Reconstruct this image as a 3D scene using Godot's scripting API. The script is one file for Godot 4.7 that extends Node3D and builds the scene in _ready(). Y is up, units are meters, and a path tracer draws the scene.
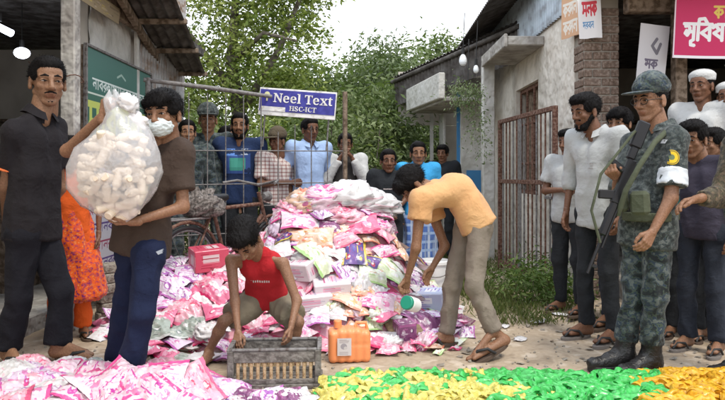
extends Node3D
# A street in front of a gate: police and villagers round a heap of seized packets.
# Camera height 1.15 m, level, lens shifted down a little; photo pixel (px, py) at depth d gives a point with at().

const EYE := 1.15
const FPX := 650.0
var M := {}            # materials
var N := {}            # names in use
var T := {}            # mesh templates (arrays)
var jobs := []
var rng := RandomNumberGenerator.new()
var gnoise := FastNoiseLite.new()

func at(px: float, py: float, d: float) -> Vector3:
	return Vector3((px - 362.5) * d / FPX, EYE - (py - 175.0) * d / FPX, -d)

func gh(x: float, z: float) -> float:      # height of the ground
	var h := 0.07 * smoothstep(-1.15, -1.6, x) * smoothstep(-6.5, -5.5, z)
	h += 0.06 * smoothstep(1.0, 1.7, x) * smoothstep(-4.7, -5.2, z)
	h += 0.018 * gnoise.get_noise_2d(x * 1.0, z * 1.0) + 0.008 * gnoise.get_noise_2d(x * 5.0, z * 5.0)
	return h

func on_ground(px: float, d: float) -> Vector3:
	var x := (px - 362.5) * d / FPX
	return Vector3(x, gh(x, -d), -d)

func numbered(called: String) -> String:
	N[called] = N.get(called, -1) + 1
	return called if N[called] == 0 else "%s_%03d" % [called, N[called]]

func tag(o: Node, label: String, category: String, group := "", kind := "") -> Node:
	o.set_meta("label", label)
	o.set_meta("category", category)
	if group: o.set_meta("group", group)
	if kind: o.set_meta("kind", kind)
	return o

func thing(called: String, pos: Vector3, label: String, category: String, group := "", turn := 0.0) -> Node3D:
	var o := Node3D.new()
	o.name = numbered(called)
	add_child(o)
	o.position = pos
	o.rotation.y = turn
	tag(o, label, category, group)
	return o

func mi(called: String, mesh: Mesh, mat: Material, parent: Node = null, xf := Transform3D()) -> MeshInstance3D:
	var o := MeshInstance3D.new()
	o.mesh = mesh
	if mat: o.material_override = mat
	o.transform = xf
	if parent == null or parent == self:
		o.name = numbered(called)
		add_child(o)
	else:
		o.name = called
		parent.add_child(o, true)
	return o

# ---------- surface tool shapes
func st() -> SurfaceTool:
	var s := SurfaceTool.new()
	s.begin(Mesh.PRIMITIVE_TRIANGLES)
	return s

func quad(s: SurfaceTool, a: Vector3, b: Vector3, c: Vector3, d: Vector3, uv := true) -> void:
	# a b c d run counter-clockwise seen from the front
	var n := (b - a).cross(d - a).normalized()
	var pts := [a, c, b, a, d, c]
	var us := [Vector2(0, 1), Vector2(1, 0), Vector2(1, 1), Vector2(0, 1), Vector2(0, 0), Vector2(1, 0)]
	for i in 6:
		s.set_normal(n)
		if uv: s.set_uv(us[i])
		s.add_vertex(pts[i])

func box(s: SurfaceTool, xf: Transform3D, size: Vector3, bevel := 0.0) -> void:
	# box with chamfered edges
	var h := size * 0.5
	var b: float = minf(bevel, minf(h.x, minf(h.y, h.z)) * 0.6)
	if b <= 0.0:
		for ax in 3:
			for sg in [-1.0, 1.0]:
				var u := Vector3.ZERO; var v := Vector3.ZERO; var w := Vector3.ZERO
				w[ax] = sg * h[ax]; u[(ax + 1) % 3] = h[(ax + 1) % 3] * sg; v[(ax + 2) % 3] = h[(ax + 2) % 3]
				quad(s, xf * (w - u - v), xf * (w + u - v), xf * (w + u + v), xf * (w - u + v))
		return
	for ax in 3:
		var a1 := (ax + 1) % 3
		var a2 := (ax + 2) % 3
		for sg in [-1.0, 1.0]:
			var u := Vector3.ZERO; var v := Vector3.ZERO; var w := Vector3.ZERO
			w[ax] = sg * h[ax]; u[a1] = (h[a1] - b) * sg; v[a2] = h[a2] - b
			quad(s, xf * (w - u - v), xf * (w + u - v), xf * (w + u + v), xf * (w - u + v))
		for s1 in [-1.0, 1.0]:
			for s2 in [-1.0, 1.0]:
				var p := Vector3.ZERO; var q := Vector3.ZERO; var l := Vector3.ZERO
				p[a1] = s1 * h[a1]; p[a2] = s2 * (h[a2] - b)
				q[a1] = s1 * (h[a1] - b); q[a2] = s2 * h[a2]
				l[ax] = (h[ax] - b) * s1 * s2
				quad(s, xf * (p - l), xf * (p + l), xf * (q + l), xf * (q - l))
	for sx in [-1.0, 1.0]:
		for sy in [-1.0, 1.0]:
			for sz in [-1.0, 1.0]:
				var p1 := xf * Vector3(sx * h.x, sy * (h.y - b), sz * (h.z - b))
				var p2 := xf * Vector3(sx * (h.x - b), sy * h.y, sz * (h.z - b))
				var p3 := xf * Vector3(sx * (h.x - b), sy * (h.y - b), sz * h.z)
				var nn := (xf.basis * Vector3(sx, sy, sz)).normalized()
				var tri := [p1, p3, p2] if sx * sy * sz > 0 else [p1, p2, p3]
				for p in tri:
					s.set_normal(nn); s.set_uv(Vector2.ZERO); s.add_vertex(p)

func box_mesh(size: Vector3, bevel := 0.0) -> ArrayMesh:
	var s := st()
	box(s, Transform3D(), size, bevel)
	return s.commit()

func bx(called: String, parent: Node, c: Vector3, size: Vector3, mat: Material, bevel := 0.0, rot := Vector3.ZERO) -> MeshInstance3D:
	return mi(called, box_mesh(size, bevel), mat, parent, Transform3D(Basis.from_euler(rot), c))

func frame_of(d: Vector3) -> Basis:
	var y := d.normalized()
	var x := y.cross(Vector3.FORWARD if absf(y.z) < 0.9 else Vector3.RIGHT).normalized()
	return Basis(x, y, x.cross(y))

func tube(s: SurfaceTool, pts: Array, r, sides := 8, caps := true) -> void:
	# tube through points; r a number or an array of radii
	var rings := []
	var fx := Vector3.ZERO
	for i in pts.size():
		var d: Vector3 = (pts[mini(i + 1, pts.size() - 1)] - pts[maxi(i - 1, 0)]).normalized()
		if i == 0: fx = frame_of(d).x
		fx = (fx - d * fx.dot(d)).normalized()
		var fz := fx.cross(d)
		var rr: float = r[i] if r is Array else r
		var ring := []
		for k in sides:
			var a := TAU * k / sides
			ring.append([pts[i] + (fx * cos(a) + fz * sin(a)) * rr, fx * cos(a) + fz * sin(a)])
		rings.append(ring)
	for i in pts.size() - 1:
		for k in sides:
			var k2 := (k + 1) % sides
			var q := [rings[i][k], rings[i][k2], rings[i + 1][k2], rings[i][k], rings[i + 1][k2], rings[i + 1][k]]
			for e in q:
				s.set_normal(e[1]); s.set_uv(Vector2(float(k) / sides, float(i))); s.add_vertex(e[0])
	if caps:
		for e in [0, pts.size() - 1]:
			var d: Vector3 = (pts[e] - pts[1 if e == 0 else e - 1]).normalized()
			for k in sides:
				var k2 := (k + 1) % sides
				var tri := [pts[e], rings[e][k2][0], rings[e][k][0]] if e == 0 else [pts[e], rings[e][k][0], rings[e][k2][0]]
				for p in tri:
					s.set_normal(d); s.set_uv(Vector2.ZERO); s.add_vertex(p)

func tube_mesh(pts: Array, r, sides := 8) -> ArrayMesh:
	var s := st()
	tube(s, pts, r, sides)
	return s.commit()

func lathe(s: SurfaceTool, prof: Array, sides := 16, xf := Transform3D(), sq := 1.0) -> void:
	# profile of Vector2(r, y) from top to bottom, both ends usually on the axis
	for i in prof.size() - 1:
		var p0: Vector2 = prof[i]
		var p1: Vector2 = prof[i + 1]
		var nn := Vector2(-(p1.y - p0.y), (p1.x - p0.x)).normalized()
		for k in sides:
			var a0 := TAU * k / sides
			var a1 := TAU * (k + 1) / sides
			var va := Vector3(p0.x * cos(a0), p0.y, p0.x * sin(a0) * sq)
			var vb := Vector3(p0.x * cos(a1), p0.y, p0.x * sin(a1) * sq)
			var vc := Vector3(p1.x * cos(a1), p1.y, p1.x * sin(a1) * sq)
			var vd := Vector3(p1.x * cos(a0), p1.y, p1.x * sin(a0) * sq)
			var na := Vector3(nn.x * cos(a0), nn.y, nn.x * sin(a0))
			var nb := Vector3(nn.x * cos(a1), nn.y, nn.x * sin(a1))
			var u0 := float(k) / sides
			var u1 := float(k + 1) / sides
			var l := [[va, na, Vector2(u0, p0.y)], [vc, nb, Vector2(u1, p1.y)], [vb, nb, Vector2(u1, p0.y)], [va, na, Vector2(u0, p0.y)], [vd, na, Vector2(u0, p1.y)], [vc, nb, Vector2(u1, p1.y)]]
			for e in l:
				s.set_normal((xf.basis * e[1]).normalized()); s.set_uv(e[2]); s.add_vertex(xf * e[0])

# ---------- materials
func ramp(cols: Array, offs: Array, hard := false) -> Gradient:
	var g := Gradient.new()
	g.offsets = PackedFloat32Array(offs)
	var pc := PackedColorArray()
	for c in cols: pc.append(c)
	g.colors = pc
	if hard: g.interpolation_mode = Gradient.GRADIENT_INTERPOLATE_CONSTANT
	return g

func ntex(sd: int, freq: float, g: Gradient = null, size := 256, type := FastNoiseLite.TYPE_SIMPLEX_SMOOTH, oct := 4, normal := false, bump := 4.0) -> NoiseTexture2D:
	var n := FastNoiseLite.new()
	n.seed = sd
	n.frequency = freq
	n.noise_type = type
	n.fractal_octaves = oct
	var t := NoiseTexture2D.new()
	t.width = size; t.height = size
	t.seamless = true
	t.noise = n
	if g: t.color_ramp = g
	t.as_normal_map = normal
	t.bump_strength = bump
	return t

func lin(r: float, g: float, b: float) -> Color:       # real-world base colour to the sRGB that albedo_color wants
	return Color(r, g, b).linear_to_srgb()

func mat(called: String, c: Color, rough := 0.8, o := {}) -> StandardMaterial3D:
	var m := StandardMaterial3D.new()
	m.resource_name = called
	m.albedo_color = c
	m.roughness = rough
	m.metallic_specular = o.get("spec", 0.4)
	m.metallic = o.get("metal", 0.0)
	if o.has("tex"):
		m.albedo_texture = o.tex
	if o.get("tri", false):
		m.uv1_triplanar = true
		m.uv1_world_triplanar = o.get("world", false)
	var sc: float = o.get("scale", 1.0)
	m.uv1_scale = Vector3(sc, sc, sc)
	if o.has("normal"):
		m.normal_enabled = true
		m.normal_texture = o.normal
		m.normal_scale = o.get("nscale", 1.0)
	if o.has("height"):
		m.heightmap_enabled = true
		m.heightmap_texture = o.height
		m.heightmap_scale = o.get("hscale", 1.0)
	if o.has("coat"):
		m.clearcoat_enabled = true
		m.clearcoat = o.coat
		m.clearcoat_roughness = o.get("coat_rough", 0.15)
	if o.has("rim"):
		m.rim_enabled = true
		m.rim = o.rim
		m.rim_tint = 0.7
	if o.has("back"):
		m.backlight_enabled = true
		m.backlight = o.back
	if o.has("sss"):
		m.subsurf_scatter_enabled = true
		m.subsurf_scatter_strength = o.sss
	if o.has("alpha"):
		m.transparency = BaseMaterial3D.TRANSPARENCY_ALPHA
		m.albedo_color.a = o.alpha
	if o.get("vc", false):
		m.vertex_color_use_as_albedo = true
	m.cull_mode = BaseMaterial3D.CULL_DISABLED
	M[called] = m
	return m

# ---------- fields: tapered bones joined by a smooth minimum and meshed as surface nets
func cap(a: Vector3, ra: float, b: Vector3, rb: float, fa := 0.0, fb := 0.0, sg := 1.0) -> Array:
	return [0.0, a.x, a.y, a.z, ra, b.x, b.y, b.z, rb, fa, fb, sg]

func ell(c: Vector3, r: Vector3, sg := 1.0) -> Array:
	return [1.0, c.x, c.y, c.z, r.x, r.y, r.z, 0.0, 0.0, 0.0, 0.0, sg]

func surf(bones: Array, cell: float, k: float, amp := 0.0, ns := 20.0, sd := 1, stretch := Vector3.ONE) -> Array:
	var lo := Vector3(1e9, 1e9, 1e9)
	var hi := -lo
	for b in bones:
		if b[11] < 0.0: continue
		if b[0] == 0.0:
			var pa := Vector3(b[1], b[2], b[3])
			var pb := Vector3(b[5], b[6], b[7])
			lo = lo.min(pa - Vector3.ONE * b[4]).min(pb - Vector3.ONE * b[8])
			hi = hi.max(pa + Vector3.ONE * b[4]).max(pb + Vector3.ONE * b[8])
		else:
			lo = lo.min(Vector3(b[1] - b[4], b[2] - b[5], b[3] - b[6]))
			hi = hi.max(Vector3(b[1] + b[4], b[2] + b[5], b[3] + b[6]))
	lo -= Vector3.ONE * (k * 0.5 + 2.5 * cell)
	hi += Vector3.ONE * (k * 0.5 + 2.5 * cell)
	var nx := int((hi.x - lo.x) / cell) + 2
	var ny := int((hi.y - lo.y) / cell) + 2
	var nz := int((hi.z - lo.z) / cell) + 2
	var nxy := nx * ny
	var F := PackedFloat32Array()
	F.resize(nxy * nz)
	F.fill(1.0)
	var mar := k + 2.0 * cell
	var lox := lo.x; var loy := lo.y; var loz := lo.z
	for b in bones:
		var ty: float = b[0]
		var ax: float = b[1]; var ay: float = b[2]; var az: float = b[3]
		var ra: float = b[4]; var rb: float = b[8]
		var bxx: float = b[5]; var byy: float = b[6]; var bzz: float = b[7]
		var fa: bool = b[9] > 0.5
		var fb: bool = b[10] > 0.5
		var sg: float = b[11]
		var mn: Vector3
		var mx: Vector3
		if ty == 0.0:
			mn = (Vector3(ax, ay, az) - Vector3.ONE * ra).min(Vector3(bxx, byy, bzz) - Vector3.ONE * rb)
			mx = (Vector3(ax, ay, az) + Vector3.ONE * ra).max(Vector3(bxx, byy, bzz) + Vector3.ONE * rb)
		else:
			mn = Vector3(ax - ra, ay - bxx, az - byy)
			mx = Vector3(ax + ra, ay + bxx, az + byy)
		mn = (mn - Vector3.ONE * mar - lo) / cell
		mx = (mx + Vector3.ONE * mar - lo) / cell
		var x0 := maxi(0, int(mn.x)); var x1 := mini(nx - 1, int(mx.x) + 1)
		var y0 := maxi(0, int(mn.y)); var y1 := mini(ny - 1, int(mx.y) + 1)
		var z0 := maxi(0, int(mn.z)); var z1 := mini(nz - 1, int(mx.z) + 1)
		var dx := bxx - ax; var dy := byy - ay; var dz := bzz - az
		var ll := dx * dx + dy * dy + dz * dz
		var il := 1.0 / maxf(ll, 1e-9)
		var ln := sqrt(maxf(ll, 1e-9))
		var mr := minf(ra, minf(bxx, byy))
		for z in range(z0, z1 + 1):
			var qz := loz + z * cell - az
			for y in range(y0, y1 + 1):
				var qy := loy + y * cell - ay
				var row := z * nxy + y * nx
				for x in range(x0, x1 + 1):
					var qx := lox + x * cell - ax
					var d: float
					if ty == 0.0:
						var tt := (qx * dx + qy * dy + qz * dz) * il
						var t := clampf(tt, 0.0, 1.0)
						var ex := qx - dx * t; var ey := qy - dy * t; var ez := qz - dz * t
						d = sqrt(ex * ex + ey * ey + ez * ez) - ra - (rb - ra) * t
						if fb: d = maxf(d, (tt - 1.0) * ln)
						if fa: d = maxf(d, -tt * ln)
					else:
						var ux := qx / ra; var uy := qy / bxx; var uz := qz / byy
						var l1 := sqrt(ux * ux + uy * uy + uz * uz)
						var vx := ux / ra; var vy := uy / bxx; var vz := uz / byy
						var l2 := sqrt(vx * vx + vy * vy + vz * vz)
						d = l1 * (l1 - 1.0) / l2 if l2 > 1e-6 else -mr
					var ix := row + x
					var a := F[ix]
					if sg > 0.0:
						var h := k - absf(a - d)
						var v := minf(a, d)
						if h > 0.0: v -= h * h * 0.25 / k
						F[ix] = v
					else:
						var nd := -d
						var h2 := k - absf(a - nd)
						var v2 := maxf(a, nd)
						if h2 > 0.0: v2 += h2 * h2 * 0.25 / k
						F[ix] = v2
	var V := PackedVector3Array()
	var NN := PackedVector3Array()
	var vid := PackedInt32Array()
	vid.resize(nxy * nz)
	vid.fill(-1)
	var act := PackedInt32Array()
	for z in nz - 1:
		for y in ny - 1:
			var i := z * nxy + y * nx
			for x in nx - 1:
				var f0 := F[i]
				if f0 > 3.0 * cell:
					i += 1
					continue
				var f1 := F[i + 1]; var f2 := F[i + nx]; var f3 := F[i + nx + 1]
				var f4 := F[i + nxy]; var f5 := F[i + nxy + 1]; var f6 := F[i + nxy + nx]; var f7 := F[i + nxy + nx + 1]
				var s := int(f0 < 0.0) + int(f1 < 0.0) + int(f2 < 0.0) + int(f3 < 0.0) + int(f4 < 0.0) + int(f5 < 0.0) + int(f6 < 0.0) + int(f7 < 0.0)
				if s == 0 or s == 8:
					i += 1
					continue
				var g := Vector3(f1 + f3 + f5 + f7 - f0 - f2 - f4 - f6, f2 + f3 + f6 + f7 - f0 - f1 - f4 - f5, f4 + f5 + f6 + f7 - f0 - f1 - f2 - f3) * 0.25 / cell
				var fm := (f0 + f1 + f2 + f3 + f4 + f5 + f6 + f7) * 0.125
				var off := g * (-fm / maxf(g.length_squared(), 0.05))
				off = off.clamp(Vector3.ONE * -0.5 * cell, Vector3.ONE * 0.5 * cell)
				vid[i] = V.size()
				act.append(i)
				V.append(Vector3(lox + (x + 0.5) * cell, loy + (y + 0.5) * cell, loz + (z + 0.5) * cell) + off)
				NN.append(g.normalized())
				i += 1
	var I := PackedInt32Array()
	for i in act:
		var ins := F[i] < 0.0
		# edges that leave this cell's lowest corner
		if ins != (F[i + 1] < 0.0) and i >= nxy + nx:
			add_quad(I, vid[i - nx - nxy], vid[i - nxy], vid[i], vid[i - nx], ins)
		if ins != (F[i + nx] < 0.0) and i >= nxy + 1:
			add_quad(I, vid[i - 1 - nxy], vid[i - 1], vid[i], vid[i - nxy], ins)
		if ins != (F[i + nxy] < 0.0) and i >= nx + 1:
			add_quad(I, vid[i - 1 - nx], vid[i - nx], vid[i], vid[i - 1], ins)
	if amp > 0.0:
		var fn := FastNoiseLite.new()
		fn.seed = sd
		fn.frequency = 1.0
		fn.noise_type = FastNoiseLite.TYPE_SIMPLEX_SMOOTH
		fn.fractal_type = FastNoiseLite.FRACTAL_RIDGED
		fn.fractal_octaves = 2 if ns > 20.0 else 1
		for i in V.size():
			var p := V[i] * ns * stretch
			V[i] += NN[i] * (fn.get_noise_3d(p.x, p.y, p.z) * amp)
		NN.fill(Vector3.ZERO)
		for i in range(0, I.size(), 3):
			var a := V[I[i]]
			var n := (V[I[i + 2]] - a).cross(V[I[i + 1]] - a)
			NN[I[i]] += n; NN[I[i + 1]] += n; NN[I[i + 2]] += n
		for i in NN.size(): NN[i] = NN[i].normalized()
	return [V, NN, I]

func add_quad(I: PackedInt32Array, a: int, b: int, c: int, d: int, ins: bool) -> void:
	if a < 0 or b < 0 or c < 0 or d < 0: return
	if ins:
		I.append_array(PackedInt32Array([a, c, b, a, d, c]))
	else:
		I.append_array(PackedInt32Array([a, b, c, a, c, d]))

func fld(parent: Node, called: String, m: Material, bones: Array, o := {}) -> MeshInstance3D:
	# queue a field mesh; run_jobs() computes them on all cores
	var x := mi(called, null, m, parent)
	jobs.append({"mi": x, "bones": bones, "cell": o.get("cell", 0.015), "k": o.get("k", 0.03), "amp": o.get("amp", 0.0), "ns": o.get("ns", 14.0), "seed": o.get("seed", 1), "stretch": o.get("stretch", Vector3.ONE), "extra": o.get("extra", []), "col": o.get("col", Color.WHITE)})
	return x

func template(called: String, bones: Array, o := {}) -> void:
	jobs.append({"tpl": called, "bones": bones, "cell": o.get("cell", 0.004), "k": o.get("k", 0.015), "amp": o.get("amp", 0.0), "ns": o.get("ns", 30.0), "seed": o.get("seed", 1), "stretch": o.get("stretch", Vector3.ONE), "extra": [], "col": Color.WHITE})

func do_job(i: int) -> void:
	var j: Dictionary = jobs[i]
	if j.has("fn"):
		j.out = (j.fn as Callable).call()
	elif j.bones.size():
		j.out = surf(j.bones, j.cell, j.k, j.amp, j.ns, j.seed, j.stretch)
	else:
		j.out = [PackedVector3Array(), PackedVector3Array(), PackedInt32Array()]

func run_jobs() -> void:
	var id := WorkerThreadPool.add_group_task(do_job, jobs.size(), 4, true)
	WorkerThreadPool.wait_for_group_task_completion(id)
	for j in jobs:
		if j.has("tpl"):
			T[j.tpl] = j.out
			continue
		var arr := []
		arr.resize(Mesh.ARRAY_MAX)
		if j.has("fn"):
			arr = j.out
		else:
			var V: PackedVector3Array = j.out[0]
			var NN: PackedVector3Array = j.out[1]
			var I: PackedInt32Array = j.out[2]
			var C := PackedColorArray()
			if j.extra.size():
				C.resize(V.size())
				C.fill(j.col)
			for e in j.extra:      # [template, transform, mirrored]
				var t: Array = T[e[0]]
				var xf: Transform3D = e[1]
				var first := V.size()
				V.append_array(xf * (t[0] as PackedVector3Array))
				var nb := Transform3D(xf.basis.inverse().transposed(), Vector3.ZERO)
				var tn: PackedVector3Array = nb * (t[1] as PackedVector3Array)
				for q in tn.size(): tn[q] = tn[q].normalized()
				NN.append_array(tn)
				var ti: PackedInt32Array = t[2].duplicate()
				if e[2]: ti.reverse()
				for q in ti.size(): ti[q] += first
				I.append_array(ti)
				if t.size() > 3:
					var tc: PackedColorArray = t[3].duplicate()
					for q in tc.size(): tc[q] = tc[q] * j.col
					C.append_array(tc)
				else:
					var tc := PackedColorArray()
					tc.resize(t[0].size())
					tc.fill(j.col)
					C.append_array(tc)
			arr[Mesh.ARRAY_VERTEX] = V
			arr[Mesh.ARRAY_NORMAL] = NN
			arr[Mesh.ARRAY_INDEX] = I
			if C.size(): arr[Mesh.ARRAY_COLOR] = C
		var am := ArrayMesh.new()
		am.add_surface_from_arrays(Mesh.PRIMITIVE_TRIANGLES, arr)
		j.mi.mesh = am
	jobs.clear()

func tpl_mesh(t: String) -> ArrayMesh:
	if not T.has(t + "/mesh"):
		var arr := []
		arr.resize(Mesh.ARRAY_MAX)
		arr[Mesh.ARRAY_VERTEX] = T[t][0]
		arr[Mesh.ARRAY_NORMAL] = T[t][1]
		arr[Mesh.ARRAY_INDEX] = T[t][2]
		var am := ArrayMesh.new()
		am.add_surface_from_arrays(Mesh.PRIMITIVE_TRIANGLES, arr)
		T[t + "/mesh"] = am
	return T[t + "/mesh"]

# ---------- people
func make_templates() -> void:
	var v := func(x, y, z): return Vector3(x, y, z)
	# head: face towards +z, origin in the middle, chin to crown 0.225
	var hb := [
		ell(Vector3(0, 0.030, -0.018), Vector3(0.075, 0.083, 0.094)),
		ell(Vector3(0, -0.028, 0.016), Vector3(0.060, 0.080, 0.066)),
		cap(Vector3(0, -0.096, 0.056), 0.020, Vector3(0, -0.090, 0.050), 0.020),
		ell(Vector3(0, 0.045, 0.050), Vector3(0.056, 0.040, 0.036))]
	for s in [-1.0, 1.0]:
		hb.append_array([
			cap(Vector3(s * 0.052, -0.052, -0.004), 0.017, Vector3(s * 0.018, -0.096, 0.048), 0.016),
			cap(Vector3(s * 0.046, 0.026, 0.066), 0.009, Vector3(s * 0.012, 0.024, 0.079), 0.009),
			ell(Vector3(s * 0.042, -0.020, 0.055), Vector3(0.018, 0.018, 0.019))])
	for s in [-1.0, 1.0]:
		hb.append(ell(Vector3(s * 0.031, 0.006, 0.087), Vector3(0.018, 0.009, 0.012), -1.0))
	for s in [-1.0, 1.0]:
		hb.append_array([
			ell(Vector3(s * 0.031, 0.004, 0.067), Vector3(0.0165, 0.012, 0.0125)),
			ell(Vector3(s * 0.0125, -0.031, 0.086), Vector3(0.0095, 0.008, 0.011)),
			ell(Vector3(s * 0.078, -0.006, -0.014), Vector3(0.008, 0.031, 0.018)),
			ell(Vector3(s * 0.079, -0.030, -0.006), Vector3(0.006, 0.010, 0.010))])
	hb.append_array([
		cap(Vector3(0, 0.018, 0.082), 0.0085, Vector3(0, -0.025, 0.102), 0.0125),
		cap(Vector3(-0.018, -0.0575, 0.073), 0.0055, Vector3(0, -0.0555, 0.080), 0.0060),
		cap(Vector3(0.018, -0.0575, 0.073), 0.0055, Vector3(0, -0.0555, 0.080), 0.0060),
		cap(Vector3(-0.013, -0.068, 0.073), 0.006, Vector3(0.013, -0.068, 0.073), 0.006),
		cap(Vector3(0, -0.050, -0.022), 0.054, Vector3(0, -0.150, -0.038), 0.056)])
	template("head", hb, {"cell": 0.0042, "k": 0.013})
	# hair and beards sit on that head
	template("hair_short", [ell(Vector3(0, 0.040, -0.024), Vector3(0.083, 0.089, 0.100)), ell(Vector3(0, 0.085, 0.030), Vector3(0.062, 0.040, 0.050)),
		ell(Vector3(0, -0.050, 0.085), Vector3(0.074, 0.105, 0.100), -1.0), ell(Vector3(0, -0.125, -0.02), Vector3(0.12, 0.085, 0.16), -1.0), ell(Vector3(0.09, -0.045, 0.02), Vector3(0.05, 0.05, 0.05), -1.0), ell(Vector3(-0.09, -0.045, 0.02), Vector3(0.05, 0.05, 0.05), -1.0)],
		{"cell": 0.0055, "k": 0.012, "amp": 0.003, "ns": 80.0, "stretch": Vector3(1, 0.3, 0.5), "seed": 5})
	template("hair_fringe", [ell(Vector3(0, 0.042, -0.022), Vector3(0.087, 0.092, 0.104)), ell(Vector3(0.012, 0.078, 0.052), Vector3(0.064, 0.046, 0.046)), cap(Vector3(-0.05, 0.06, 0.066), 0.020, Vector3(0.03, 0.062, 0.082), 0.022),
		ell(Vector3(0, -0.060, 0.085), Vector3(0.074, 0.098, 0.104), -1.0), ell(Vector3(0, -0.125, -0.02), Vector3(0.12, 0.085, 0.16), -1.0), ell(Vector3(0.095, -0.045, 0.02), Vector3(0.05, 0.05, 0.05), -1.0), ell(Vector3(-0.095, -0.045, 0.02), Vector3(0.05, 0.05, 0.05), -1.0)],
		{"cell": 0.0055, "k": 0.012, "amp": 0.004, "ns": 70.0, "stretch": Vector3(1.2, 0.25, 0.4), "seed": 9})
	template("hair_thick", [ell(Vector3(0, 0.046, -0.024), Vector3(0.086, 0.092, 0.103)), ell(Vector3(0, 0.092, 0.038), Vector3(0.068, 0.040, 0.054)),
		ell(Vector3(0, -0.052, 0.088), Vector3(0.078, 0.104, 0.104), -1.0), ell(Vector3(0, -0.125, -0.02), Vector3(0.13, 0.080, 0.16), -1.0), ell(Vector3(0.095, -0.045, 0.025), Vector3(0.05, 0.05, 0.05), -1.0), ell(Vector3(-0.095, -0.045, 0.025), Vector3(0.05, 0.05, 0.05), -1.0)],
		{"cell": 0.0055, "k": 0.012, "amp": 0.005, "ns": 62.0, "stretch": Vector3(1, 0.35, 0.45), "seed": 3})
	template("beard", [cap(Vector3(-0.058, -0.035, 0.0), 0.018, Vector3(-0.022, -0.098, 0.050), 0.022), cap(Vector3(0.058, -0.035, 0.0), 0.018, Vector3(0.022, -0.098, 0.050), 0.022), cap(Vector3(-0.022, -0.098, 0.050), 0.022, Vector3(0.022, -0.098, 0.050), 0.022),
		cap(Vector3(-0.022, -0.047, 0.074), 0.007, Vector3(0.022, -0.047, 0.074), 0.007), ell(Vector3(0, -0.062, 0.085), Vector3(0.020, 0.010, 0.02), -1.0)], {"cell": 0.005, "k": 0.012, "amp": 0.005, "ns": 70.0})
	template("moustache", [cap(Vector3(0, -0.046, 0.085), 0.0065, Vector3(0.024, -0.052, 0.072), 0.004), cap(Vector3(0, -0.046, 0.085), 0.0065, Vector3(-0.024, -0.052, 0.072), 0.004)], {"cell": 0.0035, "k": 0.006})
	template("goatee", [cap(Vector3(-0.006, -0.094, 0.0675), 0.0075, Vector3(0.006, -0.094, 0.0675), 0.0075), cap(Vector3(0.004, -0.0465, 0.0865), 0.0042, Vector3(0.025, -0.053, 0.0745), 0.0032), cap(Vector3(-0.004, -0.0465, 0.0865), 0.0042, Vector3(-0.025, -0.053, 0.0745), 0.0032)], {"cell": 0.0035, "k": 0.008, "amp": 0.002, "ns": 100.0})
	template("lashes", [cap(Vector3(-0.046, 0.0045, 0.072), 0.0018, Vector3(-0.032, 0.0095, 0.0815), 0.0022), cap(Vector3(-0.032, 0.0095, 0.0815), 0.0022, Vector3(-0.017, 0.0055, 0.079), 0.0018), cap(Vector3(0.046, 0.0045, 0.072), 0.0018, Vector3(0.032, 0.0095, 0.0815), 0.0022), cap(Vector3(0.032, 0.0095, 0.0815), 0.0022, Vector3(0.017, 0.0055, 0.079), 0.0018)], {"cell": 0.0016, "k": 0.002})
	template("brows", [cap(Vector3(-0.046, 0.027, 0.0735), 0.0035, Vector3(-0.028, 0.033, 0.083), 0.0048), cap(Vector3(-0.028, 0.033, 0.083), 0.0048, Vector3(-0.013, 0.029, 0.0865), 0.004),
		cap(Vector3(0.046, 0.027, 0.0735), 0.0035, Vector3(0.028, 0.033, 0.083), 0.0048), cap(Vector3(0.028, 0.033, 0.083), 0.0048, Vector3(0.013, 0.029, 0.0865), 0.004)], {"cell": 0.0025, "k": 0.004})
	template("cap_cloth", [ell(Vector3(0, 0.075, -0.020), Vector3(0.094, 0.062, 0.112)), ell(Vector3(0, 0.150, -0.02), Vector3(0.2, 0.032, 0.2), -1.0), cap(Vector3(0, 0.050, -0.02), 0.090, Vector3(0, 0.075, -0.02), 0.095, 1.0),
		ell(Vector3(0, -0.02, 0.0), Vector3(0.14, 0.064, 0.17), -1.0)], {"cell": 0.0055, "k": 0.010, "amp": 0.003, "ns": 30.0})
	template("cap_peak", [ell(Vector3(0, 0.052, 0.100), Vector3(0.082, 0.010, 0.085))], {"cell": 0.005, "k": 0.005})
	template("prayer_cap", [ell(Vector3(0, 0.085, -0.022), Vector3(0.090, 0.050, 0.104)), cap(Vector3(0, 0.045, -0.022), 0.090, Vector3(0, 0.092, -0.022), 0.092, 1.0, 1.0), ell(Vector3(0, -0.02, 0.01), Vector3(0.14, 0.064, 0.17), -1.0)], {"cell": 0.0055, "k": 0.01, "amp": 0.002, "ns": 50.0})
	template("mask", [ell(Vector3(0, -0.056, 0.052), Vector3(0.066, 0.046, 0.058)), ell(Vector3(0, -0.03, 0.006), Vector3(0.066, 0.09, 0.066), -1.0)], {"cell": 0.0045, "k": 0.006, "amp": 0.006, "ns": 30.0, "stretch": Vector3(0.4, 2.0, 1)})
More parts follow.
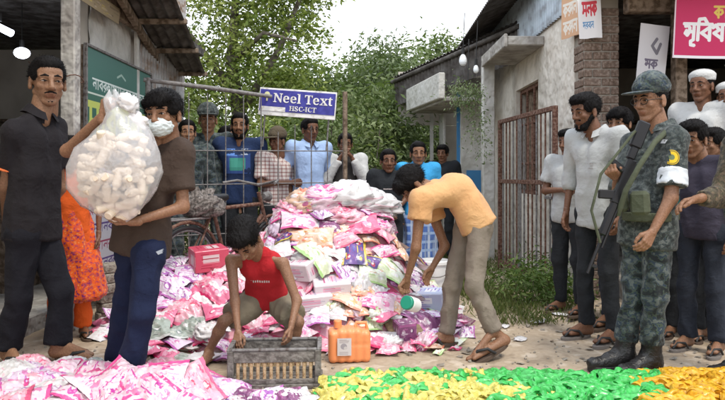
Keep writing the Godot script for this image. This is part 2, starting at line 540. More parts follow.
	# hands: wrist at the origin, fingers towards -y, palm towards +z, thumb on the +x side
	for pose in [["hand_relaxed", 0.35, 0.10], ["hand_grip", 1.15, 0.55]]:
		var hn := [cap(Vector3(0, 0.03, 0), 0.024, Vector3(0, -0.012, 0), 0.022)]
		var fx := [0.026, 0.009, -0.009, -0.026]
		var fl := [0.070, 0.078, 0.072, 0.056]
		for f in 4:
			var base := Vector3(fx[f], -0.085 + absf(fx[f]) * 0.2, 0)
			hn.append(cap(Vector3(fx[f] * 0.62, -0.010, 0), 0.0145, base, 0.0125))
			var ang := 0.18
			var p := base
			for sgm in 3:
				ang += float(pose[1]) * (0.8 if sgm == 0 else 1.0)
				var seg: float = fl[f] * [0.45, 0.31, 0.24][sgm]
				var q := p + Vector3(fx[f] * 0.03, -cos(ang) * seg, sin(ang) * seg)
				hn.append(cap(p, 0.0098 - 0.0008 * sgm, q, 0.0090 - 0.0009 * sgm))
				p = q
		var tb := Vector3(0.022, -0.028, 0.006)
		var t1 := Vector3(0.046, -0.058, 0.016 + 0.012 * pose[2])
		var t2 := Vector3(0.050 - 0.03 * pose[2], -0.088 + 0.01 * pose[2], 0.024 + 0.03 * pose[2])
		var t3 := Vector3(0.048 - 0.06 * pose[2], -0.110 + 0.02 * pose[2], 0.030 + 0.035 * pose[2])
		hn.append_array([cap(tb, 0.015, t1, 0.0125), cap(t1, 0.0115, t2, 0.0105), cap(t2, 0.0105, t3, 0.009)])
		template(pose[0], hn, {"cell": 0.0036, "k": 0.006})
	run_jobs()
	# strands that break the outline of the hair
	for hn in [["hair_short", 0.010, 2600], ["hair_fringe", 0.019, 3000], ["hair_thick", 0.014, 3200], ["beard", 0.010, 1200]]:
		strands(hn[0], hn[1], hn[2])
	# colour that belongs to the head: lips
	var C := PackedColorArray()
	for p in (T["head"][0] as PackedVector3Array):
		var lips: bool = absf(p.x) < 0.025 - absf(p.y + 0.0625) * 0.6 and absf(p.y + 0.0625) < 0.012 and p.z > 0.070
		C.append(Color(0.82, 0.66, 0.64) if lips else Color.WHITE)
	T["head"].append(C)

func stand(px: float, top: float, d: float, height: float, yaw: float, o := {}) -> Dictionary:
	# joints of a standing figure; the crown of the head shows at (px, top)
	var S := height / 1.70
	var crown := at(px, top, d)
	var base := Vector3(crown.x, 0, crown.z)
	if o.get("grounded", true): base.y = gh(base.x, base.z)
	if o.get("lift", -9.0) > -9.0: base.y = o.lift
	else: S = maxf(0.5, (crown.y - base.y) / 1.70)
	var f := Vector3(sin(yaw), 0, cos(yaw))
	var r := Vector3(cos(yaw), 0, -sin(yaw))      # the figure's left hand side is +r when it faces +z
	var u := Vector3.UP
	var lean: float = o.get("lean", 0.0)
	var j := {"S": S, "base": base, "yaw": yaw}
	j.pel = base + u * 0.93 * S
	j.neck = base + u * 1.455 * S + f * lean * 0.5
	j.mid = (j.pel + j.neck) * 0.5 + f * 0.015 * S
	j.head = base + u * 1.585 * S + f * (0.03 * S + lean * 0.6)
	j.hy = yaw + o.get("hyaw", 0.0)
	j.hp = o.get("hpitch", 0.05)
	j.hr = 0.0
	for s in [-1, 1]:
		var k: String = "B" if s > 0 else "A"
		var sh: Vector3 = j.neck + r * s * 0.185 * S - u * 0.045 * S
		j["s" + k] = sh
		var pose: String = o.get("arm" + k, "down")
		var el: Vector3 = sh - u * 0.29 * S + r * s * 0.05 * S - f * 0.02 * S
		var wr: Vector3 = el - u * 0.24 * S + f * 0.06 * S - r * s * 0.01 * S
		if pose == "back":
			el = sh - u * 0.27 * S + r * s * 0.06 * S - f * 0.10 * S
			wr = j.pel - f * 0.15 * S + u * 0.08 * S + r * s * 0.05 * S
		elif pose == "fold":
			el = sh - u * 0.27 * S + r * s * 0.06 * S + f * 0.04 * S
			wr = j.neck - u * 0.30 * S + f * 0.19 * S - r * s * 0.06 * S
		elif pose == "chin":
			el = sh - u * 0.24 * S + r * s * 0.03 * S + f * 0.12 * S
			wr = j.neck + f * 0.16 * S + r * s * 0.06 * S - u * 0.02 * S
		elif pose == "front":
			el = sh - u * 0.27 * S + r * s * 0.05 * S
			wr = j.pel + f * 0.15 * S + u * 0.02 * S + r * s * 0.04 * S
		j["e" + k] = el
		j["w" + k] = wr
		var hip: Vector3 = j.pel + r * s * 0.09 * S - u * 0.04 * S
		j["h" + k] = hip
		j["k" + k] = base + u * 0.49 * S + r * s * 0.10 * S + f * 0.02 * S
		j["a" + k] = base + u * 0.10 * S + r * s * 0.11 * S - f * 0.02 * S
		j["t" + k] = base + u * 0.043 * S + r * s * 0.13 * S + f * 0.17 * S
	return j

func person(label: String, j: Dictionary, o := {}) -> Node3D:
	var base: Vector3 = j.base
	var root := thing("person", base, label, "person", o.get("group", ""))
	var S: float = j.get("S", 1.0)
	var g: float = o.get("girth", 1.0) * S * 0.93
	var cell: float = o.get("cell", 0.016)
	var L := {}
	for key in j:
		if j[key] is Vector3: L[key] = j[key] - base
	var u: Vector3 = (L.neck - L.pel).normalized()
	var r: Vector3 = L.sB - L.sA
	r = (r - u * r.dot(u)).normalized()
	var f := r.cross(u).normalized()              # front, when B is the figure's left hand side
	if not L.has("mid"): L.mid = L.pel.lerp(L.neck, 0.5)
	var hs: float = j.get("hs", S)
	var hbasis := Basis.from_euler(Vector3(j.get("hp", 0.0), j.get("hy", 0.0), j.get("hr", 0.0))).scaled(Vector3.ONE * hs)
	var hx := Transform3D(hbasis, L.head)
	var um: Vector3 = (L.neck - L.mid).normalized()
	var ul: Vector3 = (L.mid - L.pel).normalized()
	# torso bones for the skin and, wider, for the shirt
	var torso := func(w: float, bare := false) -> Array:
		var l := []
		for s in [-1.0, 1.0]:
			var c1: Vector3 = L.neck - um * 0.15 * S + r * s * 0.070 * g
			var c2: Vector3 = L.mid - um * 0.02 * S + r * s * 0.054 * g
			var c3: Vector3 = L.pel + r * s * 0.062 * g
			l.append(cap(c1, 0.088 * g + w, c2, 0.082 * g + w))
			l.append(cap(c2, 0.082 * g + w, c3, 0.088 * g + w))
			var sh: Vector3 = L.sB if s > 0 else L.sA
			if bare:
				l.append(cap(L.neck - um * 0.035 * S + r * s * 0.055 * S, 0.036 * g + w, c1, 0.075 * g + w))
				continue
			l.append(cap(L.neck - um * 0.035 * S + r * s * 0.03 * S, 0.036 * g + w, sh, 0.045 * g + w))
			l.append(cap(sh, 0.045 * g + w, c1 - um * 0.03 * S, 0.078 * g + w))
		if o.has("belly") and w > 0.0: l.append(ell((L.pel + L.mid) * 0.5 + f * 0.05, Vector3.ONE * o.belly))
		return l
	var bones: Array = (torso as Callable).call(-0.010, false)
	bones.append(cap(L.neck - um * 0.04 * S, 0.060 * S, L.neck.lerp(L.head, 0.5), 0.050 * hs))
	var ex := [["head", hx, false]]
	for k in ["A", "B"]:
		var s := 1.0 if k == "B" else -1.0
		bones.append(cap(L["s" + k], 0.050 * g, L["e" + k], 0.038 * g))
		bones.append(cap(L["e" + k], 0.039 * g, L["w" + k], 0.025 * g))
		bones.append(cap(L["h" + k], 0.078 * g, L["k" + k], 0.050 * g))
		var calf: Vector3 = L["k" + k].lerp(L["a" + k], 0.35)
		bones.append(cap(L["k" + k], 0.049 * g, calf, 0.049 * g))
		bones.append(cap(calf, 0.049 * g, L["a" + k], 0.033 * g))
		var toe: Vector3 = L["t" + k]
		var td: Vector3 = toe - L["a" + k]
		var heel: Vector3 = L["a" + k] - Vector3(td.x, 0, td.z).normalized() * 0.02 * S
		heel.y = L["a" + k].y - 0.050 * S
		if j.has("heel" + k): heel = j["heel" + k] - base
		bones.append(cap(L["a" + k], 0.034 * g, heel, 0.030 * S))
		var side: Vector3 = td.cross(Vector3.UP).normalized() * 0.022 * S
		bones.append(cap(heel, 0.028 * S, toe + side, 0.017 * S))
		bones.append(cap(heel, 0.028 * S, toe - side - td.normalized() * 0.02 * S, 0.015 * S))
		bones.append(cap(L["a" + k] + td.normalized() * 0.02 * S, 0.028 * S, toe - td * 0.2 + Vector3.UP * 0.008, 0.017 * S))
		# hand
		var hd: Vector3 = L["w" + k] - L["e" + k]
		if o.has("hdir" + k): hd = o["hdir" + k]
		var y := -hd.normalized()
		var pv: Vector3 = o.get("palm" + k, -r * s)
		var z := (pv - y * pv.dot(y)).normalized()
		var tv: Vector3 = o.get("thumb" + k, f)
		var xx := y.cross(z)
		var flip := xx.dot(tv) < 0.0
		if flip: xx = -xx
		var hsc: float = S * o.get("hand", 0.95)
		ex.append([o.get("grip" + k, "hand_relaxed"), Transform3D(Basis(xx * hsc, y * hsc, z * hsc), L["w" + k]), flip])
	fld(root, "body", M.skin, bones, {"cell": cell, "k": 0.022, "extra": ex, "col": o.get("skin", Color(0.22, 0.115, 0.065))})
	# trousers
	if o.has("pants"):
		var p: Dictionary = o.pants
		var w: float = p.get("loose", 0.016) * 0.75
		var pl := []
		for k in ["A", "B"]:
			var s := 1.0 if k == "B" else -1.0
			pl.append(cap(L.pel.lerp(L.mid, p.get("rise", 0.30)) + r * s * 0.050 * g, 0.088 * g + w * 0.6, L["h" + k], 0.088 * g + w * 0.7, 1.0))
			var len: float = p.get("len", 2.0)
			if len <= 1.0:
				pl.append(cap(L["h" + k], 0.094 * g + w, L["h" + k].lerp(L["k" + k], len), 0.070 * g + w * 2.0, 0.0, 1.0))
			else:
				pl.append(cap(L["h" + k], 0.084 * g + w * 0.7, L["k" + k], 0.054 * g + w))
				pl.append(cap(L["k" + k], 0.054 * g + w, L["k" + k].lerp(L["a" + k], minf(1.0, len - 1.0)) , p.get("cuff", 0.046) * S * 0.92 + w, 0.0, 1.0))
		fld(root, p.get("name", "trousers"), p.mat, pl, {"cell": cell, "k": 0.03, "amp": p.get("amp", 0.009), "ns": p.get("ns", 5.5), "seed": int(absf(base.x * 977 + base.z * 313)), "stretch": Vector3(1.3, 0.75, 1.3)})
	if o.has("skirt"):
		var p: Dictionary = o.skirt
		var top: Vector3 = L.pel + u * 0.12 * S
		var bot: Vector3 = Vector3(top.x, p.bottom - base.y, top.z) + p.get("shift", Vector3.ZERO)
		var w: float = p.get("w", 0.19)
		fld(root, p.get("name", "lungi"), p.mat, [cap(top, 0.13 * g, bot, w, 0.0, 1.0), cap(top + r * 0.05, 0.11 * g, bot + r * 0.07, w * 0.8, 0.0, 1.0), cap(top - r * 0.05, 0.11 * g, bot - r * 0.07, w * 0.8, 0.0, 1.0)], {"cell": cell, "k": 0.02, "amp": 0.022, "ns": 9.0, "stretch": Vector3(1, 0.25, 1), "seed": 4})
	var shirt_node: MeshInstance3D = null
	if o.has("shirt"):
		var q: Dictionary = o.shirt
		var w: float = q.get("loose", 0.018)
		var sl: Array = (torso as Callable).call(w, q.get("sleeve", 0.6) <= 0.0)
		var hem: float = q.get("hem", 0.06) * S
		for s in [-1.0, 1.0]:
			var c3: Vector3 = L.pel + r * s * 0.062 * g
			var hp: Vector3 = c3 - ul * hem + (L["hB"] + L["hA"] - L.pel * 2.0) * 0.15
			sl.append(cap(c3 + ul * 0.08, 0.089 * g + w, hp, 0.096 * g + w * q.get("flare", 1.3), 0.0, 1.0))
		for k in ["A", "B"]:
			var f1: float = q.get("sleeve" + k, q.get("sleeve", 0.62))
			if f1 <= 0.0: continue
			if f1 <= 1.0:
				sl.append(cap(L["s" + k], 0.047 * g + w, L["s" + k].lerp(L["e" + k], f1), 0.043 * g + w * 1.4, 0.0, 1.0))
			else:
				sl.append(cap(L["s" + k], 0.047 * g + w, L["e" + k], 0.043 * g + w * 0.8))
				sl.append(cap(L["e" + k], 0.043 * g + w * 0.8, L["e" + k].lerp(L["w" + k], f1 - 1.0), 0.032 * g + w * 0.7, 0.0, 1.0))
		shirt_node = fld(root, q.get("name", "shirt"), q.mat, sl, {"cell": cell, "k": 0.03, "amp": q.get("amp", 0.009), "ns": q.get("ns", 4.5), "seed": int(absf(base.x * 577 + base.z * 713)) + 3, "stretch": Vector3(1.4, 0.5, 1.4)})
		if o.has("waistcoat"):
			var vl: Array = (torso as Callable).call(w + 0.012, true)
			for s in [-1.0, 1.0]:
				var c4: Vector3 = L.pel + r * s * 0.062 * g
				vl.append(cap(c4 + ul * 0.08, 0.089 * g + w + 0.012, c4 - ul * 0.04, 0.092 * g + w + 0.014, 0.0, 1.0))
			fld(root, "waistcoat", o.waistcoat, vl, {"cell": cell, "k": 0.02})
		if q.has("collar"):
			var s := st()
			var nb := Basis(r, um, -f)
			var c0: Vector3 = L.neck + um * 0.012 * S
			var nseg := 20
			for i in nseg:
				var a0 := lerpf(0.35, TAU - 0.35, float(i) / nseg) + PI / 2
				var a1 := lerpf(0.35, TAU - 0.35, float(i + 1) / nseg) + PI / 2
				var ring := func(a: float, rr: float, hh: float) -> Vector3:
					var fr := maxf(0.0, sin(a))
					return c0 + r * cos(a) * rr * S + f * sin(a) * rr * 1.05 * S + um * (hh - 0.05 * fr) * S
				var p0: Vector3 = ring.call(a0, 0.064, 0.035); var p1: Vector3 = ring.call(a1, 0.064, 0.035)
				var p2: Vector3 = ring.call(a0, 0.098, -0.012); var p3: Vector3 = ring.call(a1, 0.098, -0.012)
				var p4: Vector3 = ring.call(a0, 0.060, -0.03); var p5: Vector3 = ring.call(a1, 0.060, -0.03)
				quad(s, p2, p3, p1, p0); quad(s, p0, p1, p5, p4)
			mi("collar", s.commit(), q.collar, root)
	# head dress
	if o.has("hair"): mi("hair", tpl_mesh(o.hair), M.hair, root, hx * Transform3D(Basis.from_scale(Vector3.ONE * (0.93 if o.has("cap") or o.has("prayer_cap") else 1.0)), Vector3.ZERO))
	if o.has("beard"): mi(o.get("beard_name", "beard"), tpl_mesh(o.beard), M.hair, root, hx)
	if o.get("face", true):
		mi("eyelashes", tpl_mesh("lashes"), M.hair, root, hx)
		mi("eyebrows", tpl_mesh("brows"), M.hair, root, hx)
		for s in [-1.0, 1.0]:
			var e := mi("eye", M.eye_mesh, M.eye_white, root, hx * Transform3D(Basis.from_scale(Vector3(0.0130, 0.0046, 0.0078)), Vector3(s * 0.031, 0.0042, 0.0728)))
			mi("iris", M.eye_mesh, M.iris, e, Transform3D(Basis.from_scale(Vector3(0.50, 1.02, 0.5)), Vector3(o.get("gaze", 0.0), 0.0, 0.62)))
	if o.has("cap"):
		var cp := mi("cap", tpl_mesh("cap_cloth"), o.cap, root, hx)
		mi("peak", tpl_mesh("cap_peak"), o.cap, cp)
	if o.has("prayer_cap"): mi("prayer_cap", tpl_mesh("prayer_cap"), o.prayer_cap, root, hx)
	if o.has("mask"): mi("face_mask", tpl_mesh("mask"), o.mask, root, hx)
	if o.get("glasses", false):
		var s := st()
		for sd in [-1.0, 1.0]:
			var pts := []
			for i in 13:
				var a := TAU * i / 12.0
				pts.append(Vector3(sd * 0.031 + cos(a) * 0.024, 0.002 + sin(a) * 0.018, 0.094 - absf(cos(a) * 0.004)))
			tube(s, pts, 0.0022, 5, false)
			tube(s, [Vector3(sd * 0.055, 0.006, 0.091), Vector3(sd * 0.080, 0.006, 0.02), Vector3(sd * 0.080, 0.0, -0.01)], 0.002, 5)
		tube(s, [Vector3(-0.008, 0.006, 0.096), Vector3(0.008, 0.006, 0.096)], 0.002, 5)
		mi("glasses", s.commit(), M.black_plastic, root, hx)
	# feet
	for k in ["A", "B"]:
		var kind: String = o.get("feet" + k, o.get("feet", "bare"))
		if kind == "bare": continue
		var an: Vector3 = L["a" + k]
		var toe: Vector3 = L["t" + k]
		var dirv: Vector3 = toe - an
		if not j.has("heel" + k): dirv.y = 0
		else: dirv = toe - (j["heel" + k] - base)
		var flat := dirv.normalized()
		var sd := flat.cross(Vector3.UP).normalized()
		var up := sd.cross(flat).normalized()
		var mid: Vector3 = (an + toe) * 0.5
		if j.has("heel" + k): mid = ((j["heel" + k] - base) + toe) * 0.5
		if kind == "sandal":
			mid -= up * (mid - toe).dot(up)
			mid -= up * 0.031 * S
			var xf := Transform3D(Basis(sd, up, -flat), mid + flat * 0.005)
			var sh := mi("sandal", M.sole_mesh, o.get("sole_mat", M.sandal), root, xf * Transform3D(Basis.from_scale(Vector3(S, S, S) * o.get("sole_size", 1.03)), Vector3.ZERO))
			mi("strap", M.strap_mesh, M.black_plastic, sh)
		elif kind == "boot" or kind == "shoe":
			mid.y = 0.0
			var hb: Vector3 = an - flat * 0.035 * S
			var tp: Vector3 = toe + flat * 0.02 * S
			var b2 := [cap(Vector3(hb.x, 0.040 * S + toe.y - 0.025 * S, hb.z), 0.038 * S, Vector3(tp.x, 0.030 * S + toe.y - 0.025 * S, tp.z), 0.036 * S),
				cap(an, 0.046 * S, Vector3(mid.x, 0.050 * S + toe.y - 0.025 * S, mid.z), 0.040 * S), cap(an, 0.046 * S, Vector3(hb.x, 0.045 * S + toe.y - 0.02 * S, hb.z), 0.040 * S)]
			if kind == "boot": b2.append(cap(an.lerp(L["k" + k], 0.36), 0.060 * S, an, 0.050 * S, 1.0))
			var bt := fld(root, kind, o.get("shoe_mat", M.leather), b2, {"cell": 0.008, "k": 0.03, "amp": 0.004, "ns": 22.0})
			mi("sole", M.sole_mesh, M.black_plastic, bt, Transform3D(Basis(sd * 1.15 * S, up * 1.2 * S, -flat * 1.13 * S), Vector3(mid.x, toe.y - 0.025 * S + 0.004, mid.z) - flat * 0.004))
	return root

func make_foot_meshes() -> void:
	# sole: outline of a foot, 26 cm long, with rounded rim
	var s := st()
	var out := []
	for i in 28:
		var a := TAU * i / 28.0
		var zz := -cos(a) * 0.132
		var w := 0.043 + 0.008 * (cos(a))
		if zz > -0.02 and zz < 0.07: w -= 0.006 * sin((zz + 0.02) / 0.09 * PI)
		out.append(Vector2(sin(a) * w, zz))
	for i in 28:
		var p: Vector2 = out[i]
		var q: Vector2 = out[(i + 1) % 28]
		quad(s, Vector3(p.x, -0.010, p.y), Vector3(p.x, 0.008, p.y), Vector3(q.x, 0.008, q.y), Vector3(q.x, -0.010, q.y))
		quad(s, Vector3(p.x, 0.008, p.y), Vector3(p.x * 0.96, 0.0105, p.y * 0.98), Vector3(q.x * 0.96, 0.0105, q.y * 0.98), Vector3(q.x, 0.008, q.y))
		for e in [[0.0105, 0.96, 0.98, true], [-0.010, 1.0, 1.0, false]]:
			var tri := [Vector3(0, e[0], 0), Vector3(p.x * e[1], e[0], p.y * e[2]), Vector3(q.x * e[1], e[0], q.y * e[2])]
			if not e[3]: tri.reverse()
			for v in tri:
				s.set_normal(Vector3.UP if e[3] else Vector3.DOWN); s.set_uv(Vector2(v.x, v.z)); s.add_vertex(v)
	M.sole_mesh = s.commit()
	s = st()
	for sd in [-1.0, 1.0]:
		tube(s, [Vector3(0.006, 0.014, -0.095), Vector3(sd * 0.012, 0.056, -0.062), Vector3(sd * 0.040, 0.052, -0.015), Vector3(sd * 0.046, 0.010, 0.02)], [0.007, 0.009, 0.009, 0.008], 6)
	M.strap_mesh = s.commit()
	var sp := SphereMesh.new()
	sp.radius = 1.0; sp.height = 2.0
	sp.radial_segments = 14; sp.rings = 8
	M.eye_mesh = sp

func strands(t: String, ln: float, count: int) -> void:
	var r := RandomNumberGenerator.new()
	r.seed = 31
	var V: PackedVector3Array = T[t][0]
	var NN: PackedVector3Array = T[t][1]
	var I: PackedInt32Array = T[t][2]
	var nv := V.size()
	for i in count:
		var k := r.randi_range(0, nv - 1)
		var n := NN[k]
		var crownv := Vector3(V[k].x, 0, V[k].z + 0.03)
		var dv := (n * r.randf_range(0.10, 0.45) + Vector3(crownv.x * 4.0, -0.5, crownv.z * 5.0) + Vector3(r.randfn(), r.randfn(), r.randfn()) * 0.45).normalized()
		var sv := dv.cross(n).normalized()
		var p := V[k] + Vector3(r.randfn(), r.randfn(), r.randfn()) * 0.003
		var l := ln * r.randf_range(0.5, 1.2)
		var w := 0.0011
		var f := V.size()
		V.append_array(PackedVector3Array([p - sv * w - n * 0.003, p + sv * w - n * 0.003, p + dv * l * 0.6 + sv * w * 0.7, p + dv * l * 0.6 - sv * w * 0.7, p + dv * l + Vector3(0, -0.15 * l, 0)]))
		for e in 5: NN.append(n)
		var face := [0, 1, 2, 0, 2, 3, 3, 2, 4]
		if sv.cross(dv).dot(n) > 0.0: face = [0, 2, 1, 0, 3, 2, 3, 4, 2]
		for e in face: I.append(f + e)
	T[t] = [V, NN, I]

# ---------- materials
func make_materials() -> void:
	var crinkle := ntex(11, 0.02, null, 256, FastNoiseLite.TYPE_CELLULAR, 3, true, 9.0)
	var fine := ntex(12, 0.06, null, 256, FastNoiseLite.TYPE_SIMPLEX, 4, true, 4.0)
	var weave := ntex(13, 0.25, null, 256, FastNoiseLite.TYPE_SIMPLEX, 2, true, 3.0)
	var lump := ntex(14, 0.012, null, 512, FastNoiseLite.TYPE_SIMPLEX_SMOOTH, 5, true, 7.0)
	M.t_crinkle = crinkle; M.t_fine = fine; M.t_weave = weave; M.t_lump = lump
	# earth
	mat("earth", Color.WHITE, 0.95, {"tex": ntex(21, 0.010, ramp([lin(0.29, 0.225, 0.16), lin(0.40, 0.32, 0.235), lin(0.35, 0.275, 0.195), lin(0.48, 0.40, 0.31)], [0.22, 0.45, 0.6, 0.8]), 1024, FastNoiseLite.TYPE_SIMPLEX_SMOOTH, 6), "tri": true, "world": true, "scale": 0.45, "normal": lump, "nscale": 0.9, "spec": 0.2})
	# plaster of the right hand building: pale, stained
	mat("plaster", Color.WHITE, 0.9, {"tex": ntex(22, 0.006, ramp([lin(0.52, 0.48, 0.42), lin(0.62, 0.58, 0.51), lin(0.66, 0.62, 0.55), lin(0.57, 0.52, 0.45)], [0.2, 0.42, 0.6, 0.85]), 1024, FastNoiseLite.TYPE_SIMPLEX_SMOOTH, 6), "tri": true, "world": true, "scale": 0.32, "normal": fine, "nscale": 0.5, "spec": 0.2})
	mat("concrete", Color.WHITE, 0.9, {"tex": ntex(23, 0.012, ramp([lin(0.27, 0.25, 0.225), lin(0.37, 0.35, 0.32), lin(0.43, 0.41, 0.37)], [0.25, 0.5, 0.8]), 512, FastNoiseLite.TYPE_SIMPLEX_SMOOTH, 6), "tri": true, "world": true, "scale": 0.45, "normal": fine, "nscale": 0.6, "spec": 0.2})
	mat("pale_post", Color.WHITE, 0.85, {"tex": ntex(24, 0.015, ramp([lin(0.42, 0.41, 0.37), lin(0.52, 0.51, 0.47), lin(0.57, 0.56, 0.53)], [0.25, 0.5, 0.8]), 256), "tri": true, "world": true, "scale": 0.4, "normal": fine, "nscale": 0.4})
	mat("inside_plaster", Color.WHITE, 0.9, {"tex": ntex(25, 0.01, ramp([lin(0.46, 0.42, 0.36), lin(0.56, 0.52, 0.45)], [0.3, 0.7]), 256), "tri": true, "world": true, "scale": 0.6, "spec": 0.2})
	var rust := ramp([lin(0.10, 0.055, 0.03), lin(0.20, 0.12, 0.075), lin(0.34, 0.32, 0.30), lin(0.42, 0.42, 0.42)], [0.10, 0.26, 0.40, 0.8])
	mat("tin", Color.WHITE, 0.55, {"tex": ntex(26, 0.012, rust, 512, FastNoiseLite.TYPE_SIMPLEX_SMOOTH, 5), "tri": true, "world": true, "scale": 0.7, "metal": 0.35, "normal": fine, "nscale": 0.3})
	mat("tin_blue", Color.WHITE, 0.5, {"tex": ntex(27, 0.012, ramp([lin(0.20, 0.21, 0.22), lin(0.36, 0.42, 0.47), lin(0.44, 0.50, 0.55)], [0.22, 0.45, 0.8]), 512), "tri": true, "world": true, "scale": 0.6, "metal": 0.3})
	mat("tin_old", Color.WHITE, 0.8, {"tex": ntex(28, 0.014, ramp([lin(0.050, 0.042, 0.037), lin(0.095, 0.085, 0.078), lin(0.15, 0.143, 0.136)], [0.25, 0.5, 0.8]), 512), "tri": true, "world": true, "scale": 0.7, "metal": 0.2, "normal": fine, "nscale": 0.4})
	mat("rusty_iron", Color.WHITE, 0.8, {"tex": ntex(29, 0.05, ramp([lin(0.07, 0.03, 0.02), lin(0.15, 0.07, 0.045), lin(0.20, 0.14, 0.11)], [0.25, 0.5, 0.8]), 256), "tri": true, "scale": 2.0, "normal": fine, "nscale": 0.5})
	mat("grey_iron", Color.WHITE, 0.65, {"tex": ntex(30, 0.05, ramp([lin(0.09, 0.07, 0.06), lin(0.17, 0.16, 0.155), lin(0.22, 0.21, 0.20)], [0.2, 0.4, 0.8]), 256), "tri": true, "scale": 2.0, "metal": 0.2})
	mat("wood", Color.WHITE, 0.85, {"tex": ntex(31, 0.02, ramp([lin(0.10, 0.07, 0.045), lin(0.19, 0.14, 0.10), lin(0.25, 0.19, 0.14)], [0.25, 0.5, 0.8]), 256), "tri": true, "scale": 2.5, "normal": fine, "nscale": 0.6})
	var bcol := []
	for i in 3:
		bcol.append(mat("brick_%d" % i, Color.WHITE, 0.95, {"tex": ntex(32 + i, 0.03, ramp([lin(0.12, 0.085, 0.065).lightened(0.04 * i), lin(0.19, 0.135, 0.105), lin(0.29, 0.24, 0.20)], [0.25, 0.5, 0.85]), 256), "tri": true, "scale": 3.0, "normal": fine, "nscale": 0.8, "spec": 0.2}))
	M.bricks = bcol
	mat("mortar", lin(0.30, 0.27, 0.23), 0.95, {"spec": 0.2})
	mat("old_brick", Color.WHITE, 0.95, {"tex": ntex(36, 0.03, ramp([lin(0.16, 0.13, 0.10), lin(0.26, 0.23, 0.19), lin(0.33, 0.30, 0.25)], [0.25, 0.5, 0.85]), 256), "tri": true, "scale": 3.0, "normal": fine, "nscale": 0.8, "spec": 0.2})
	# leaves and bark
	mat("leaf", Color.WHITE, 0.6, {"vc": true, "back": lin(0.50, 0.60, 0.22), "spec": 0.35})
	mat("bark", Color.WHITE, 0.95, {"tex": ntex(37, 0.02, ramp([lin(0.05, 0.04, 0.03), lin(0.12, 0.10, 0.08), lin(0.19, 0.17, 0.145)], [0.25, 0.5, 0.85]), 256), "tri": true, "scale": 1.5, "normal": lump, "nscale": 1.0})
	# people
	mat("skin", Color.WHITE, 0.50, {"vc": true, "tex": ntex(50, 0.05, ramp([Color(0.88, 0.85, 0.83), Color(1, 1, 1)], [0.3, 0.65]), 256, FastNoiseLite.TYPE_SIMPLEX_SMOOTH, 5), "sss": 0.06, "spec": 0.4, "normal": fine, "nscale": 0.22, "tri": true, "scale": 6.0})
	mat("hair", lin(0.007, 0.006, 0.006), 0.65, {"normal": weave, "nscale": 0.6, "tri": true, "scale": 3.0, "spec": 0.25})
	mat("eye_white", lin(0.36, 0.32, 0.29), 0.35)
	mat("iris", lin(0.02, 0.012, 0.008), 0.2)
	mat("black_plastic", lin(0.02, 0.02, 0.02), 0.5)
	mat("leather", lin(0.018, 0.017, 0.017), 0.38, {"normal": fine, "nscale": 0.5, "tri": true, "scale": 4.0})
	mat("sandal", lin(0.085, 0.058, 0.042), 0.8, {"normal": fine, "nscale": 0.4, "tri": true, "scale": 6.0})
	mat("sandal_grey", lin(0.16, 0.14, 0.125), 0.8, {"normal": fine, "nscale": 0.4, "tri": true, "scale": 6.0})
	var cloth := func(nm: String, c: Color, o := {}) -> void:
		var b := {"normal": M.t_crease, "nscale": 0.5, "tri": true, "scale": 1.3, "rim": 0.25, "spec": 0.25}
		b.merge(o, true)
		# faint uneven dye, so that cloth is never one flat tone
		if not b.has("tex"):
			b.tex = M.get("t_dye")
		mat(nm, c, o.get("rough", 0.9), b)
	var cn := FastNoiseLite.new()
	cn.seed = 47
	cn.noise_type = FastNoiseLite.TYPE_SIMPLEX_SMOOTH
	cn.frequency = 0.009
	cn.fractal_type = FastNoiseLite.FRACTAL_RIDGED
	cn.fractal_octaves = 4
	cn.fractal_gain = 0.45
	cn.domain_warp_enabled = true
	cn.domain_warp_amplitude = 45.0
	cn.domain_warp_frequency = 0.008
	var crease := NoiseTexture2D.new()
	crease.width = 512; crease.height = 512
	crease.seamless = true
	crease.noise = cn
	crease.as_normal_map = true
	crease.bump_strength = 14.0
	M.t_crease = crease
	M.t_dye = ntex(40, 0.02, ramp([Color(0.95, 0.95, 0.95), Color(1, 1, 1)], [0.3, 0.7]), 256)
	for c in [["polo_black", lin(0.018, 0.016, 0.018)], ["trousers_black", lin(0.012, 0.012, 0.016)], ["tee_brown", lin(0.055, 0.038, 0.030)], ["navy", lin(0.013, 0.018, 0.045)], ["red", lin(0.42, 0.022, 0.028)], ["khaki", lin(0.20, 0.17, 0.12)],
			["grey_jean", lin(0.21, 0.175, 0.14)], ["white_shirt", lin(0.40, 0.41, 0.405)], ["charcoal", lin(0.022, 0.024, 0.027)], ["plum", lin(0.050, 0.045, 0.065)], ["jean_dark", lin(0.030, 0.035, 0.048)], ["white_cloth", lin(0.50, 0.50, 0.485)],
			["light_blue", lin(0.33, 0.45, 0.68)], ["navy_tee", lin(0.02, 0.035, 0.085)], ["bright_blue", lin(0.05, 0.32, 0.62)], ["black_tee", lin(0.02, 0.022, 0.025)], ["orange_plain", lin(0.62, 0.10, 0.018)], ["teal", lin(0.03, 0.20, 0.19)], ["brown_cap", lin(0.10, 0.08, 0.055)], ["dark_vest", lin(0.035, 0.032, 0.030)], ["mask_cloth", lin(0.55, 0.60, 0.60)], ["trim_orange", lin(0.6, 0.15, 0.05)], ["armband", lin(0.62, 0.66, 0.70)], ["webbing", lin(0.075, 0.085, 0.055)]]:
		(cloth as Callable).call(c[0], c[1])
	# tee that runs from peach to pale yellow at the yoke: printed dye bands
	(cloth as Callable).call("peach", Color.WHITE, {"tex": ntex(41, 0.006, ramp([lin(0.53, 0.285, 0.125), lin(0.56, 0.31, 0.14), lin(0.58, 0.34, 0.16)], [0.25, 0.5, 0.75]), 256)})
	(cloth as Callable).call("pale_yoke", lin(0.66, 0.58, 0.40))
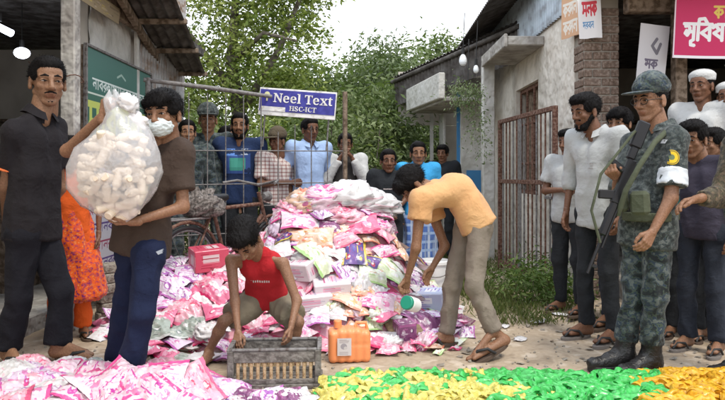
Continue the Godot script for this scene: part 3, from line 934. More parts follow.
	(cloth as Callable).call("camo", Color.WHITE, {"tex": ntex(42, 0.016, ramp([lin(0.016, 0.02, 0.022), lin(0.055, 0.075, 0.055), lin(0.030, 0.045, 0.065), lin(0.11, 0.13, 0.12)], [0.0, 0.42, 0.53, 0.68], true), 512, FastNoiseLite.TYPE_SIMPLEX, 3), "scale": 1.6})
	(cloth as Callable).call("camo_blue", Color.WHITE, {"tex": ntex(43, 0.020, ramp([lin(0.022, 0.026, 0.026), lin(0.060, 0.072, 0.066), lin(0.036, 0.048, 0.050), lin(0.115, 0.13, 0.122)], [0.0, 0.40, 0.52, 0.66], true), 512, FastNoiseLite.TYPE_SIMPLEX, 3), "scale": 2.0})
	(cloth as Callable).call("camo_brown", Color.WHITE, {"tex": ntex(44, 0.018, ramp([lin(0.03, 0.025, 0.02), lin(0.10, 0.08, 0.05), lin(0.05, 0.05, 0.03), lin(0.17, 0.12, 0.08)], [0.0, 0.40, 0.52, 0.66], true), 512, FastNoiseLite.TYPE_SIMPLEX, 3), "scale": 2.0})
	# orange dress with dark flower print
	(cloth as Callable).call("orange_print", Color.WHITE, {"tex": ntex(45, 0.022, ramp([lin(0.14, 0.02, 0.10), lin(0.30, 0.03, 0.08), lin(0.62, 0.09, 0.015), lin(0.62, 0.12, 0.02), lin(0.68, 0.26, 0.09)], [0.0, 0.24, 0.33, 0.70, 0.84], true), 512, FastNoiseLite.TYPE_SIMPLEX, 2), "scale": 2.4})
	# checks
	var im := Image.create(64, 64, false, Image.FORMAT_RGB8)
	im.fill(lin(0.60, 0.56, 0.52))
	for i in 4:
		im.fill_rect(Rect2i(i * 16, 0, 5, 64), lin(0.36, 0.22, 0.20))
		im.fill_rect(Rect2i(0, i * 16, 64, 5), lin(0.36, 0.22, 0.20))
	for i in 4:
		for k in 4: im.fill_rect(Rect2i(i * 16, k * 16, 5, 5), lin(0.16, 0.08, 0.08))
	(cloth as Callable).call("plaid", Color.WHITE, {"tex": ImageTexture.create_from_image(im), "scale": 7.0})
	im = Image.create(64, 64, false, Image.FORMAT_RGB8)
	im.fill(lin(0.06, 0.12, 0.32))
	for i in 2:
		im.fill_rect(Rect2i(i * 32, 0, 10, 64), lin(0.40, 0.46, 0.55))
		im.fill_rect(Rect2i(0, i * 32, 64, 10), lin(0.25, 0.34, 0.5))
	(cloth as Callable).call("lungi_check", Color.WHITE, {"tex": ImageTexture.create_from_image(im), "scale": 6.0})
	# plastics
	mat("orange_plastic", lin(0.78, 0.27, 0.10), 0.35, {"sss": 0.15, "spec": 0.5, "normal": fine, "nscale": 0.1, "tri": true, "scale": 3.0})
	mat("white_paint", lin(0.72, 0.72, 0.70), 0.6)
	mat("sign_white", Color.WHITE, 0.5, {"tex": ntex(48, 0.03, ramp([lin(0.50, 0.48, 0.44), lin(0.68, 0.67, 0.64), lin(0.74, 0.73, 0.71)], [0.2, 0.42, 0.7]), 256, FastNoiseLite.TYPE_SIMPLEX_SMOOTH, 5), "tri": true, "scale": 2.0})
	mat("sign_blue", Color.WHITE, 0.45, {"tex": ntex(46, 0.02, ramp([lin(0.035, 0.035, 0.22), lin(0.055, 0.055, 0.30)], [0.3, 0.7]), 256), "tri": true, "scale": 2.0})
	mat("blue_paint", lin(0.05, 0.20, 0.40), 0.6, {"normal": fine, "nscale": 0.3, "tri": true, "scale": 4.0})
	mat("gun", lin(0.022, 0.022, 0.024), 0.4, {"metal": 0.4})
	mat("bulb_glass", lin(0.75, 0.78, 0.80), 0.25)

func camera_and_light() -> void:
	var cam := Camera3D.new()
	cam.name = "camera"
	cam.projection = Camera3D.PROJECTION_FRUSTUM
	cam.near = 0.05
	cam.far = 600.0
	cam.size = 2.0 * 200.0 / FPX * cam.near
	cam.frustum_offset = Vector2(0.0, -25.0 / FPX * cam.near)
	cam.position = Vector3(0, EYE, 0)
	add_child(cam)
	var we := WorldEnvironment.new()
	we.name = "environment"
	var e := Environment.new()
	e.background_mode = Environment.BG_SKY
	var sm := ProceduralSkyMaterial.new()
	sm.sky_top_color = Color(0.90, 0.93, 0.98)
	sm.sky_horizon_color = Color(0.97, 0.97, 0.97)
	sm.sky_curve = 0.15
	sm.ground_bottom_color = lin(0.25, 0.21, 0.16)
	sm.ground_horizon_color = lin(0.4, 0.38, 0.34)
	sm.sun_angle_max = 0.5
	sm.sky_energy_multiplier = 1.15
	var sk := Sky.new()
	sk.sky_material = sm
	e.sky = sk
	e.tonemap_mode = Environment.TONE_MAPPER_LINEAR
	e.tonemap_exposure = 1.68
	e.sdfgi_enabled = true
	e.ssao_enabled = true
	e.ssil_enabled = true
	we.environment = e
	add_child(we)
	var sun := DirectionalLight3D.new()
	sun.name = "sun"
	sun.light_energy = 0.5
	sun.light_color = Color(1.0, 0.97, 0.92)
	sun.light_angular_distance = 12.0
	sun.shadow_enabled = true
	sun.rotation_degrees = Vector3(-62, 28, 0)
	add_child(sun)

func spread(from: float, to: float, fine_from: float, fine_to: float, step: float) -> Array:
	var l := []
	var x := fine_from
	while x < fine_to:
		l.append(x); x += step
	l.append(fine_to)
	var d := step
	x = fine_to
	while x < to:
		d *= 1.5; x += d
		l.append(minf(x, to))
	d = step
	x = fine_from
	while x > from:
		d *= 1.5; x -= d
		l.push_front(maxf(x, from))
	return l

func make_ground() -> void:
	var xs := spread(-250, 250, -3.0, 3.2, 0.06)
	var zs := spread(-300, 30, -7.5, -2.8, 0.06)
	var V := PackedVector3Array()
	var NN := PackedVector3Array()
	var I := PackedInt32Array()
	var nx := xs.size()
	for z in zs:
		for x in xs:
			V.append(Vector3(x, gh(x, z), z))
			var dx := (gh(x + 0.03, z) - gh(x - 0.03, z)) / 0.06
			var dz := (gh(x, z + 0.03) - gh(x, z - 0.03)) / 0.06
			NN.append(Vector3(-dx, 1, -dz).normalized())
	for a in zs.size() - 1:
		for b in nx - 1:
			var i := a * nx + b
			I.append_array(PackedInt32Array([i, i + 1, i + nx + 1, i, i + nx + 1, i + nx]))
	var arr := []
	arr.resize(Mesh.ARRAY_MAX)
	arr[Mesh.ARRAY_VERTEX] = V; arr[Mesh.ARRAY_NORMAL] = NN; arr[Mesh.ARRAY_INDEX] = I
	var am := ArrayMesh.new()
	am.add_surface_from_arrays(Mesh.PRIMITIVE_TRIANGLES, arr)
	var o := mi("ground", am, M.earth)
	o.set_meta("kind", "structure")
	o.set_meta("label", "bare trodden pale brown earth of the lane")
	o.set_meta("category", "ground")
	# pebbles and crumbs of brick
	var s := st()
	rng.seed = 77
	for i in 900:
		var d := rng.randf_range(3.2, 7.0)
		var x := rng.randf_range(-0.6, 0.62) * d
		var r := rng.randf_range(0.004, 0.013) * (2.0 if rng.randf() < 0.06 else 1.0)
		var c := Vector3(x, gh(x, -d) + r * 0.25, -d)
		var bs := Basis.from_euler(Vector3(rng.randf() * 6, rng.randf() * 6, rng.randf() * 6))
		var ax := [bs.x * r, bs.y * r * 0.7, bs.z * r * 0.9]
		for k in 8:
			var p: Vector3 = ax[0] * (1 if k & 1 else -1)
			var q: Vector3 = ax[1] * (1 if k & 2 else -1)
			var w: Vector3 = ax[2] * (1 if k & 4 else -1)
			var n := (p + q + w).normalized()
			for e in ([p, q, w] if (p.cross(q)).dot(w) < 0 else [p, w, q]):
				s.set_normal(n); s.add_vertex(c + e)
	tag(mi("pebbles", s.commit(), M.old_brick), "small stones and brick crumbs strewn over the earth", "pebbles", "", "stuff")

# ---------- corrugated sheet: runs along u with ridges, spans v; thickness by two sides
func corrugated(u: Vector3, v: Vector3, pitch := 0.076, amp := 0.010) -> ArrayMesh:
	var s := st()
	var n := u.cross(v).normalized()
	var lu := u.length()
	var steps := int(lu / pitch * 6.0)
	var prev := Vector3.ZERO
	var pn := n
	for i in steps + 1:
		var t := float(i) / steps
		var ph := t * lu / pitch * TAU
		var p := u * t + n * sin(ph) * amp
		var sl := cos(ph) * amp * TAU / pitch
		var nn := (n - u.normalized() * sl).normalized()
		if i > 0:
			var l := [[prev, pn], [p, nn], [p + v, nn], [prev, pn], [p + v, nn], [prev + v, pn]]
			for e in [l[0], l[2], l[1], l[3], l[5], l[4]]:
				s.set_normal(e[1]); s.set_uv(Vector2.ZERO); s.add_vertex(e[0])
		prev = p; pn = nn
	return s.commit()

# ---------- lettering painted into an image with a round brush
func dab(im: Image, p: Vector2, r: float, c: Color) -> void:
	for y in range(int(p.y - r), int(p.y + r) + 1):
		for x in range(int(p.x - r), int(p.x + r) + 1):
			if x >= 0 and y >= 0 and x < im.get_width() and y < im.get_height() and Vector2(x + 0.5 - p.x, y + 0.5 - p.y).length() <= r:
				im.set_pixel(x, y, c)

func stroke(im: Image, pts: Array, o: Vector2, sc: Vector2, r: float, c: Color) -> void:
	for i in pts.size() - 1:
		var a := Vector2(pts[i][0], pts[i][1]) * sc + o
		var b := Vector2(pts[i + 1][0], pts[i + 1][1]) * sc + o
		var n := maxi(1, int((b - a).length() / (r * 0.6)))
		for k in n + 1: dab(im, a.lerp(b, float(k) / n), r, c)

const GLYPH := {
	"ka": [[[0, 0], [1, 0]], [[0.5, 0], [0.5, 1]], [[0.5, 0.2], [0.08, 0.55], [0.5, 0.85]], [[0.5, 0.3], [0.85, 0.3], [0.95, 0.55], [0.75, 0.72]]],
	"aa": [[[0, 0], [1, 0]], [[0.6, 0], [0.6, 1]]],
	"sa": [[[0, 0], [1, 0]], [[0.82, 0], [0.82, 1]], [[0.82, 0.5], [0.45, 0.48]], [[0.12, 0.16], [0.30, 0.10], [0.46, 0.24], [0.46, 0.52], [0.28, 0.72], [0.10, 0.60], [0.20, 0.44]]],
	"su": [[[0, 0], [1, 0]], [[0.82, 0], [0.82, 1]], [[0.82, 0.5], [0.45, 0.48]], [[0.12, 0.16], [0.30, 0.10], [0.46, 0.24], [0.46, 0.52], [0.28, 0.72], [0.10, 0.60], [0.20, 0.44]], [[0.82, 1.0], [0.6, 1.1], [0.62, 1.32], [0.9, 1.35]]],
	"bi": [[[0, 0], [1.35, 0]], [[0.2, 0], [0.2, 1]], [[0.2, 0], [0.25, -0.3], [0.7, -0.35], [1.0, 0]], [[1.18, 0], [1.18, 1]], [[1.18, 0.18], [0.5, 0.55], [1.18, 0.9]]],
	"ba": [[[0, 0], [1, 0]], [[0.85, 0], [0.85, 1]], [[0.85, 0.18], [0.15, 0.55], [0.85, 0.9]]],
	"ra": [[[0, 0], [1, 0]], [[0.85, 0], [0.85, 0.85]], [[0.85, 0.18], [0.15, 0.5], [0.85, 0.8]], [[0.45, 1.02], [0.5, 1.02]]],
	"dha": [[[0.5, 0], [1, 0]], [[0.85, 0], [0.85, 1]], [[0.85, 0.9], [0.2, 0.55], [0.6, 0.35], [0.3, 0.05], [0.1, 0.2]]],
	"ma": [[[0, 0], [1, 0]], [[0.85, 0], [0.85, 1]], [[0.25, 0], [0.25, 0.75], [0.1, 0.8], [0.25, 0.6], [0.85, 0.6]]],
	"na": [[[0, 0], [1, 0]], [[0.85, 0], [0.85, 1]], [[0.85, 0.45], [0.35, 0.4], [0.15, 0.6], [0.35, 0.75]]],
	"la": [[[0, 0], [1, 0]], [[0.85, 0], [0.85, 1]], [[0.85, 0.4], [0.6, 0.35], [0.5, 0.7], [0.3, 0.35], [0.1, 0.6], [0.25, 0.8]]],
}

func write(im: Image, word: Array, o: Vector2, h: float, r: float, c: Color, w := 0.9) -> void:
	var x := o.x
	for gl in word:
		var wide := 1.35 if gl == "bi" else (0.6 if gl == "aa" else 1.0)
		for l in GLYPH[gl]: stroke(im, l, Vector2(x, o.y), Vector2(h * w * (0.6 if gl == "aa" else 1.0), h), r, c)
		x += wide * h * w

func print_mat(called: String, im: Image, rough := 0.5) -> StandardMaterial3D:
	return mat(called, Color.WHITE, rough, {"tex": ImageTexture.create_from_image(im)})

func sheet(w: float, h: float, sag := 0.0, n := 8) -> ArrayMesh:
	# a hung cloth or board face, upright in x-y, facing +z, with thickness 3 mm
	var s := st()
	for i in n:
		for k in 4:
			var P := func(a: float, b: float) -> Vector3:
				return Vector3((a - 0.5) * w, (0.5 - b) * h, sag * sin(a * 9.0 + b * 2.0) * (0.3 + b))
			var x0 := float(i) / n; var x1 := float(i + 1) / n; var y0 := k / 4.0; var y1 := (k + 1) / 4.0
			var l := [[P.call(x0, y1), Vector2(x0, y1)], [P.call(x1, y0), Vector2(x1, y0)], [P.call(x1, y1), Vector2(x1, y1)], [P.call(x0, y1), Vector2(x0, y1)], [P.call(x0, y0), Vector2(x0, y0)], [P.call(x1, y0), Vector2(x1, y0)]]
			for side in [1.0, -1.0]:
				var q := l if side > 0 else [l[0], l[2], l[1], l[3], l[5], l[4]]
				for e in q:
					s.set_normal(Vector3(0, 0, side)); s.set_uv(e[1]); s.add_vertex(e[0] + Vector3(0, 0, 0.0015 * side))
	return s.commit()

func text_on(parent: Node, called: String, txt: String, size: float, pos: Vector3, m: Material, bold := 700, xf := Basis(), font := "Droid Serif") -> void:
	var tm := TextMesh.new()
	var f := SystemFont.new()
	f.font_names = PackedStringArray([font])
	f.font_weight = bold
	tm.font = f
	tm.text = txt
	tm.font_size = 64
	tm.pixel_size = size / 64.0
	tm.depth = 0.004
	mi(called, tm, m, parent, Transform3D(xf, pos))

# ---------- left hand side: an open shop, its board, tin sheets and eave
func left_side() -> void:
	var shop := thing("shop_building", Vector3(-2.2, 0.07, -4.5), "dark open shop behind the man in the black polo shirt", "shop")
	# local coordinates: x to the lane, z along the lane
	bx("floor_slab", shop, Vector3(-2.0, 0.05, 0.3), Vector3(3.9, 0.14, 7.0), M.concrete, 0.01)
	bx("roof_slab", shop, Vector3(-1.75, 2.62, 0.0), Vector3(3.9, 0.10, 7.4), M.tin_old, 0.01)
	bx("back_wall", shop, Vector3(-3.9, 1.3, 0.3), Vector3(0.12, 2.5, 7.0), M.inside_plaster)
	bx("end_wall", shop, Vector3(-2.0, 1.3, -3.2), Vector3(3.7, 2.5, 0.12), M.inside_plaster)
	bx("end_wall", shop, Vector3(-2.0, 1.3, 3.75), Vector3(3.7, 2.5, 0.12), M.inside_plaster)
	bx("front_wall", shop, Vector3(-0.06, 1.3, -1.93), Vector3(0.10, 2.5, 2.4), M.inside_plaster)
	bx("front_wall", shop, Vector3(-0.06, 1.3, 2.27), Vector3(0.10, 2.5, 2.9), M.inside_plaster)  # unseen near wall, added to narrow the opening and darken the room
	bx("counter", shop, Vector3(-0.9, 0.55, -1.2), Vector3(0.5, 0.9, 0.9), M.wood, 0.01)
	bx("eave_beam", shop, Vector3(0.10, 2.49, 1.0), Vector3(0.06, 0.14, 5.2), M.wood, 0.01)
	# printed strip of cloth along the eave
	var im := Image.create(256, 32, false, Image.FORMAT_RGB8)
	im.fill(lin(0.30, 0.24, 0.15))
	rng.seed = 5
	for i in 160:
		im.fill_rect(Rect2i(rng.randi_range(0, 250), rng.randi_range(2, 28), rng.randi_range(2, 9), rng.randi_range(1, 4)), [lin(0.45, 0.36, 0.12), lin(0.2, 0.15, 0.1), lin(0.4, 0.33, 0.25)][rng.randi_range(0, 2)])
	var em := print_mat("eave_cloth", im, 0.8)
	var ev := mi("eave_valance", sheet(3.4, 0.13, 0.006, 20), em, shop, Transform3D(Basis.from_euler(Vector3(0, PI / 2, 0)), Vector3(0.145, 2.42, 0.7)))
	# shelves with goods, dim in the back
	for k in 3:
		bx("shelf", shop, Vector3(-3.65, 0.7 + 0.5 * k, -0.4), Vector3(0.35, 0.03, 4.6), M.wood)
		bx("shelf", shop, Vector3(-1.9, 0.6 + 0.55 * k, -3.0), Vector3(2.6, 0.03, 0.28), M.wood)
	# pale wall panel over the board with a ragged edge
	var pan := st()
	var last := Vector3.ZERO
	rng.seed = 31
	var lo := []
	for i in 15:
		lo.append(Vector3(0.02, lerpf(2.95, 1.86, i / 14.0), -0.72 + rng.randf_range(-0.035, 0.035)))
	for i in 14:
		quad(pan, lo[i + 1], Vector3(0.02, lo[i + 1].y, -1.62), Vector3(0.02, lo[i].y, -1.62), lo[i])
		quad(pan, lo[i], lo[i] + Vector3(-0.012, 0, 0), lo[i + 1] + Vector3(-0.012, 0, 0), lo[i + 1])
	mi("wall_panel", pan.commit(), M.pale_post, shop)
	# corrugated sheets standing beside the board
	mi("corrugated_wall", corrugated(Vector3(0.02, -0.25, -1.5), Vector3(0.0, 3.2, -0.25), 0.085, 0.012), M.tin, shop, Transform3D(Basis(), Vector3(0.06, 0.35, -1.6)))
	bx("sheet_batten", shop, Vector3(0.075, 2.2, -1.62), Vector3(0.035, 1.6, 0.06), M.pale_post, 0.004)
	# the tin eave over the lane, sloping down to the back
	var a := Vector3(-1.42, 2.80, -4.3)
	var b := Vector3(-1.81, 2.33, -7.5)
	var w := Vector3(-0.46, 0.04, -0.05)
	var ea := thing("tin_eave", a, "rusty corrugated tin eave sloping down over the lane beside the shop", "roof")
	var vv := (b - a)
	for k in 4:
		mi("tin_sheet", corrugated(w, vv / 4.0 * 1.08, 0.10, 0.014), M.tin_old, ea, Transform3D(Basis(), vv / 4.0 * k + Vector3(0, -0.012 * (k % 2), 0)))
	for k in 5:
		bx("batten", ea, vv * (k / 4.0) * 0.985 + w * 0.5 + Vector3(0, -0.045, 0), Vector3(0.50, 0.045, 0.045), M.wood, 0.004)
	bx("rafter", ea, vv * 0.5 + w * 0.94 + Vector3(0, -0.11, 0), Vector3(0.05, 0.07, vv.length()), M.wood, 0.004, Vector3(atan2(-vv.y, -vv.z) * -1.0, atan2(-vv.x, -vv.z), 0))
	# pale post
	var pp := on_ground(70.5, 4.55)
	var post := thing("post", pp, "pale grey square post at the shop's front, with a wire round it", "post")
	bx("shaft", post, Vector3(0, 1.25, 0), Vector3(0.10, 2.52, 0.10), M.concrete, 0.008)
	var ring := []
	for i in 17:
		var an := TAU * i / 16.0
		ring.append(Vector3(cos(an) * 0.085, 1.75 + 0.02 * sin(an * 2.0), sin(an) * 0.085))
	mi("wire", tube_mesh(ring, 0.004, 5), M.rusty_iron, post)
	mi("wire", tube_mesh([Vector3(-0.08, 1.76, 0.05), Vector3(-0.2, 1.80, 0.0), Vector3(-0.32, 1.88, -0.05)], 0.004, 5), M.rusty_iron, post)
	# the shop's board along the lane
	im = Image.create(640, 760, false, Image.FORMAT_RGB8)
	im.fill(lin(0.035, 0.13, 0.10))
	rng.seed = 8
	write(im, ["na", "aa", "ba", "ra", "ka", "aa", "sa", "ma", "aa", "la", "ra", "na", "ba", "aa", "sa", "ka", "ra"], Vector2(50, 96), 30, 3.2, lin(0.62, 0.68, 0.64), 1.1)
	stroke(im, [[0, 0], [40, -14], [80, 0]], Vector2(270, 62), Vector2.ONE, 4.0, lin(0.30, 0.42, 0.36))
	im.fill_rect(Rect2i(0, 142, 640, 6), lin(0.55, 0.60, 0.52))
	im.fill_rect(Rect2i(0, 148, 640, 170), lin(0.045, 0.13, 0.09))
	write(im, ["ma", "aa", "ba", "ra", "aa", "sa", "na"], Vector2(12, 180), 92, 11.0, lin(0.50, 0.56, 0.13), 1.02)
	im.fill_rect(Rect2i(0, 330, 640, 90), lin(0.42, 0.26, 0.34))
	write(im, ["ba", "na", "la", "ka", "aa", "ra", "ma", "sa"], Vector2(30, 355), 40, 4.5, lin(0.12, 0.03, 0.10), 1.5)
	im.fill_rect(Rect2i(0, 420, 640, 340), lin(0.52, 0.50, 0.53))
	for i in 5:
		write(im, ["ka", "ra", "aa", "na", "ba", "la", "ma", "sa", "aa", "ra"], Vector2(30, 450 + i * 60), 26, 2.6, [lin(0.10, 0.06, 0.2), lin(0.3, 0.05, 0.1)][i % 2], 1.6)
	var bd := thing("shop_board", Vector3(-2.115, 1.22, -5.72), "dark green shop board with yellow and white lettering beside the pale post", "sign")
	bx("backing", bd, Vector3(-0.02, 0, 0), Vector3(0.03, 1.86, 1.52), M.wood, 0.004)
	mi("printed_face", sheet(1.50, 1.84), print_mat("shop_board_print", im, 0.45), bd, Transform3D(Basis.from_euler(Vector3(0, PI / 2, 0)), Vector3(0.0015, 0, 0)))
	for e in [-1, 1]:
		bx("frame_strip", bd, Vector3(0.004, e * 0.93, 0), Vector3(0.03, 0.02, 1.54), M.grey_iron, 0.003)
		bx("frame_strip", bd, Vector3(0.004, 0, e * 0.765), Vector3(0.03, 1.84, 0.02), M.grey_iron, 0.003)
	# lamps in the shop
	for l in [[22.0, 53.0, 5.6, "round white lamp glowing inside the dark shop"], [-1.0, 27.0, 5.0, "white tube lamp glowing high in the dark shop by its eave"]]:
		var p := at(l[0], l[1], l[2])
		var lp := thing("lamp", p, l[3], "lamp", "", 0.0)
		var s := st()
		var m := StandardMaterial3D.new()
		m.resource_name = "lamp_glow"
		m.albedo_color = Color(0.95, 0.96, 1.0)
		m.emission_enabled = true
		m.emission = Color(0.92, 0.94, 1.0)
		m.emission_energy_multiplier = 2.6
		if l[0] > 5:
			var prof := []
			for i in 11:
				var an := PI * i / 10.0
				prof.append(Vector2(sin(an) * 0.066, cos(an) * 0.048))
			lathe(s, prof, 18)
		else:
			tube(s, [Vector3(-0.09, -0.02, 0), Vector3(0.0, 0.0, 0), Vector3(0.10, -0.05, 0)], 0.028, 10)
		mi("bulb", s.commit(), m, lp)
		mi("holder", tube_mesh([Vector3(0, 0.045, 0), Vector3(0, 0.11, 0)], 0.02, 10), M.black_plastic, lp)
		mi("cord", tube_mesh([Vector3(0, 0.11, 0), Vector3(0.0, 2.63 - p.y, 0)], 0.004, 5), M.black_plastic, lp)
		var om := OmniLight3D.new()
		om.name = "lamp_light"
		om.light_energy = 0.06
		om.light_size = 0.06
		om.light_color = Color(0.92, 0.95, 1.0)
		om.omni_range = 8.0
		om.omni_attenuation = 2.0
		om.shadow_enabled = true
		om.position = Vector3(0, -0.07, 0.02)
		lp.add_child(om)
	# loose bricks stacked by the board
	var bmesh := box_mesh(Vector3(0.24, 0.07, 0.115), 0.008)
	rng.seed = 12
	for row in 6:
		for c in 3:
			if row == 5 and c == 2: continue
			var x := -1.72 + c * 0.09 * (1.0 if row < 4 else 1.0) + rng.randf_range(-0.02, 0.02)
			var z := -4.82 - 0.03 * row - c * 0.06 + rng.randf_range(-0.02, 0.02)
			var o := mi("brick", bmesh, M.old_brick, null, Transform3D(Basis.from_euler(Vector3(0, 0.9 + rng.randf_range(-0.25, 0.25), 0)), Vector3(-1.84 + c * 0.135 + rng.randf_range(-0.012, 0.012), gh(-1.7, -4.8) + 0.036 + row * 0.0715, -4.82 - c * 0.12)))
			tag(o, "grey weathered brick stacked under the green shop board", "brick", "bricks stacked under the shop board")

# ---------- the barred gate across the lane with the blue sign
func gate() -> void:
	var a := at(148, 80, 5.55)
	var b := at(345, 104, 6.25)
	var base := Vector3(a.x, gh(a.x, a.z), a.z)
	var g := thing("barred_gate", base, "grey iron gate of thin crossed bars standing across the lane", "gate")
	var A := Vector3(a.x, 0, a.z)
	var B := Vector3(b.x, 0, b.z)
	var P := func(t: float, y: float) -> Vector3:
		return A.lerp(B, t) + Vector3(0, y, 0) - base
	# weathered top rail
	var dirv := (B - A).normalized()
	var yaw := atan2(-dirv.z, dirv.x)
	var rail_a: Vector3 = P.call(-0.02, a.y)
	var rail_b: Vector3 = P.call(0.60, 1.87)
	mi("top_rail", tube_mesh([rail_a, rail_a.lerp(rail_b, 0.5) + Vector3(0, 0.006, 0), rail_b], [0.019, 0.020, 0.017], 8), M.grey_iron, g)
	var n := 11
	for i in n + 1:
		var t := float(i) / n * 0.98 + 0.01
		var top := lerpf(1.88, 1.86, t) if t < 0.58 else 1.62
		if t > 0.55 and t < 0.66: top = 1.55
		mi("upright_bar", tube_mesh([P.call(t, 0.06), P.call(t, top)], 0.0052, 6), M.grey_iron, g)
	for y in [0.10, 0.62, 0.86, 1.06, 1.36]:
		mi("cross_bar", tube_mesh([P.call(0.0, y), P.call(1.0, y + 0.02)], 0.0052, 6), M.grey_iron, g)
	for t in [0.0, 1.0]:
		mi("gate_post", tube_mesh([P.call(t, 0.0), P.call(t, 1.98 if t < 0.5 else 1.95)], 0.024, 8), M.grey_iron if t < 0.5 else M.wood, g)
	# sign
	var c := at(297.3, 103.5, 6.0)
	var w := 78.0 * 6.0 / FPX
	var h := 27.5 * 6.0 / FPX
	var sg := thing("blue_sign", c, "blue sign with white border reading Neel Text HSC-ICT above the gate", "sign")
	sg.rotation = Vector3(0, -0.08, -0.08)
	bx("board", sg, Vector3(0, 0, -0.012), Vector3(w, h, 0.022), M.sign_white, 0.002)
	bx("blue_field", sg, Vector3(0.0, 0.012, 0.001), Vector3(w - 0.018, h - 0.055, 0.006), M.sign_blue, 0.001)
	bx("white_strip", sg, Vector3(-0.225, -0.066, 0.0012), Vector3(0.235, 0.042, 0.0072), M.sign_white, 0.001)
	text_on(sg, "lettering", "Neel Text", 0.116, Vector3(0.05, 0.038, 0.007), M.sign_white)
	text_on(sg, "lettering", "HSC-ICT", 0.062, Vector3(0.055, -0.052, 0.007), M.sign_white)
	var s := st()      # small yellow-white emblem
	lathe(s, [Vector2(0, 0.004), Vector2(0.026, 0.003), Vector2(0.024, -0.004), Vector2(0, -0.004)], 12, Transform3D(Basis.from_euler(Vector3(PI / 2, 0, 0)), Vector3(-0.285, 0.065, 0.007)))
	box(s, Transform3D(Basis(), Vector3(-0.285, 0.030, 0.007)), Vector3(0.014, 0.05, 0.005))
	mi("emblem", s.commit(), mat("emblem", lin(0.62, 0.60, 0.35), 0.5), sg)
	for e in [-0.30, 0.30]:
		mi("hanger", tube_mesh([Vector3(e, -0.10, -0.024), Vector3(e, -0.42, -0.03)], 0.008, 6), M.grey_iron, sg)

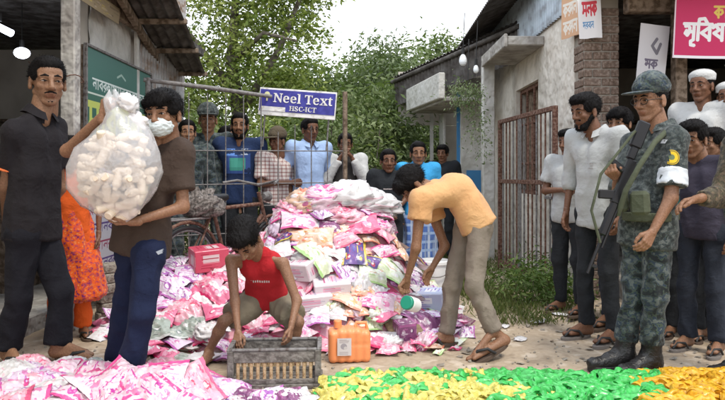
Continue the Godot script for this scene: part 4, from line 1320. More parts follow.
# ---------- right hand side
func right_side() -> void:
	var X := 1.96
	var bl := thing("plastered_building", Vector3(X, 0.0, -5.9), "pale plastered building with barred window, brick corner and dark shop front", "building")
	var z0 := -5.9
	# wall along the lane (thickness 0.2 outwards to +x), window hole between z -7.2 and -8.35
	var P := func(x: float, y: float, z: float) -> Vector3: return Vector3(x - X, y, z - z0)
	var wallbox := func(nm: String, x0: float, x1: float, y0: float, y1: float, za: float, zb: float, m: Material, bev := 0.0) -> MeshInstance3D:
		return bx(nm, bl, Vector3((x0 + x1) * 0.5 - X, (y0 + y1) * 0.5, (za + zb) * 0.5 - z0), Vector3(absf(x1 - x0), absf(y1 - y0), absf(zb - za)), m, bev)
	var wb: Callable = wallbox
	wb.call("lane_wall", X, X + 0.2, -0.1, 2.74, -6.02, -7.25, M.plaster)
	wb.call("lane_wall", X, X + 0.2, -0.1, 0.92, -7.252, -8.298, M.plaster)
	wb.call("lane_wall", X, X + 0.2, 2.22, 2.74, -7.252, -8.298, M.plaster)
	wb.call("lane_wall", X, X + 0.2, -0.1, 2.74, -8.30, -10.0, M.plaster)
	wb.call("end_wall", X, 5.5, -0.1, 2.74, -10.002, -10.2, M.plaster)
	# window: frame, iron bars, dark shutter behind
	var win := wb.call("window", X + 0.12, X + 0.16, 0.92, 2.22, -7.27, -8.28, M.wood) as MeshInstance3D
	for e in [[0.0, 0.64, 1.0, 0.05], [0.0, -0.64, 1.0, 0.05]]:
		bx("frame", win, Vector3(-0.06, e[1] * 0.98, 0), Vector3(0.06, 0.05, 1.0), M.rusty_iron, 0.004)
	for e in [-0.48, -0.16, 0.16, 0.48]:
		bx("bar", win, Vector3(-0.085, 0, e), Vector3(0.022, 1.25, 0.035), M.rusty_iron, 0.004)
	for e in [-0.28, 0.20]:
		bx("bar", win, Vector3(-0.10, e, 0), Vector3(0.02, 0.03, 1.06), M.rusty_iron, 0.004)
	# concrete hood over the window
	wb.call("window_hood", X - 0.40, X - 0.001, 2.55, 2.65, -7.0, -8.30, M.concrete, 0.01)
	wb.call("hood_edge", X - 0.44, X - 0.401, 2.53, 2.67, -6.98, -8.32, M.concrete, 0.008)
	# posters on the near end of the wall
	var im := Image.create(200, 260, false, Image.FORMAT_RGB8)
	im.fill(lin(0.55, 0.33, 0.20))
	for i in 3:
		write(im, ["ka", "ra", "sa", "na"], Vector2(20, 60 + i * 70), 42, 5.0, lin(0.66, 0.62, 0.55), 0.9)
	var p1 := print_mat("poster_brown", im, 0.7)
	im = Image.create(200, 260, false, Image.FORMAT_RGB8)
	im.fill(lin(0.70, 0.68, 0.68))
	stroke(im, [[60, 20], [70, 80], [100, 110], [130, 80], [140, 20]], Vector2(0, 0), Vector2.ONE, 8.0, lin(0.55, 0.06, 0.08))
	write(im, ["ma", "na", "ka"], Vector2(40, 130), 44, 6.0, lin(0.55, 0.05, 0.07), 0.9)
	write(im, ["sa", "ra", "ba", "na"], Vector2(40, 200), 22, 2.5, lin(0.1, 0.25, 0.45), 1.0)
	var p2 := print_mat("poster_white", im, 0.7)
	var po := mi("poster", sheet(0.27, 0.62, 0.006), p1, null, Transform3D(Basis.from_euler(Vector3(0, -PI / 2 + 0.3, 0)), at(573, 3, 5.93) + Vector3(-0.02, 0, 0)))
	tag(po, "brown and white printed poster pasted on the wall by the brick corner", "poster")
	po = mi("poster", sheet(0.20, 0.62, 0.010), p2, null, Transform3D(Basis.from_euler(Vector3(0, -0.12, 0.05)), at(589, 3, 5.70)))
	tag(po, "white and red printed poster hanging on the brick corner", "poster")
	# brick corner, each brick its own; mortar core behind
	var core := wb.call("brick_corner", X + 0.012, X + 0.318, -0.1, 2.72, -5.792, -6.018, M.mortar) as MeshInstance3D
	var bm := [box_mesh(Vector3(0.150, 0.066, 0.02), 0.005), box_mesh(Vector3(0.02, 0.066, 0.113), 0.005), box_mesh(Vector3(0.07, 0.066, 0.02), 0.005)]
	rng.seed = 3
	for row in 35:
		var y := -0.05 + row * 0.078 - 1.31
		var odd := row % 2
		var xx := -0.153
		while xx < 0.14:
			var wdt := 0.150 if (odd == 0 or xx > -0.1) else 0.07
			if xx + wdt > 0.17: wdt = 0.07
			if xx + wdt > 0.17: break
			mi("brick", bm[0] if wdt > 0.1 else bm[2], M.bricks[rng.randi_range(0, 2)], core, Transform3D(Basis.from_euler(Vector3(0, rng.randf_range(-0.04, 0.04), rng.randf_range(-0.02, 0.02))), Vector3(xx + wdt * 0.5, y, 0.116 + rng.randf_range(-0.004, 0.005))))
			xx += wdt + 0.010
		for e in 2:
			if e == 1 and odd == 1 and rng.randf() < 0.4: continue
			mi("brick", bm[1], M.bricks[rng.randi_range(0, 2)], core, Transform3D(Basis(), Vector3(-0.156 + rng.randf_range(-0.004, 0.004), y, 0.053 - 0.118 * e)))
	# shop front: dark room behind, open to the camera side
	wb.call("shop_floor", X + 0.32, 6.2, -0.1, 0.22, -4.76, -9.9, M.concrete, 0.01)
	wb.call("back_wall", X + 0.32, 6.2, 0.22, 2.74, -9.7, -9.9, M.inside_plaster)
	wb.call("side_wall", 6.0, 6.2, 0.22, 2.74, -5.5, -9.69, M.inside_plaster)
	wb.call("inner_wall", X + 0.202, X + 0.26, 0.22, 2.74, -6.03, -9.69, M.inside_plaster)
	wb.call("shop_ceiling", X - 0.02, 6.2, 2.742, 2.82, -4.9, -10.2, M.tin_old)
	wb.call("shop_lintel", X + 0.33, 6.2, 2.56, 2.74, -5.6, -5.72, M.wood, 0.01)
	wb.call("front_plinth", X + 0.44, 6.2, -0.1, 0.56, -4.62, -4.75, M.concrete, 0.01)
	for k in 3:
		wb.call("shelf", X + 0.5, 6.0, 0.9 + 0.5 * k, 0.93 + 0.5 * k, -9.3, -9.68, M.wood)
	wb.call("added_dimming_wall", 3.45, 6.2, 0.23, 2.55, -5.60, -5.70, M.wood)  # out of view, added to close the opening and keep the shop dim
	# wooden post in the shop front
	wb.call("shop_post", 2.70, 2.80, 0.2, 2.56, -5.60, -5.70, M.wood, 0.006)
	# tin gable over the wall and the tin roof edge
	mi("gable_sheet", corrugated(Vector3(0, 0, -3.5), Vector3(0.0, 1.6, 0.0), 0.085, 0.012), M.tin_blue, bl, Transform3D(Basis(), P.call(X - 0.03, 2.70, -6.2)))
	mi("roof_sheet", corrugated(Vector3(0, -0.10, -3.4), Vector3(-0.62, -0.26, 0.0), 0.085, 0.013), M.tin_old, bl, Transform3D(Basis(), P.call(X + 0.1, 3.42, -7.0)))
	# iron gate leaf standing open along the wall
	var na := at(555, 108, 5.9)
	var fa := at(500, 122, 7.5)
	var gb := Vector3(na.x, gh(na.x, na.z), na.z)
	var gt := thing("iron_gate_leaf", gb, "rusty brown iron gate leaf standing open along the pale wall", "gate")
	var D := Vector3(fa.x - na.x, 0, fa.z - na.z)
	var hgt := 1.76 - gb.y
	var yaw := atan2(-D.x, -D.z)
	for e in [0.0, 1.0]:
		bx("stile", gt, D * e + Vector3(0, hgt * 0.5 + 0.02, 0), Vector3(0.045, hgt, 0.045), M.rusty_iron, 0.004)
	for y in [0.10, hgt * 0.60, hgt]:
		bx("cross_rail", gt, D * 0.5 + Vector3(0, y, 0), Vector3(0.040, 0.045, D.length() - 0.05), M.rusty_iron, 0.004, Vector3(0, yaw, 0))
	for i in 13:
		mi("bar", tube_mesh([D * (i + 1) / 14.0 + Vector3(0, 0.1, 0), D * (i + 1) / 14.0 + Vector3(0, hgt, 0)], 0.009, 6), M.rusty_iron if i % 3 else M.grey_iron, gt)
	mi("sheet_strip", box_mesh(Vector3(0.006, hgt - 0.15, 0.10), 0.001), M.grey_iron, gt, Transform3D(Basis.from_euler(Vector3(0, yaw, 0)), D * 0.56 + Vector3(-0.014, hgt * 0.5 + 0.05, 0)))
	bx("latch", gt, D * 0.05 + Vector3(-0.03, hgt * 0.52, 0), Vector3(0.03, 0.03, 0.16), M.grey_iron, 0.004)
	# pale post at the far end of the wall
	var fp := Vector3(1.62, gh(1.62, -8.4), -8.4)
	var post := thing("post", fp, "pale concrete post beside the open gate leaf and under the window hood", "post")
	bx("shaft", post, Vector3(0, 1.25, 0), Vector3(0.15, 2.56, 0.15), M.pale_post, 0.01)
	# pink banner
	im = Image.create(420, 300, false, Image.FORMAT_RGB8)
	im.fill(lin(0.52, 0.018, 0.10))
	write(im, ["su", "bi", "dha"], Vector2(44, 152), 68, 7.5, lin(0.78, 0.78, 0.78), 0.74)
	write(im, ["ka", "aa"], Vector2(168, 76), 46, 5.0, lin(0.70, 0.52, 0.10), 0.8)
	im.fill_rect(Rect2i(0, 288, 420, 12), lin(0.78, 0.76, 0.78))
	im.fill_rect(Rect2i(0, 0, 6, 300), lin(0.70, 0.60, 0.64))
	var ban := mi("pink_banner", sheet(0.80, 0.57, 0.008, 16), print_mat("banner_print", im, 0.45), null, Transform3D(Basis.from_euler(Vector3(0.05, -0.08, -0.035)), at(724, 24, 5.35)))
	tag(ban, "deep pink cloth banner with white and yellow lettering over the shop front", "banner")
	# white poster on the post
	im = Image.create(150, 300, false, Image.FORMAT_RGB8)
	im.fill(lin(0.50, 0.48, 0.49))
	rng.seed = 61
	stroke(im, [[90, 60], [70, 90], [95, 120], [110, 80]], Vector2(0, 0), Vector2.ONE, 7.0, lin(0.15, 0.14, 0.16))
	write(im, ["sa", "ka"], Vector2(40, 150), 34, 4.0, lin(0.12, 0.1, 0.14), 0.9)
	write(im, ["ma", "ra"], Vector2(45, 205), 30, 4.0, lin(0.45, 0.12, 0.16), 0.9)
	stroke(im, [[20, 260], [60, 250], [100, 262]], Vector2(0, 0), Vector2.ONE, 6.0, lin(0.2, 0.18, 0.2))
	var wp := mi("white_poster", sheet(0.26, 0.60, 0.006), print_mat("white_poster_print", im, 0.6), null, Transform3D(Basis.from_euler(Vector3(0, 0.10, -0.10)), at(652, 60, 5.50)))
	tag(wp, "white printed poster hanging on the shop post above the policeman's cap", "poster")
	# the farther shop
	var fs := thing("farther_shop", Vector3(1.3, 0, -9.2), "farther shop with dark tin roof, concrete fascia and blue door frame", "shop")
	var Q := func(px: float, py: float, d: float) -> Vector3: return at(px, py, d) - Vector3(1.3, 0, -9.2)
	# walls: front runs along the lane at x about 1.45
	bx("front_wall", fs, Vector3(0.62, 1.3, -0.55), Vector3(0.9, 2.6, 0.10), M.pale_post)
	bx("lane_wall", fs, Vector3(0.18, 0.55, -1.75), Vector3(0.10, 1.1, 1.9), M.plaster)
	bx("inner_back_wall", fs, Vector3(1.9, 1.3, -2.2), Vector3(0.1, 2.6, 3.2), M.inside_plaster)
	bx("end_wall", fs, Vector3(1.0, 1.3, -3.8), Vector3(1.9, 2.6, 0.1), M.inside_plaster)
	bx("door_post", fs, Vector3(0.16, 1.2, -0.62), Vector3(0.07, 2.4, 0.07), M.blue_paint, 0.005)
	bx("blue_panel", fs, Vector3(0.42, 1.05, -0.49), Vector3(0.34, 0.34, 0.015), M.blue_paint, 0.003)
	bx("door_post", fs, Vector3(-0.12, 1.1, -1.9), Vector3(0.06, 2.2, 0.06), M.pale_post, 0.005)
	bx("shutter", fs, Vector3(0.02, 1.2, -1.55), Vector3(0.04, 1.9, 0.55), M.pale_post, 0.005)
	var fy := atan2(0.33, 1.8)
	bx("fascia", fs, Vector3(0.935 - 1.3, 2.39, -9.9 + 9.2), Vector3(0.09, 0.36, 1.84), M.pale_post, 0.01, Vector3(0, fy, 0))
	bx("fascia_soffit", fs, Vector3(0.935 - 1.3 + 0.36, 2.20, -9.9 + 9.2), Vector3(0.66, 0.06, 1.82), M.concrete, 0.01, Vector3(0, fy, 0))
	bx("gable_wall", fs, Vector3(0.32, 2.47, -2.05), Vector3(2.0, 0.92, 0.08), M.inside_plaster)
	bx("end_wall", fs, Vector3(0.75, 1.0, -2.06), Vector3(1.4, 2.0, 0.08), M.inside_plaster)
	var ra: Vector3 = Q.call(392, 78, 11.2)
	var rb: Vector3 = Q.call(520, 20, 8.0)
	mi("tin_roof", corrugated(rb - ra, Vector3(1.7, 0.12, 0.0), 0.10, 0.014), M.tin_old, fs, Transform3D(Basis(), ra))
	mi("eave_shade_sheet", corrugated(rb - ra, Vector3(0.04, -0.46, 0.0), 0.10, 0.014), M.tin_old, fs, Transform3D(Basis(), ra + Vector3(0.03, -0.02, 0)))  # dark sheet hung here stands in for the shade beneath the roof
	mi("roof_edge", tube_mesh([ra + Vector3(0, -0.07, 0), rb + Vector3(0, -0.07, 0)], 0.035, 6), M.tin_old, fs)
	# two bulbs that hang from the roof
	for l in [[463, 60, 7.6, 0.055, "clear glass bulb hanging under the dark tin roof"], [476, 69, 7.4, 0.038, "small bulb hanging above the leafy basket"]]:
		var p := at(l[0], l[1], l[2])
		var lp := thing("hanging_bulb", p, l[4], "bulb")
		var s := st()
		var prof := []
		for i in 9:
			var an := PI * i / 8.0
			prof.append(Vector2(sin(an) * l[3] * (0.65 + 0.35 * (1.0 - cos(an)) * 0.5), cos(an) * l[3] * 1.3))
		lathe(s, prof, 14)
		mi("glass", s.commit(), M.bulb_glass, lp)
		mi("holder", tube_mesh([Vector3(0, l[3] * 1.2, 0), Vector3(0, l[3] * 1.2 + 0.07, 0)], 0.018, 8), M.black_plastic, lp)
		mi("cord", tube_mesh([Vector3(0, l[3] * 1.2 + 0.06, 0), Vector3(0.02, 0.55, 0.0)], 0.005, 5), M.black_plastic, lp)

# ---------- leaves
func leaf_into(V: PackedVector3Array, NN: PackedVector3Array, C: PackedColorArray, I: PackedInt32Array, p: Vector3, dirv: Vector3, side: Vector3, l: float, w: float, c: Color) -> void:
	var n := side.cross(dirv).normalized()
	var i := V.size()
	V.append_array(PackedVector3Array([p, p + dirv * l * 0.45 + side * w * 0.5 + n * l * 0.06, p + dirv * l - n * l * 0.10, p + dirv * l * 0.45 - side * w * 0.5 + n * l * 0.06]))
	for k in 4:
		NN.append(n)
		C.append(c)
	I.append_array(PackedInt32Array([i, i + 2, i + 1, i, i + 3, i + 2]))

func crown(lobes: Array, clumps: int, leaves: int, size: float, cols: Array, sd: int, droop := 0.3, narrow := 0.45) -> Array:
	# leaves in clumps spread through the lobes [centre, radii]
	var r := RandomNumberGenerator.new()
	r.seed = sd
	var V := PackedVector3Array(); var NN := PackedVector3Array(); var C := PackedColorArray(); var I := PackedInt32Array()
	var vol := 0.0
	for l in lobes: vol += l[1].x * l[1].y * l[1].z
	for l in lobes:
		var cnt := int(clumps * l[1].x * l[1].y * l[1].z / vol)
		for k in maxi(cnt, 3):
			var q := Vector3(r.randfn(), r.randfn(), r.randfn()).normalized() * pow(r.randf(), 0.45)
			var c: Vector3 = l[0] + q * l[1]
			var cr := r.randf_range(0.6, 1.3) * size * 3.2
			var tone: Color = cols[r.randi_range(0, cols.size() - 1)]
			tone = tone.lerp(cols[r.randi_range(0, cols.size() - 1)], r.randf())
			var m := int(leaves * r.randf_range(0.5, 1.5))
			for i in m:
				var o := Vector3(r.randfn(), r.randfn() * 0.7, r.randfn()) * cr * 0.6
				var dv := (Vector3(r.randfn(), r.randfn() * 0.6 - droop, r.randfn()) + o.normalized() * 0.6).normalized()
				var sv := dv.cross(Vector3(r.randfn(), r.randfn() + 0.8, r.randfn())).normalized()
				var ls := size * r.randf_range(0.6, 1.4)
				var t2 := tone * r.randf_range(0.75, 1.25)
				leaf_into(V, NN, C, I, c + o, dv, sv, ls, ls * narrow, t2)
	var arr := []
	arr.resize(Mesh.ARRAY_MAX)
	arr[Mesh.ARRAY_VERTEX] = V; arr[Mesh.ARRAY_NORMAL] = NN; arr[Mesh.ARRAY_COLOR] = C; arr[Mesh.ARRAY_INDEX] = I
	return arr

func tree(called: String, base: Vector3, label: String, trunk: Array, limbs: Array, lobes: Array, clumps: int, leaves: int, size: float, cols: Array, sd: int, group := "", droop := 0.3, narrow := 0.45) -> void:
	var t := thing(called, base, label, "tree", group)
	var s := st()
	tube(s, trunk[0], trunk[1], 9)
	mi("trunk", s.commit(), M.bark, t)
	if limbs.size():
		for l in limbs: mi("limb", tube_mesh(l[0], l[1], 7), M.bark, t)
	var c := mi("crown", null, M.leaf, t)
	jobs.append({"mi": c, "fn": crown.bind(lobes, clumps, leaves, size, cols, sd, droop, narrow)})

func trees() -> void:
	var yel := [Color(0.21, 0.26, 0.065), Color(0.15, 0.21, 0.05), Color(0.29, 0.33, 0.11)]
	var mid := [Color(0.115, 0.16, 0.06), Color(0.15, 0.20, 0.085), Color(0.21, 0.25, 0.12)]
	var gry := [Color(0.16, 0.20, 0.11), Color(0.21, 0.25, 0.15), Color(0.11, 0.155, 0.07)]
	var drk := mid
	# big light tree behind the eave
	var b := Vector3(-2.3, 0, -12.0)
	tree("light_green_tree", b, "tall light green tree with fine leaves rising behind the tin eave", [[Vector3.ZERO, Vector3(0.1, 1.6, 0), Vector3(-0.1, 3.2, 0.1), Vector3(0.0, 5.0, 0)], [0.17, 0.14, 0.11, 0.05]],
		[[[Vector3(0, 2.2, 0), Vector3(0.8, 3.4, 0.3), Vector3(1.3, 4.6, 0.4)], [0.08, 0.06, 0.03]], [[Vector3(0, 2.6, 0), Vector3(-0.9, 3.8, 0.4), Vector3(-1.3, 4.9, 0.2)], [0.08, 0.05, 0.03]], [[Vector3(-0.1, 3.2, 0.1), Vector3(0.6, 3.6, 0.8), Vector3(1.2, 3.4, 1.1)], [0.05, 0.04, 0.02]]],
		[[Vector3(0.0, 3.9, 0), Vector3(1.7, 1.6, 1.3)], [Vector3(-0.7, 2.4, 0.3), Vector3(1.3, 0.9, 0.9)], [Vector3(1.0, 4.9, 0), Vector3(1.0, 1.1, 1.0)], [Vector3(-0.9, 5.4, 0), Vector3(1.4, 1.0, 1.0)], [Vector3(0.9, 2.4, 0.2), Vector3(0.8, 0.7, 0.7)]],
		430, 58, 0.095, yel, 101)
	b = Vector3(-0.75, 0, -15.5)
	tree("lane_tree", b, "bushy mid green tree in the middle beyond the blue sign", [[Vector3.ZERO, Vector3(0.0, 1.5, 0), Vector3(0.1, 3.0, 0)], [0.15, 0.12, 0.05]],
		[[[Vector3(0, 1.4, 0), Vector3(-0.7, 2.6, 0.3), Vector3(-1.0, 3.3, 0.3)], [0.07, 0.05, 0.02]], [[Vector3(0, 1.6, 0), Vector3(0.9, 2.7, 0.2)], [0.07, 0.03]]],
		[[Vector3(0, 2.8, 0), Vector3(1.5, 1.15, 1.1)], [Vector3(0.9, 3.6, 0), Vector3(0.6, 0.7, 0.6)], [Vector3(-1.1, 3.1, 0), Vector3(0.9, 0.9, 0.8)]],
		250, 52, 0.12, mid, 102)
	b = Vector3(0.55, 0, -13.5)
	tree("lane_tree", b, "greyish green tree with drooping clusters of leaves beside the farther shop", [[Vector3.ZERO, Vector3(0.05, 1.5, 0), Vector3(0.0, 2.8, 0)], [0.16, 0.12, 0.05]],
		[[[Vector3(0, 1.5, 0), Vector3(0.6, 2.5, 0.2)], [0.06, 0.03]], [[Vector3(0, 1.3, 0), Vector3(-0.5, 2.3, 0.3)], [0.06, 0.03]]],
		[[Vector3(0, 2.65, 0), Vector3(0.95, 1.25, 0.9)], [Vector3(-0.1, 3.7, 0), Vector3(0.45, 0.45, 0.4)], [Vector3(0.7, 1.9, 0.3), Vector3(0.6, 0.7, 0.5)]],
		190, 50, 0.13, gry, 103, "", 0.7, 0.3)
	b = Vector3(1.35, 0, -19.0)
	tree("lane_tree", b, "far pale green tree showing above the dark tin roof", [[Vector3.ZERO, Vector3(0.05, 2.0, 0), Vector3(0.0, 4.2, 0)], [0.16, 0.12, 0.05]], [],
		[[Vector3(0.4, 3.7, 0), Vector3(1.5, 1.1, 1.0)], [Vector3(1.1, 4.6, 0), Vector3(0.7, 0.55, 0.6)]], 150, 55, 0.14, mid, 104)
	b = Vector3(0.42, 0, -11.4)
	tree("dark_tree", b, "dark shaded tree with broad leaves standing behind the man in black", [[Vector3.ZERO, Vector3(0.02, 1.2, 0), Vector3(-0.05, 2.2, 0)], [0.13, 0.11, 0.04]],
		[[[Vector3(0, 1.2, 0), Vector3(-0.3, 1.9, 0.2)], [0.05, 0.02]]],
		[[Vector3(-0.15, 2.0, -0.1), Vector3(0.62, 0.75, 0.6)], [Vector3(0.1, 1.25, -0.2), Vector3(0.5, 0.5, 0.4)]], 120, 55, 0.12, drk, 105, "", 0.6, 0.35)
	# shrubs along the lane beyond the gate, thin bamboo stems among them
	var k := 0
	for p in [[-4.1, -9.6, 1.5, yel], [-2.7, -9.2, 1.7, mid], [-1.7, -9.8, 1.6, yel], [-0.8, -9.4, 1.8, drk], [-0.1, -10.4, 1.7, mid], [-3.4, -11.5, 2.2, drk], [-1.2, -12.0, 2.2, drk], [0.1, -12.4, 2.0, drk], [1.5, -13.0, 2.0, drk], [-5.5, -11.0, 2.5, mid]]:
		var base := Vector3(p[0], 0, p[1])
		var lab: String = ["leafy yellow green shrub at the end of the shop wall", "mid green shrub beyond the gate behind the men in camouflage", "bright shrub beyond the gate behind the man in navy", "dark green shrub beyond the gate behind the checked shirt", "mid green shrub behind the man in light blue", "tall dark shrub under the light green tree", "tall dark shrub under the blue sign", "dark shrub under the drooping grey green tree", "dark shrub behind the farther shop's doorway", "large green shrub behind the shop's corrugated wall"][k]
		tree("shrub", base, lab, [[Vector3.ZERO, Vector3(0.05, p[2] * 0.5, 0.03)], [0.035, 0.012]], [[[Vector3.ZERO, Vector3(0.3, p[2] * 0.7, 0.1), Vector3(0.38, p[2] * 1.1, 0.1)], [0.02, 0.014, 0.008]], [[Vector3.ZERO, Vector3(-0.25, p[2] * 0.8, 0.15)], [0.02, 0.008]]],
			[[Vector3(0, p[2] * 0.52, 0), Vector3(0.75, p[2] * 0.55, 0.45)], [Vector3(0.2, p[2] * 0.95, 0), Vector3(0.45, p[2] * 0.3, 0.4)]], 75, 48, 0.11, p[3], 200 + k, "shrubs beyond the gate", 0.35, 0.35)
		k += 1
	# a far mass of green closing the view
	rng.seed = 15
	var lobes := []
	for i in 16:
		lobes.append([Vector3(-16.0 + i * 2.1, 1.6 + rng.randf() * 1.0, -24.0 + rng.randf_range(-2, 2)), Vector3(2.0, 2.2 + rng.randf() * 0.7, 1.2)])
	var far := mi("far_thicket", null, M.leaf)
	tag(far, "far green thicket closing the view behind the trees", "thicket", "", "stuff")
	jobs.append({"mi": far, "fn": crown.bind(lobes, 750, 40, 0.24, mid, 300, 0.3, 0.5)})
	# weeds at the foot of the wall by the open gate leaf
	var gl := [Color(0.07, 0.13, 0.03), Color(0.11, 0.17, 0.045), Color(0.16, 0.21, 0.07)]
	var wd := 0
	for p in [[548, 268, 5.75, 0.34, 0.20], [532, 285, 5.6, 0.26, 0.16], [560, 290, 5.5, 0.20, 0.13], [516, 280, 6.3, 0.16, 0.16], [545, 245, 6.4, 0.30, 0.18]]:
		var q := on_ground(p[0], p[2])
		var t := thing("weed", q, ["tall leafy weed at the foot of the open gate leaf", "leafy weed in front of the open gate leaf", "low weed at the white shirted man's side", "low weed under the gate leaf's far end", "tall weed behind the gate leaf"][wd], "plant", "weeds along the pale wall")
		var c := mi("foliage", null, M.leaf, t)
		mi("stem", tube_mesh([Vector3(0, 0, 0), Vector3(0.01, p[3] * 0.8, 0.01)], [0.006, 0.003], 5), M.bark, t)
		jobs.append({"mi": c, "fn": crown.bind([[Vector3(0, p[3] * 0.55, 0), Vector3(p[4], p[3] * 0.6, p[4])]], 26, 20, 0.055, gl, 400 + wd, 0.4, 0.3)})
		wd += 1
	# grass
	var gm := mi("grass", null, M.leaf)
	tag(gm, "short green grass along the foot of the pale wall", "grass", "", "stuff")
	jobs.append({"mi": gm, "fn": grass_blades})
	# basket plant that hangs by the farther shop
	var hp := at(468, 95, 7.2)
	var t2 := thing("hanging_plant", hp, "trailing leafy plant hanging beside the farther shop's bulbs", "plant")
	var c2 := mi("foliage", null, M.leaf, t2)
	jobs.append({"mi": c2, "fn": crown.bind([[Vector3(0, 0.02, 0), Vector3(0.16, 0.14, 0.12)], [Vector3(0.10, -0.25, 0), Vector3(0.08, 0.28, 0.07)], [Vector3(-0.14, -0.05, 0), Vector3(0.10, 0.12, 0.06)], [Vector3(0.16, -0.55, 0), Vector3(0.05, 0.25, 0.05)]], 55, 22, 0.038, gry, 500, 0.9, 0.35)})
	mi("cord", tube_mesh([Vector3(0, 0.05, 0), Vector3(0.01, 0.62, 0)], 0.006, 5), M.black_plastic, t2)

func grass_blades() -> Array:
	var r := RandomNumberGenerator.new()
	r.seed = 9
	var V := PackedVector3Array(); var NN := PackedVector3Array(); var C := PackedColorArray(); var I := PackedInt32Array()
	for i in 9000:
		var z := -r.randf_range(4.9, 10.0)
		var edge := 0.95 + 0.12 * sin(z * 2.1)
		var x := edge + absf(r.randfn()) * 0.28 if r.randf() < 0.75 else r.randf_range(0.55, 1.9)
		if x > 1.93: continue
		if z > -5.3 and x < 1.25 and r.randf() < 0.7: continue
		var p := Vector3(x, gh(x, z), z)
		var dv := Vector3(r.randfn() * 0.5, 1.0, r.randfn() * 0.5).normalized()
		var sv := dv.cross(Vector3(r.randfn(), 0, r.randfn())).normalized()
		leaf_into(V, NN, C, I, p, dv, sv, r.randf_range(0.03, 0.10), 0.009, Color(0.10, 0.15, 0.04).lerp(Color(0.24, 0.24, 0.10), r.randf()))
	var arr := []
	arr.resize(Mesh.ARRAY_MAX)
	arr[Mesh.ARRAY_VERTEX] = V; arr[Mesh.ARRAY_NORMAL] = NN; arr[Mesh.ARRAY_COLOR] = C; arr[Mesh.ARRAY_INDEX] = I
	return arr

# ---------- who stands where
func patch(who: Node3D, garment: String, called: String, c: Vector3, dirv: Vector3, upv: Vector3, w: float, h: float, m: Material, nx := 8, ny := 5) -> void:
	# a print or badge laid on a garment: a small grid dropped on the cloth along dirv (world space), 2 mm proud of it
	var g: MeshInstance3D = who.get_node(garment)
	var arr := g.mesh.surface_get_arrays(0)
	var V: PackedVector3Array = arr[Mesh.ARRAY_VERTEX]
	var I: PackedInt32Array = arr[Mesh.ARRAY_INDEX]
	var o := c - who.position
	dirv = dirv.normalized()
	var rt := dirv.cross(upv).normalized()
	var up := rt.cross(dirv).normalized()
	var near := []
	for i in range(0, I.size(), 3):
		var q := V[I[i]] - o
		if absf(q.dot(rt)) < w * 0.5 + 0.05 and absf(q.dot(up)) < h * 0.5 + 0.05 and absf(q.dot(dirv)) < 0.3: near.append(i)
	var P := []
	var D := []
	for y in ny + 1:
		for x in nx + 1:
			var p := o + rt * (float(x) / nx - 0.5) * w + up * (0.5 - float(y) / ny) * h - dirv * 0.35
			var best := 9.0
			for i in near:
				var hit = Geometry3D.ray_intersects_triangle(p, dirv, V[I[i]], V[I[i + 1]], V[I[i + 2]])
				if hit == null: hit = Geometry3D.ray_intersects_triangle(p, dirv, V[I[i]], V[I[i + 2]], V[I[i + 1]])
				if hit != null: best = minf(best, (hit - p).length())
			P.append(p + dirv * (best - 0.003) if best < 9.0 else null)
			D.append(best)
	var least: float = D.min()
	for i in P.size():
		if D[i] > least + 0.055: P[i] = null
	var s := st()
	for y in ny:
		for x in nx:
			var a = P[y * (nx + 1) + x]; var b = P[y * (nx + 1) + x + 1]; var cc = P[(y + 1) * (nx + 1) + x + 1]; var d = P[(y + 1) * (nx + 1) + x]
			if a == null or b == null or cc == null or d == null: continue
			var n: Vector3 = (b - a).cross(d - a).normalized() * -1.0
			if n.dot(dirv) > 0: n = -n
			var u0 := float(x) / nx; var u1 := float(x + 1) / nx; var v0 := float(y) / ny; var v1 := float(y + 1) / ny
			for e in [[a, u0, v0], [b, u1, v0], [cc, u1, v1], [a, u0, v0], [cc, u1, v1], [d, u0, v1]]:
				s.set_normal(n); s.set_uv(Vector2(e[1], e[2])); s.add_vertex(e[0])
	s.index()
	mi(called, s.commit(), m, g)

func joints(d: float, base_px: float, t: Dictionary, S: float, extra := {}) -> Dictionary:
	# t: joint -> [px, py, depth offset]
	var j := {"S": S}
	for k in t: j[k] = at(t[k][0], t[k][1], d + (t[k][2] if t[k].size() > 2 else 0.0))
	j.base = on_ground(base_px, d)
	j.merge(extra)
	return j

func foot(j: Dictionary, k: String) -> void:      # set ankle and toe at the ground's height
	var S: float = j.S
	j["a" + k].y = gh(j["a" + k].x, j["a" + k].z) + 0.10 * S
	j["t" + k].y = gh(j["t" + k].x, j["t" + k].z) + 0.043 * S

var who := {}

